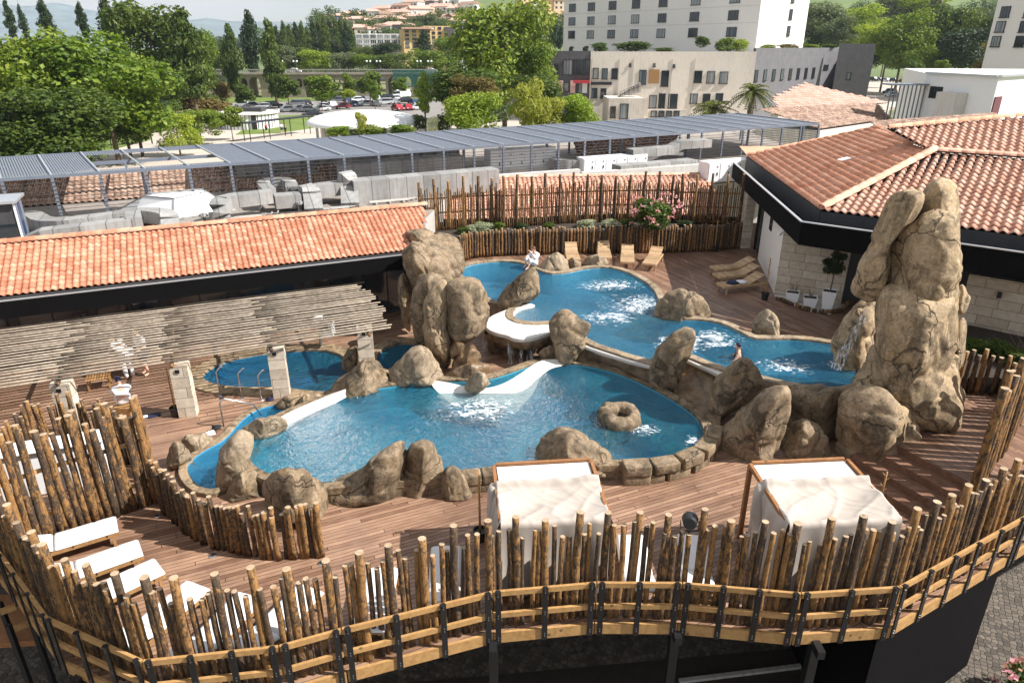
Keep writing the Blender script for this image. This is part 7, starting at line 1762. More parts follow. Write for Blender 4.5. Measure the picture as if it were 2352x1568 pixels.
for x, lb in ((640, 'left lamp of the left pair on the bridge'), (673, 'white globed lamp right of the front poplar on the bridge'), (843, 'bridge lamp above the rear parked cars'), (866, 'bridge lamp next to the one above the cars'), (960, 'bridge lamp at the green net'), (985, 'last bridge lamp at right')):
    q = Vector((bx(x, bY), bY + .2, zb1 + .3)); t = thing('street_lamp', lb, 'street lamp', q); mb = MB(); mb.tube([q, q + Vector((0, 0, 3.1))], .09, 6); mb.bar(q + Vector((-.5, 0, 3.0)), q + Vector((.5, 0, 3.0)), .08, .08); mb.build('pole', M['dark_steel'], t)
    for s in (-.5, .5): mb = MB(); mb.lathe([(.01, -.3), (.25, -.15), (.3, .05), (.2, .25), (.01, .3)], q + Vector((s, 0, 3.35)), 8); mb.build('globe', M['white_paint'], t, smooth=True)
# cars -----------------------------------------------------------------
def car_proto(kind, body):
    t = thing('parked_car', 'x', 'car', (0, 0, 0)); H = {'hatch': 1.46, 'sedan': 1.42, 'suv': 1.68, 'van': 2.35}[kind]; L = {'hatch': 4.0, 'sedan': 4.5, 'suv': 4.5, 'van': 5.6}[kind]; W = 1.78 if kind != 'van' else 2.0
    prof = {'hatch': [(-.5, .35), (-.5, .62), (-.46, .72), (-.28, .80), (.36, .86), (.47, .84), (.5, .60), (.5, .35)], 'sedan': [(-.5, .35), (-.5, .60), (-.44, .70), (-.26, .78), (.30, .82), (.48, .80), (.5, .58), (.5, .35)], 'suv': [(-.5, .42), (-.5, .80), (-.46, .92), (-.28, .98), (.42, 1.02), (.49, .98), (.5, .75), (.5, .42)], 'van': [(-.5, .42), (-.5, .95), (-.46, 1.1), (-.34, 1.25), (.44, 1.28), (.5, 1.25), (.5, .75), (.5, .42)]}[kind]
    cab = {'hatch': [(-.28, .80), (-.12, H), (.28, H - .03), (.44, .88)], 'sedan': [(-.26, .78), (-.10, H), (.18, H - .02), (.34, .84)], 'suv': [(-.28, .98), (-.15, H), (.38, H - .03), (.47, 1.0)], 'van': [(-.40, 1.2), (-.26, H), (.46, H), (.5, 1.2)]}[kind]
    def hull(pr, w0, w1):
        n = len(pr); mb = MB(); vs = [(x * L, -w0 / 2 if z < 1.0 * cab[1][1] * .8 else -w1 / 2, z) for x, z in pr] + [(x * L, w0 / 2 if z < cab[1][1] * .8 else w1 / 2, z) for x, z in pr]
        mb.add(vs, [(i, (i + 1) % n, n + (i + 1) % n, n + i) for i in range(n)] + [tuple(range(n))[::-1], tuple(range(n, 2 * n))]); return mb
    bevel(fixn(hull(prof, W, W).build('body', M[body], t, world=False)), .05, 2)
    bevel(fixn(hull(cab, W - .1, W - .42).build('cabin', M[body], t, world=False)), .04, 1)
    g = hull([(cab[0][0] + .01, cab[0][1] + .02), (cab[1][0] - .008, cab[1][1] - .10), (cab[2][0] + .008, cab[2][1] - .10), (cab[3][0] - .01, cab[3][1] + .02)], W - .04, W - .32) if kind != 'van' else hull([(-.405, 1.28), (-.285, H - .3), (-.16, H - .3), (-.16, 1.28)], W + .02, W - .1)
    fixn(g.build('windows', M['glass_dark'], t, world=False))
    for sx in (-.31, .31):
        for s in (-1, 1):
            mb = MB(); mb.tube([(sx * L, s * (W / 2 - .2), .32), (sx * L, s * (W / 2 + .012), .32)], .32, 14); mb.tube([(sx * L, s * (W / 2 + .01), .32), (sx * L, s * (W / 2 + .02), .32)], .19, 10, 1); mb.build('wheel', [M['tyre'], M['steel']], t, world=False)
    for s in (-1, 1):
        mb = MB(); mb.box((-.497 * L, s * W * .36, .62 if kind != 'van' else .85), (.06, .34, .14)); mb.build('headlight', M['white_panel'], t, world=False)
        mb = MB(); mb.box((.497 * L, s * W * .40, .68 if kind != 'van' else .95), (.05, .22, .18)); mb.build('tail_light', M['red_paint'], t, world=False)
    return t
CARK = {}
def car(x, y, kind, colr, rz, label, group='cars in the car park', gz=None):
    key = (kind, colr); p = P(x, y, ZST + .02 if gz is None else gz); p = p if gz is None else p
    if key not in CARK: t = car_proto(kind, 'car_' + colr); CARK[key] = t; t.location = p; t.rotation_euler = (0, 0, rz); t['label'] = label; t['group'] = group; return t
    return dup(CARK[key], p, rz, label)
def c6(x, y): return 306.2 + .3092 * x, 137.8 + .3092 * y
rows = {'front': [(970, 362, 'hatch', 'silver'), (1045, 358, 'suv', 'black'), (1140, 384, 'sedan', 'white'), (1240, 380, 'hatch', 'white'), (1303, 385, 'hatch', 'silver'), (1395, 380, 'sedan', 'white'), (1330, 422, 'sedan', 'black')],
 'second': [(1208, 345, 'suv', 'grey'), (1292, 338, 'sedan', 'black'), (1410, 362, 'hatch', 'silver'), (1484, 352, 'hatch', 'white'), (1555, 362, 'hatch', 'red'), (1640, 345, 'sedan', 'blue'), (1732, 340, 'hatch', 'white'), (1800, 342, 'sedan', 'silver'), (1870, 333, 'suv', 'silver'), (1940, 328, 'hatch', 'grey'), (2012, 326, 'suv', 'black'), (2090, 332, 'sedan', 'blue')],
 'third': [(1440, 322, 'suv', 'black'), (1530, 318, 'suv', 'grey'), (1595, 322, 'hatch', 'blue'), (1660, 312, 'hatch', 'white'), (1732, 308, 'sedan', 'grey'), (1880, 300, 'suv', 'black'), (1810, 302, 'hatch', 'silver'), (1945, 298, 'sedan', 'white')],
 'nearest': [(2040, 372, 'sedan', 'red'), (2110, 370, 'hatch', 'white'), (1965, 376, 'hatch', 'red')]}
for rn, lst in rows.items():
    for i, (x, y, k, cc) in enumerate(lst): X, Yp = c6(x, y); car(X, Yp, k, cc, [.35, 2.2, .5, 2.0][(i * 7 + len(rn)) % 4] if rn != 'front' else .4 + .1 * (i % 3) + (3.14 if i % 3 == 1 else 0), f'{cc} {"SUV" if k == "suv" else k if k != "hatch" else "hatchback"}, {ORD[i]} from the left in the {rn} row of parked cars')
for x, y, k, cc, rz, lb in ((1990, 283, 'van', 'white', .6, 'white panel van at the back of the car park'), (190, 418, 'suv', 'black', 1.1, 'black car alone on the road beside the left lawn'), (268, 385, 'hatch', 'white', 1.2, 'white car half hidden behind the lime green tree'), (812, 346, 'sedan', 'silver', .2, 'silver car behind the roof of the round kiosk'), (885, 352, 'sedan', 'grey', .2, 'grey car right of the round kiosk roof'), (92, 352, 'van', 'white', .4, 'white van between tree trunks at the left')):
    X, Yp = c6(x, y); car(X, Yp, k, cc, rz, lb)
for i, (x, y, k, cc, rz, lb) in enumerate(((2006, 186, 'suv', 'black', 1.9, 'black car leftmost in the row behind the grey end block'), (2020, 186, 'hatch', 'grey', 1.9, 'grey car second in the row behind the grey end block'), (2036, 188, 'hatch', 'white', 1.9, 'white car in the middle of the row behind the grey end block'), (2054, 189, 'suv', 'black', 1.9, 'black car right of the white one behind the grey end block'), (2073, 190, 'sedan', 'black', 1.9, 'black car rightmost in the row behind the grey end block'), (2046, 222, 'hatch', 'silver', .3, 'silver car nearest the mesh enclosure'), (2043, 216, 'suv', 'blue', .3, 'dark blue car just behind the silver one by the mesh enclosure'))): car(x, y, k, cc, rz, lb, 'cars behind the slate building')
for x, lb in ((668, 'white car crossing the bridge'), (985, 'pale car on the right end of the bridge')): car(0, 784, 'sedan', 'white', 0, lb, 'cars on the bridge').location = (bx(x, bY + 3), bY + 3, zb1 + .32)
# ================================================================ town on the hill
def hh(X, Y):
    k = min(1, max(0, (Y - 320) / 330)); k = k * k * (3 - 2 * k); Hx = 6 + 44 * min(1, max(0, (X + 215) / 150)) ** 1.2 + 14 * min(1, max(0, (X + 60) / 160)); m = 3 * noise.noise(Vector((X * .012, Y * .012, 4)))
    return ZST + .3 + (Hx + 5) * k + m * k - max(0, Y - 760) * .05
mb = MB(); nx, ny = 90, 40; vs = []
for j in range(ny + 1):
    for i in range(nx + 1): X = -420 + 1300 * i / nx; Y = 318 + 800 * j / ny; vs.append((X, Y, hh(X, Y) if j else ZST - 1))
mb.add(vs, [(j * (nx + 1) + i, j * (nx + 1) + i + 1, (j + 1) * (nx + 1) + i + 1, (j + 1) * (nx + 1) + i) for j in range(ny) for i in range(nx)]); struct(mb.build('hill', M['hill_green'], smooth=True))
def on_hill(x, y):
    Y = 330
    while Y < 1000:
        X = (x - CX_) / 1738 * Y
        if Q_y(X, Y, hh(X, Y)) <= y: break
        Y += 3
    return Vector(((x - CX_) / 1738 * Y, Y, hh((x - CX_) / 1738 * Y, Y)))
def Q_y(X, Y, Z): dz = Z - CAMZ; return CY_ - F_ * (Y * s_ + dz * c_) / (Y * c_ - dz * s_)
rgh = random.Random(17); WM = [('white', 'wall_white')] * 5 + [('cream', 'wall_cream')] * 2 + [('pink', 'wall_pink'), ('yellow', 'wall_yellow'), ('grey', 'wall_grey')]
def house(p, w_, d, h, rz, wm, rm, label, gable):
    t = thing('house', label, 'house', p, rz, 'houses on the hillside'); mb = MB(); mb.box((0, 0, h / 2 - 1), (w_, d, h + 2)); mb.build('wall', M[wm], t, world=False)
    o = .5; rh = w_ * .10 + .5; k = 0 if gable else d * .38; W2, D2 = w_ / 2 + o, d / 2 + o; mb = MB(); mb.add([(-W2, -D2, h), (W2, -D2, h), (W2, D2, h), (-W2, D2, h), (-W2 + k, 0, h + rh), (W2 - k, 0, h + rh)], [(0, 1, 5, 4), (2, 3, 4, 5), (1, 2, 5), (3, 0, 4), (3, 2, 1, 0)]); mb.build('roof', M[rm], t, world=False)
    for f in range(2 if h > 4.5 else 1):
        for i in range(3): mb = MB(); mb.box((-w_ * .32 + w_ * .32 * i, -d / 2 - .02, 1.6 + 2.8 * f), (1.2, .1, 1.3)); mb.build('window', M['glass_dark'], t, world=False)
    mb = MB(); mb.box((w_ * .2, d * .1, h + rh * .8), (.7, .7, 1.4)); mb.build('chimney', M['wall_cream'], t, world=False)
hr = {'top': [(762, 52), (795, 52, 'violet'), (818, 50), (845, 50), (868, 46), (885, 40), (905, 38), (930, 30), (955, 22), (985, 14), (1012, 8), (1040, 5), (1068, 8), (1210, 12), (1235, 16), (1265, 18), (1283, 17)],
      'upper': [(790, 62, 'maroon'), (812, 64), (835, 60), (905, 52), (922, 48), (948, 42), (970, 40), (992, 34), (1015, 34), (1042, 36), (1060, 28), (1080, 30)],
      'middle': [(770, 78), (800, 76), (820, 80), (862, 66), (890, 62), (915, 64), (940, 56), (962, 58), (985, 54), (1010, 52), (1035, 54), (1058, 50)],
      'lower': [(845, 84), (866, 86), (888, 80), (908, 78), (930, 72), (780, 95), (1050, 70)]}
for rn, lst in hr.items():
    for i, q in enumerate(lst):
        nm, wm = rgh.choice(WM)
        if len(q) > 2: nm, wm = q[2], 'wall_' + q[2]
        w_ = rgh.uniform(9, 15); house(on_hill(q[0], q[1] + 8), w_, rgh.uniform(7, 9), rgh.choice([4.6, 6, 6.6]), rgh.uniform(-.6, .6), wm, rgh.choice(['tile_far', 'tile_far', 'tile_dirty']), f'{nm} house with tiled roof, {ORD[i]} from the left in the {rn} row on the hill', rgh.random() < .5)
# apartment blocks
def block(label, a_px, b_px, Y, y_top, y_bot, mat, ncol, nrow, frame=False):
    a, b = Vector((bx(a_px, Y), Y)), Vector((bx(b_px, Y), Y + 4)); z0, z1 = PY(1176, y_bot, Y).z, PY(1176, y_top, Y).z; t = thing('apartment_block', label, 'building', (a.x, a.y, z0)); h = (z1 - z0) / nrow; L = (b - a).length
    facade(t, a, b, ZST, z1, mat, [((i + .5) / ncol, z0 + h * (j + .5), L / ncol * (.82 if frame else .5), h * (.72 if frame else .5)) for i in range(ncol) for j in range(nrow)], th=9, frame='white_paint' if frame else None); return t
block('modern block with white framed glass balconies below the hill', 818, 927, 330, 78, 114, 'wall_white', 7, 3, True)
t_ = block('yellow apartment block with brown roofs below the hill', 928, 990, 322, 68, 112, 'wall_yellow', 4, 5); block('taller yellow apartment block behind the first yellow one', 975, 1045, 340, 60, 112, 'wall_yellow', 5, 5); block('dark grey narrow block at the end of the yellow flats', 1045, 1064, 338, 62, 110, 'wall_grey', 2, 5)
mb = MB(); mb.prism([(bx(926, 322), 320), (bx(992, 322), 323), (bx(990, 322), 338), (bx(926, 322), 336)], PY(1176, 67, 322).z, PY(1176, 63, 322).z); mb.build('roof', M['tile_far'], t_)
# dry field and wood on the hill (one mass)
mb = MB(); q = [on_hill(1228, 66), on_hill(1296, 58), on_hill(1296, 26), on_hill(1232, 27)]; mb.add([p + Vector((0, 0, 1.2)) for p in q], [(0, 1, 2, 3)]); struct(mb.build('field', M['hill_dry']))
mb = MB(); base = CR['shrub'][0]; bv = [v.co.copy() for v in base.vertices][::1]; pf = [tuple(f.vertices) for f in base.polygons][::4]
spots_ = [(rgh.uniform(735, 1090), rgh.uniform(56, 112)) for _ in range(120)] + [(rgh.uniform(1230, 1296), rgh.uniform(66, 110)) for _ in range(26)] + [(rgh.uniform(430, 760), rgh.uniform(52, 112)) for _ in range(110)] + [(rgh.uniform(1830, 2290), rgh.uniform(35, 108)) for _ in range(90)] + [(rgh.uniform(745, 1000), rgh.uniform(12, 50)) for _ in range(0)]
for (x, y) in spots_:
    p = on_hill(x, y); s = rgh.uniform(6, 13) * p.y / 420; b = len(mb.v); a = rgh.uniform(0, 6); ca, sa = math.cos(a), math.sin(a); used = {}
    for f in pf:
        ids = []
        for vi in f:
            v = bv[vi]; mb.v.append(p + Vector(((v.x * ca - v.y * sa) * s * 1.2, (v.x * sa + v.y * ca) * s * 1.2, v.z * s * .95 - .5))); ids.append(len(mb.v) - 1)
        mb.f.append(tuple(ids)); mb.m.append(rgh.choice((0, 0, 1)) if len(ids) else 0)
o = mb.build('far_wood', [M['leaf_mid'], M['leaf_grey']]); o['kind'] = 'stuff'
# mountains
def range_(name, prof, Y, depth, mat):
    mb = MB(); vs = []; n = len(prof); K = 8
    for j in range(K + 1):
        for i, (x, y) in enumerate(prof):
            t = j / K; yy = Y - depth * (1 - t); zt = PY(x, y, Y).z; X = bx(x, Y); vs.append((X, yy, ZST + (zt - ZST) * (t ** 1.3) + (noise.noise(Vector((X * .004, yy * .004, 1))) * 30 * t * (1 - t))))
    mb.add(vs, [(j * n + i, j * n + i + 1, (j + 1) * n + i + 1, (j + 1) * n + i) for j in range(K) for i in range(n - 1)]); return struct(mb.build(name, M[mat], smooth=True))
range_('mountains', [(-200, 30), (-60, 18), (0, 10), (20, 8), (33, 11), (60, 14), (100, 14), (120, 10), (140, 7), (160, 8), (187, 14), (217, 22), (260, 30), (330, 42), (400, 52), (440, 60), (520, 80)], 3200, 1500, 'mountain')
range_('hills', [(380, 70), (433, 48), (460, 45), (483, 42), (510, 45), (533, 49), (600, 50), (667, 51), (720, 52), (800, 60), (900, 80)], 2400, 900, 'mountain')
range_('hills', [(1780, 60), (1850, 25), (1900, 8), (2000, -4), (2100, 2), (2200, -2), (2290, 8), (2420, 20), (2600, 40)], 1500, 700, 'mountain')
# ================================================================ people (one continuous skinned body each)
def ellip(mb, c, r, rot=None, n=14, k=9, m=0):
    c = Vector(c); vs = []
    for i in range(k + 1):
        t = math.pi * i / k
        for j in range(n):
            a = 2 * math.pi * j / n; p = Vector((r[0] * math.sin(t) * math.cos(a), r[1] * math.sin(t) * math.sin(a), r[2] * math.cos(t)))
            vs.append(c + (rot @ p if rot else p))
    return mb.add(vs, [(i * n + j, (i + 1) * n + j, (i + 1) * n + (j + 1) % n, i * n + (j + 1) % n) for i in range(k) for j in range(n)], m)
def skinbody(name, joints, edges, mat, parent, root=0, sub=2):
    """joints: (x, y, z, radius or (rx, ry)); the surface is grown by a skin modifier, then baked"""
    me = bpy.data.meshes.new(name); me.from_pydata([j[:3] for j in joints], edges, []); o = bpy.data.objects.new(name, me); col.objects.link(o)
    sk = o.modifiers.new('skin', 'SKIN'); sk.use_smooth_shade = True; ss = o.modifiers.new('sub', 'SUBSURF'); ss.levels = ss.render_levels = sub
    for i, v in enumerate(me.skin_vertices[0].data):
        r = joints[i][3]; v.radius = r if hasattr(r, '__len__') else (r, r); v.use_root = (i == root)
    dg = bpy.context.evaluated_depsgraph_get(); m2 = bpy.data.meshes.new_from_object(o.evaluated_get(dg)); o.modifiers.clear(); o.data = m2
    m2.materials.clear(); m2.materials.append(mat); m2.polygons.foreach_set('use_smooth', [True] * len(m2.polygons)); o.parent = parent; CH.setdefault(parent.name, []).append(o); return o
def chain(a, n): return [(a + i, a + i + 1) for i in range(n)]
def person(label, loc, rz, pose, cloth, skin='skin', hair='hair', cap=None, hands=True, scale=1.0):
    """pose: dict of joint positions, metres, +y is where the person looks"""
    t = thing('person', label, 'person', loc, rz); t.scale = (scale,) * 3; J = []; E = []
    V = {k: Vector(v) for k, v in pose.items()}
    def add(p, r): J.append((p.x, p.y, p.z, r)); return len(J) - 1
    pv = add(V['pelvis'], (.155, .125)); b1 = add(V['pelvis'].lerp(V['chest'], .5), (.135, .105)); ch = add(V['chest'], (.165, .115)); nk = add(V['neck'], .058); hd0 = add(V['neck'].lerp(V['head'], .45), .055)
    E += [(pv, b1), (b1, ch), (ch, nk), (nk, hd0)]
    arms = {}
    for s in ('l', 'r'):
        sh = add(V['sh_' + s], .062); el = add(V['el_' + s], .043); m_ = add(V['sh_' + s].lerp(V['el_' + s], .5), .05); wr = add(V['wr_' + s], .029)
        E += [(ch, sh), (sh, m_), (m_, el), (el, wr)]
        hp = add(V['hip_' + s], .095); kn = add(V['kn_' + s], .058); mt = add(V['hip_' + s].lerp(V['kn_' + s], .5), .082); an = add(V['an_' + s], .036); ca = add(V['kn_' + s].lerp(V['an_' + s], .35), .056); to = add(V['to_' + s], .03)
        E += [(pv, hp), (hp, mt), (mt, kn), (kn, ca), (ca, an), (an, to)]
        # palm, five fingers
        d = (V['wr_' + s] - V['el_' + s]).normalized(); pm = add(V['wr_' + s] + d * .055, (.036, .016)); E.append((wr, pm)); sd = d.cross(Vector((0, 0, 1))); sd = sd.normalized() if sd.length > .1 else Vector((1, 0, 0)); dn = d.cross(sd).normalized()
        if hands:
            for f in range(4):
                q = V['wr_' + s] + d * .09 + sd * (.026 - .017 * f); L = (.066, .076, .071, .056)[f]; k1 = add(q, .0085); k2 = add(q + d * L * .55 + dn * .012 * (1 if dn.z < 0 else -1), .008); k3 = add(q + d * L * .9 + dn * .034 * (1 if dn.z < 0 else -1), .0068); E += [(pm, k1), (k1, k2), (k2, k3)]
            q = V['wr_' + s] + d * .04 + sd * .034; k1 = add(q, .010); k2 = add(q + sd * .028 + d * .028, .0085); E += [(pm, k1), (k1, k2)]
    skinbody('body', J, E, M[skin], t, pv, 2)
    # head with face, on the neck
    f = Vector(pose.get('look', (0, 1, 0))).normalized(); up = (V['head'] - V['neck']).normalized(); rt = f.cross(up).normalized(); f = up.cross(rt); RM = Matrix((rt, f, up)).transposed(); H = V['head']
    mb = MB(); ellip(mb, H, (.076, .096, .118), RM, 18, 12)
    for v in mb.v[:]:
        l = RM.transposed() @ (v - H)
        if l.z < -.02: v += RM @ Vector((-l.x * .28 * (-l.z / .118), -.012 * (-l.z / .118) if l.y < 0 else .008, 0))
        if l.y > .08: v -= RM @ Vector((0, (l.y - .08) * .5, 0))
    ellip(mb, H + RM @ Vector((0, .097, -.018)), (.014, .022, .026), RM, 8, 6)
    for s in (-1, 1): ellip(mb, H + RM @ Vector((.077 * s, -.004, -.01)), (.010, .022, .032), RM, 8, 6)
    hd = mb.build('head', M[skin], t, smooth=True, world=False); mb = MB()
    for s in (-1, 1): ellip(mb, H + RM @ Vector((.031 * s, .083, .012)), (.013, .008, .008), RM, 8, 5)
    ellip(mb, H + RM @ Vector((0, .088, -.062)), (.022, .006, .006), RM, 8, 5, 1); mb.build('face', [M['black_cloth'], M['red_cloth']], hd, smooth=True, world=False)
    mb = MB(); ellip(mb, H + RM @ Vector((0, -.016, .030)), (.086, .098, .104), RM, 16, 10)
    for v in mb.v:
        l = RM.transposed() @ (v - H)
        if l.y > .05 and l.z < .075: v -= RM @ Vector((0, .05, 0))
    mb.build('cap' if cap else 'hair', M[cap or hair], t, smooth=True, world=False)
    for nm, idx, m_, grow in cloth:
        jj = []; ee = []; mp = {}
        for a, b in idx:
            for q in (a, b):
                if q[0] not in mp: mp[q[0]] = len(jj); jj.append((*V[q[0]], q[1]))
            ee.append((mp[a[0]], mp[b[0]]))
        skinbody(nm, jj, ee, M[m_], t, 0, 2)
    return t
def robe(k=1.0): return [('robe', [(('pelvis', (.20 * k, .17 * k)), ('chest', (.20 * k, .15 * k))), (('chest', (.20 * k, .15 * k)), ('neck', .085)), (('chest', 0), ('sh_l', .09)), (('sh_l', .09), ('el_l', .075)), (('el_l', .075), ('fa_l', .07)), (('chest', 0), ('sh_r', .09)), (('sh_r', .09), ('el_r', .075)), (('el_r', .075), ('fa_r', .07)), (('pelvis', 0), ('hip_l', .13)), (('hip_l', .13), ('kn_l', .095)), (('kn_l', .095), ('sn_l', .085)), (('pelvis', 0), ('hip_r', .13)), (('hip_r', .13), ('kn_r', .095)), (('kn_r', .095), ('sn_r', .085))], 'robe', 0)]
def mid(p, a, b, n, t): p[n] = tuple(Vector(p[a]).lerp(Vector(p[b]), t))
def prep(p):
    for s in 'lr': mid(p, 'el_' + s, 'wr_' + s, 'fa_' + s, .7); mid(p, 'kn_' + s, 'an_' + s, 'sn_' + s, .45)
    return p
sit = prep(dict(pelvis=(0, 0, .12), chest=(0, .02, .48), neck=(0, .06, .63), head=(0, .11, .77), look=(.1, 1, -.05), sh_l=(.19, .03, .55), el_l=(.24, .24, .42), wr_l=(.12, .42, .47), sh_r=(-.19, .03, .55), el_r=(-.24, .2, .38), wr_r=(-.02, .30, .66),
    hip_l=(.11, .05, .12), kn_l=(.15, .44, .40), an_l=(.12, .50, .04), to_l=(.13, .66, .03), hip_r=(-.11, .05, .12), kn_r=(-.13, .42, .36), an_r=(-.10, .58, .02), to_r=(-.10, .74, -.03)))
c = P(1229, 609, WU + .11); person('person in a white bathrobe sitting with raised knees on the far pool edge', c, 2.35, sit, robe(.85))
swim = prep(dict(pelvis=(0, 0, -.62), chest=(0, .02, -.25), neck=(0, .04, -.08), head=(0, .07, .07), look=(0, 1, .02), sh_l=(.17, .02, -.15), el_l=(.27, .14, -.36), wr_l=(.20, .36, -.42), sh_r=(-.17, .02, -.15), el_r=(-.27, .14, -.36), wr_r=(-.2, .36, -.42),
    hip_l=(.1, 0, -.64), kn_l=(.11, .20, -.84), an_l=(.11, 0, -.88), to_l=(.11, .1, -.9), hip_r=(-.1, 0, -.64), kn_r=(-.11, .2, -.84), an_r=(-.11, 0, -.88), to_r=(-.11, .1, -.9)))
sw = person('swimmer with a dark cap and black swimsuit standing in the upper pool', P(1697, 822, WU) + Vector((0, 0, .34)), 1.25, swim, [('swimsuit', [(('pelvis', (.165, .135)), ('bw', (.15, .125))), (('bw', (.15, .125)), ('cw', (.172, .126)))], 'black_cloth', 0)] if False else [], cap='navy')
mb = MB()
for s in (-1, 1): mb.tube([(s * .10, .145, -.26), (s * .105, .10, -.13), (s * .10, .0, -.085), (s * .09, -.10, -.16), (s * .06, -.125, -.33)], .011, 6)
mb.tube([(.0, .135, -.31), (.12, .125, -.31), (.172, .02, -.33), (.10, -.105, -.35), (0, -.125, -.36), (-.10, -.105, -.35), (-.172, .02, -.33), (-.12, .125, -.31), (0, .135, -.31)], .03, 8)
mb.build('swimsuit', M['black_cloth'], sw, smooth=True, world=False)
stand_ = prep(dict(pelvis=(0, 0, .92), chest=(0, .02, 1.28), neck=(0, .04, 1.45), head=(0, .07, 1.60), look=(0, 1, -.2), sh_l=(.2, .0, 1.38), el_l=(.26, .05, 1.10), wr_l=(.2, .22, .95), sh_r=(-.2, 0, 1.38), el_r=(-.26, .05, 1.10), wr_r=(-.18, .25, 1.0),
    hip_l=(.1, 0, .9), kn_l=(.12, .03, .48), an_l=(.12, -.02, .07), to_l=(.13, .14, .04), hip_r=(-.1, 0, .9), kn_r=(-.11, .06, .48), an_r=(-.11, .0, .07), to_r=(-.12, .16, .04)))
shirt = [('shirt', [(('pelvis', (.19, .15)), ('chest', (.20, .145))), (('chest', (.20, .145)), ('neck', .075)), (('chest', 0), ('sh_l', .085)), (('sh_l', .085), ('el_l', .065)), (('chest', 0), ('sh_r', .085)), (('sh_r', .085), ('el_r', .065))], 'robe', 0), ('shorts', [(('pelvis', (.19, .155)), ('hip_l', .125)), (('hip_l', .125), ('kn_l', .085)), (('pelvis', 0), ('hip_r', .125)), (('hip_r', .125), ('kn_r', .085))], 'navy', 0)]
person('person in a white shirt and dark shorts standing under the pole pergola', P(338, 860, 0), 2.6, stand_, shirt)
bend = dict(stand_); bend.update(chest=(0, .22, 1.14), neck=(0, .36, 1.24), head=(0, .47, 1.32), look=(0, .8, -.6), sh_l=(.2, .26, 1.22), el_l=(.22, .42, 1.0), wr_l=(.16, .58, .86), sh_r=(-.2, .26, 1.22), el_r=(-.22, .42, 1.0), wr_r=(-.16, .56, .84)); prep(bend)
person('person in white bending forward under the pole pergola', P(300, 868, 0), 1.2, bend, [shirt[0], ('trousers', [(('pelvis', (.19, .155)), ('hip_l', .125)), (('hip_l', .125), ('kn_l', .085)), (('kn_l', .085), ('an_l', .06)), (('pelvis', 0), ('hip_r', .125)), (('hip_r', .125), ('kn_r', .085)), (('kn_r', .085), ('an_r', .06))], 'robe', 0)])
sit2 = dict(sit); sit2 = {k: (v if k == 'look' else (v[0], v[1], v[2] + .32)) for k, v in sit2.items()}
for s in 'lr': sit2['kn_' + s] = (sit2['kn_' + s][0], .46, .44); sit2['an_' + s] = (sit2['an_' + s][0], .50, .06); sit2['to_' + s] = (sit2['to_' + s][0], .66, .04); sit2['wr_' + s] = (sit2['wr_' + s][0], .40, .55)
prep(sit2); person('person with a navy cap and white robe sitting behind the left log fences', P(291, 950, 0), .6, sit2, robe(.85), cap='navy')
bxm = MB(); q = P(291, 950, 0); bxm.box((q.x, q.y, .15), (.5, .45, .295)); tag(bxm.build('stool', M['crate_wood'], loc=tuple(q)), 'low wooden stool under the seated person by the left fences', 'stool')
for (x, y, lb, m_, r) in ((613, 306, 'person in dark red walking on the pale square near the kiosk', 'red_cloth', 1.0), (648, 306, 'left of two people in white strolling side by side near the kiosk', 'robe', .4), (656, 308, 'right of two people in white strolling side by side near the kiosk', 'robe', -.6)):
    person(lb, P(x, y, ZST + .02), r, dict(stand_), [(n_, i_, m_ if n_ == 'shirt' else w_, g_) for n_, i_, w_, g_ in shirt], hands=False)
# pool hoist at the rear pool
b = P(738, 799, .0); t = thing('pool_hoist', 'white and grey pool hoist standing at the far rim of the rear pool', 'pool lift', b)
mb = MB(); mb.box(b + Vector((0, 0, .03)), (.5, .5, .05)); mb.tube([b, b + Vector((0, 0, 1.1))], .05, 10); mb.bar(b + Vector((-.1, 0, 1.05)), b + Vector((.75, -.15, 1.0)), .06, .06); mb.build('post', M['steel'], t)
mb = MB(); mb.box(b + Vector((.35, -.1, .62)), (.42, .4, .05)); mb.box(b + Vector((.53, -.1, .85)), (.05, .4, .45)); mb.bar(b + Vector((.4, -.1, .65)), b + Vector((.4, -.1, 1.02)), .04, .04); mb.build('seat', M['white_panel'], t)
mb = MB(); mb.lathe([(.02, .0), (.16, .02), (.18, .14), (.10, .22), (.02, .23)], b + Vector((0, 0, 1.1)), 12); mb.build('head_cover', M['white_panel'], t, smooth=True)
# ================================================================ plants near the pools
def shrub_at(label, p, w_, h, lf, kind='shrub', name='shrub', cat='shrub', pr=None):
    t = thing(name, label, cat, p, rgt.uniform(0, 6)); o = bpy.data.objects.new('foliage', rgt.choice(CR[kind])); col.objects.link(o); o.parent = t; o.scale = (w_, w_, h); o.material_slots[0].link = 'OBJECT'; o.material_slots[0].material = M[lf]; return t
def blossoms(parent, w_, h, n, mat, s=.05, seed=1):
    rg = random.Random(seed); mb = MB()
    for _ in range(n):
        a = rg.uniform(0, 6.28); z = rg.uniform(.25, 1.0); r = .46 * w_ * math.sin(min(1, 1.15 - abs(z - .5)) * 1.57) * rg.uniform(.85, 1.05); c = Vector((r * math.cos(a), r * math.sin(a), z * h))
        for k in range(7):
            q = c + Vector((rg.gauss(0, s), rg.gauss(0, s), rg.gauss(0, s * .7))); u = Vector((rg.gauss(0, 1), rg.gauss(0, 1), rg.gauss(0, 1))).normalized(); v = u.orthogonal().normalized(); w2 = u.cross(v); e = s * rg.uniform(.7, 1.1); mb.add([q - v * e, q - w2 * e, q + v * e, q + w2 * e], [(0, 1, 2, 3)])
    mb.build('blossoms', M[mat], parent, world=False)
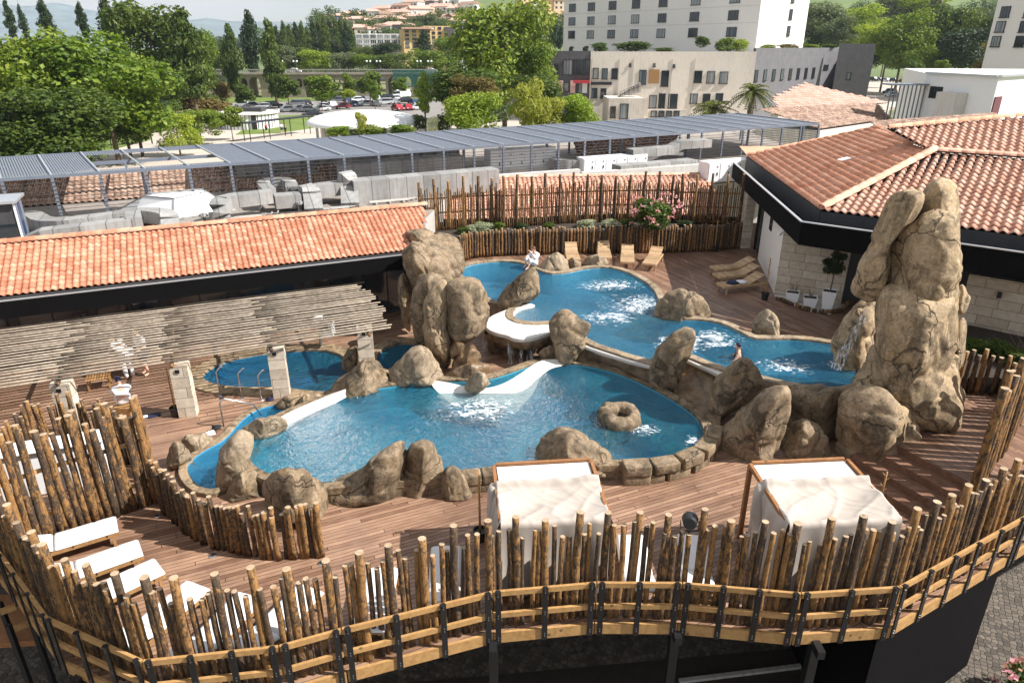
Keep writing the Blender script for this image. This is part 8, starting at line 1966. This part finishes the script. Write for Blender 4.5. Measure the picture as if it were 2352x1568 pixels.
ol = shrub_at('pink flowering oleander bush between the two rear log fences', P(1500, 530, 1.9), 2.5, 1.75, 'leaf_mid'); blossoms(ol, 2.5, 1.75, 46, 'flower_p', .06)
for i, (x, y, w_, h, lf, lb) in enumerate(((1112, 531, 1.1, .5, 'leaf_sage', 'large silvery sage bush at the left end of the rear bed'), (1084, 534, .8, .4, 'leaf_sage', 'small silvery bush at the very left of the rear bed'), (1062, 536, .8, .35, 'leaf_mid', 'green plant next to the boulder cliff in the rear bed'), (1148, 528, .7, .45, 'leaf_bright', 'bright green plant by the corner post of the rear fence'), (1200, 526, .8, .3, 'leaf_dark', 'low dark plant in the left half of the rear bed'), (1262, 524, .8, .3, 'leaf_mid', 'low green plant in the middle of the rear bed'), (1345, 522, 1.2, .45, 'leaf_sage', 'wide grey green bush behind the second rear lounger'), (1400, 522, 1.1, .4, 'leaf_sage', 'grey green bush left of the pink oleander'), (1440, 522, .9, .5, 'leaf_mid', 'green plant at the left foot of the pink oleander'), (1575, 520, 1.1, .35, 'leaf_dark', 'dark plant right of the pink oleander'))):
    shrub_at(lb, P(x, y, 1.92), w_, h, lf)
for i, (x, y, h, lb) in enumerate(((2228, 800, .6, 'leafy green plant at the left end of the bed under the stone wall'), (2262, 803, .55, 'second leafy plant in the bed under the stone wall'), (2298, 812, .6, 'third leafy plant in the bed under the stone wall'), (2335, 826, .6, 'rightmost leafy plant in the bed under the stone wall'))):
    shrub_at(lb, P(x, y + 12, ZU + .49), 1.2, h, 'leaf_mid')
mb = MB(); bdq = [P(2196, 900, ZU), P(2285, 902, ZU), P(2380, 950, ZU), P(2420, 822, ZU), P(2215, 776, ZU)]; mb.prism(xy(bdq), ZU + .005, ZU + .5); struct(mb.build('planting_bed', M['soil']))
dry = thing('dry_plant', 'bare twiggy plant in the bed at the right edge', 'plant', P(2330, 830, ZU + .5)); mb = MB(); rg = random.Random(6)
for i in range(22): a = rg.uniform(0, 6.28); l = rg.uniform(.4, .9); b = Vector((rg.uniform(-.5, .5), rg.uniform(-.2, .2), 0)); mb.tube([b, b + Vector((math.cos(a) * l * .3, math.sin(a) * l * .3, l * .6)), b + Vector((math.cos(a) * l * .6, math.sin(a) * l * .6, l * .9))], [.012, .009, .006], 4)
mb.build('twigs', M['trunk'], dry, world=False)
# white pots by the stone wall
def pot(label, px_, w0, w1, h, rz):
    p = P(*px_, ZU + .015); t = thing('plant_pot', label, 'plant pot', p, rz); mb = MB(); vs = []
    for (w_, z) in ((w0, 0), (w1, h), (w1 - .05, h), (w1 - .07, h - .06)): vs += [(-w_ / 2, -w_ / 2, z), (w_ / 2, -w_ / 2, z), (w_ / 2, w_ / 2, z), (-w_ / 2, w_ / 2, z)]
    mb.add(vs, [(4 * i + k, 4 * i + (k + 1) % 4, 4 * i + 4 + (k + 1) % 4, 4 * i + 4 + k) for i in range(3) for k in range(4)] + [(3, 2, 1, 0)]); mb.build('pot', M['white_pot'], t, world=False)
    mb = MB(); q = w1 / 2 - .035; mb.add([(-q, -q, h - .055), (q, -q, h - .055), (q, q, h - .055), (-q, q, h - .055)], [(0, 1, 2, 3)]); mb.build('soil', M['soil'], t, world=False); return t, h
def twigs(t, h, n, l0, seed):
    rg = random.Random(seed); mb = MB()
    for i in range(n): a = rg.uniform(0, 6.28); l = rg.uniform(.5, 1) * l0; b = Vector((rg.uniform(-.12, .12), rg.uniform(-.12, .12), h - .06)); mb.tube([b, b + Vector((math.cos(a) * .07, math.sin(a) * .07, l))], [.009, .005], 4)
    mb.build('stems', M['trunk'], t, world=False)
t, h = pot('low white pot with thin stems nearest the wall corner', (1818, 692), .42, .50, .42, -.4); twigs(t, h, 9, .5, 1)
t, h = pot('low white pot with dry twigs in the middle of three', (1858, 704), .40, .52, .42, -.35); twigs(t, h, 11, .3, 2)
t, h = pot('tall tapered white pot carrying a ball headed olive tree', (1899, 710), .34, .52, .78, -.5)
mb = MB(); mb.tube([(0, 0, h - .06), (.02, .01, h + .4), (.0, .0, h + .8)], [.028, .024, .02], 8); mb.build('stem', M['trunk'], t, smooth=True, world=False)
o = bpy.data.objects.new('foliage', CR['small'][0]); col.objects.link(o); o.parent = t; o.location = (0, 0, h + .55); o.scale = (.95, .95, .95); o.material_slots[0].link = 'OBJECT'; o.material_slots[0].material = M['leaf_dark']
pe = [P(1786, 688, ZU), P(1820, 703, ZU), P(1862, 716, ZU), P(1905, 722, ZU), P(1936, 714, ZU), P(1945, 700, ZU), P(1778, 677, ZU)]
mb = MB(); mb.prism(xy(pe), ZU + .003, ZU + .02); struct(mb.build('gravel', M['pebble']))
ed = thing('log_edging', 'row of stubby dark logs edging the pebbles under the stone wall', 'edging', pe[0]); posts_along(ed, smoothp(pe[:6], 1, False), .12, lambda i, rg: rg.uniform(.12, .2), lambda i, rg: rg.uniform(.05, .065), 55, .01, name='log')
# bottom right: oleander beside the street, green grate, kerb
ol2 = shrub_at('pink flowering shrub beside the cobbled street at the lower right corner', P(2350, 1610, ZST + .02), 1.2, .9, 'leaf_mid'); blossoms(ol2, 1.2, .9, 26, 'flower_p', .07, 3)
q = P(1885, 1553, ZST + .02); mb = MB(); mb.box((q.x, q.y, ZST + .04), (.75, .6, .05), .15); tag(mb.build('drain_cover', M['green_plastic'], loc=tuple(q)), 'green square cover lying on the dark ground under the deck', 'cover')
a, b = P(1560, 1566, ZST + .02), P(1850, 1530, ZST + .02); mb = MB(); mb.bar(a + Vector((0, 0, .04)), b + Vector((0, 0, .04)), .10, .08); tag(mb.build('kerb_stone', M['concrete'], loc=tuple(a)), 'thin pale kerb line on the dark ground under the deck', 'kerb')
mb = MB(); q = px([(900, 1570), (1900, 1480), (1990, 1530), (1880, 1700), (900, 1800)], ZST + .015); mb.add(q, [(0, 1, 2, 3, 4)]); struct(fixn(mb.build('soil_strip', M['soil'])))
# landing and rails left of the deck, lower down
ld = thing('timber_landing', 'dark landing with wooden rails below the left end of the front fence', 'landing', P(40, 1420, -1.6)); q = [P(-80, 1480, -1.6), P(85, 1470, -1.6), P(75, 1360, -1.6), P(-80, 1370, -1.6)]
mb = MB(); mb.prism(xy(q), -1.75, -1.6); mb.build('platform', M['dark_teak'], ld)
for i, (x0, y0, x1, y1, z) in enumerate(((0, 1405, 36, 1392, -.55), (16, 1450, 72, 1428, -.95))): mb = MB(); mb.bar(P(x0, y0, z), P(x1, y1, z), .06, .13); mb.build('rail', M['rail_wood'], ld)
for x, y in ((5, 1400), (25, 1452), (75, 1432)): p = P(x, y, -.7); mb = MB(); mb.bar((p.x, p.y, ZST + .02), (p.x, p.y, -.5), .09, .09); mb.build('post', M['dark_steel'], ld)
# haze over the whole scene
def mk_haze():
    k = N('haze'); v = k.n('ShaderNodeVolumePrincipled'); v.inputs['Color'].default_value = (.72, .84, 1.0, 1); v.inputs['Density'].default_value = .0001; v.inputs['Anisotropy'].default_value = .2
    k.t.links.new(v.outputs[0], k.out.inputs['Volume']); return k.m
mb = MB(); mb.box((0, 1600, 80), (9000, 3900, 175)); o = mb.build('haze', mk_haze()); o['kind'] = 'stuff'
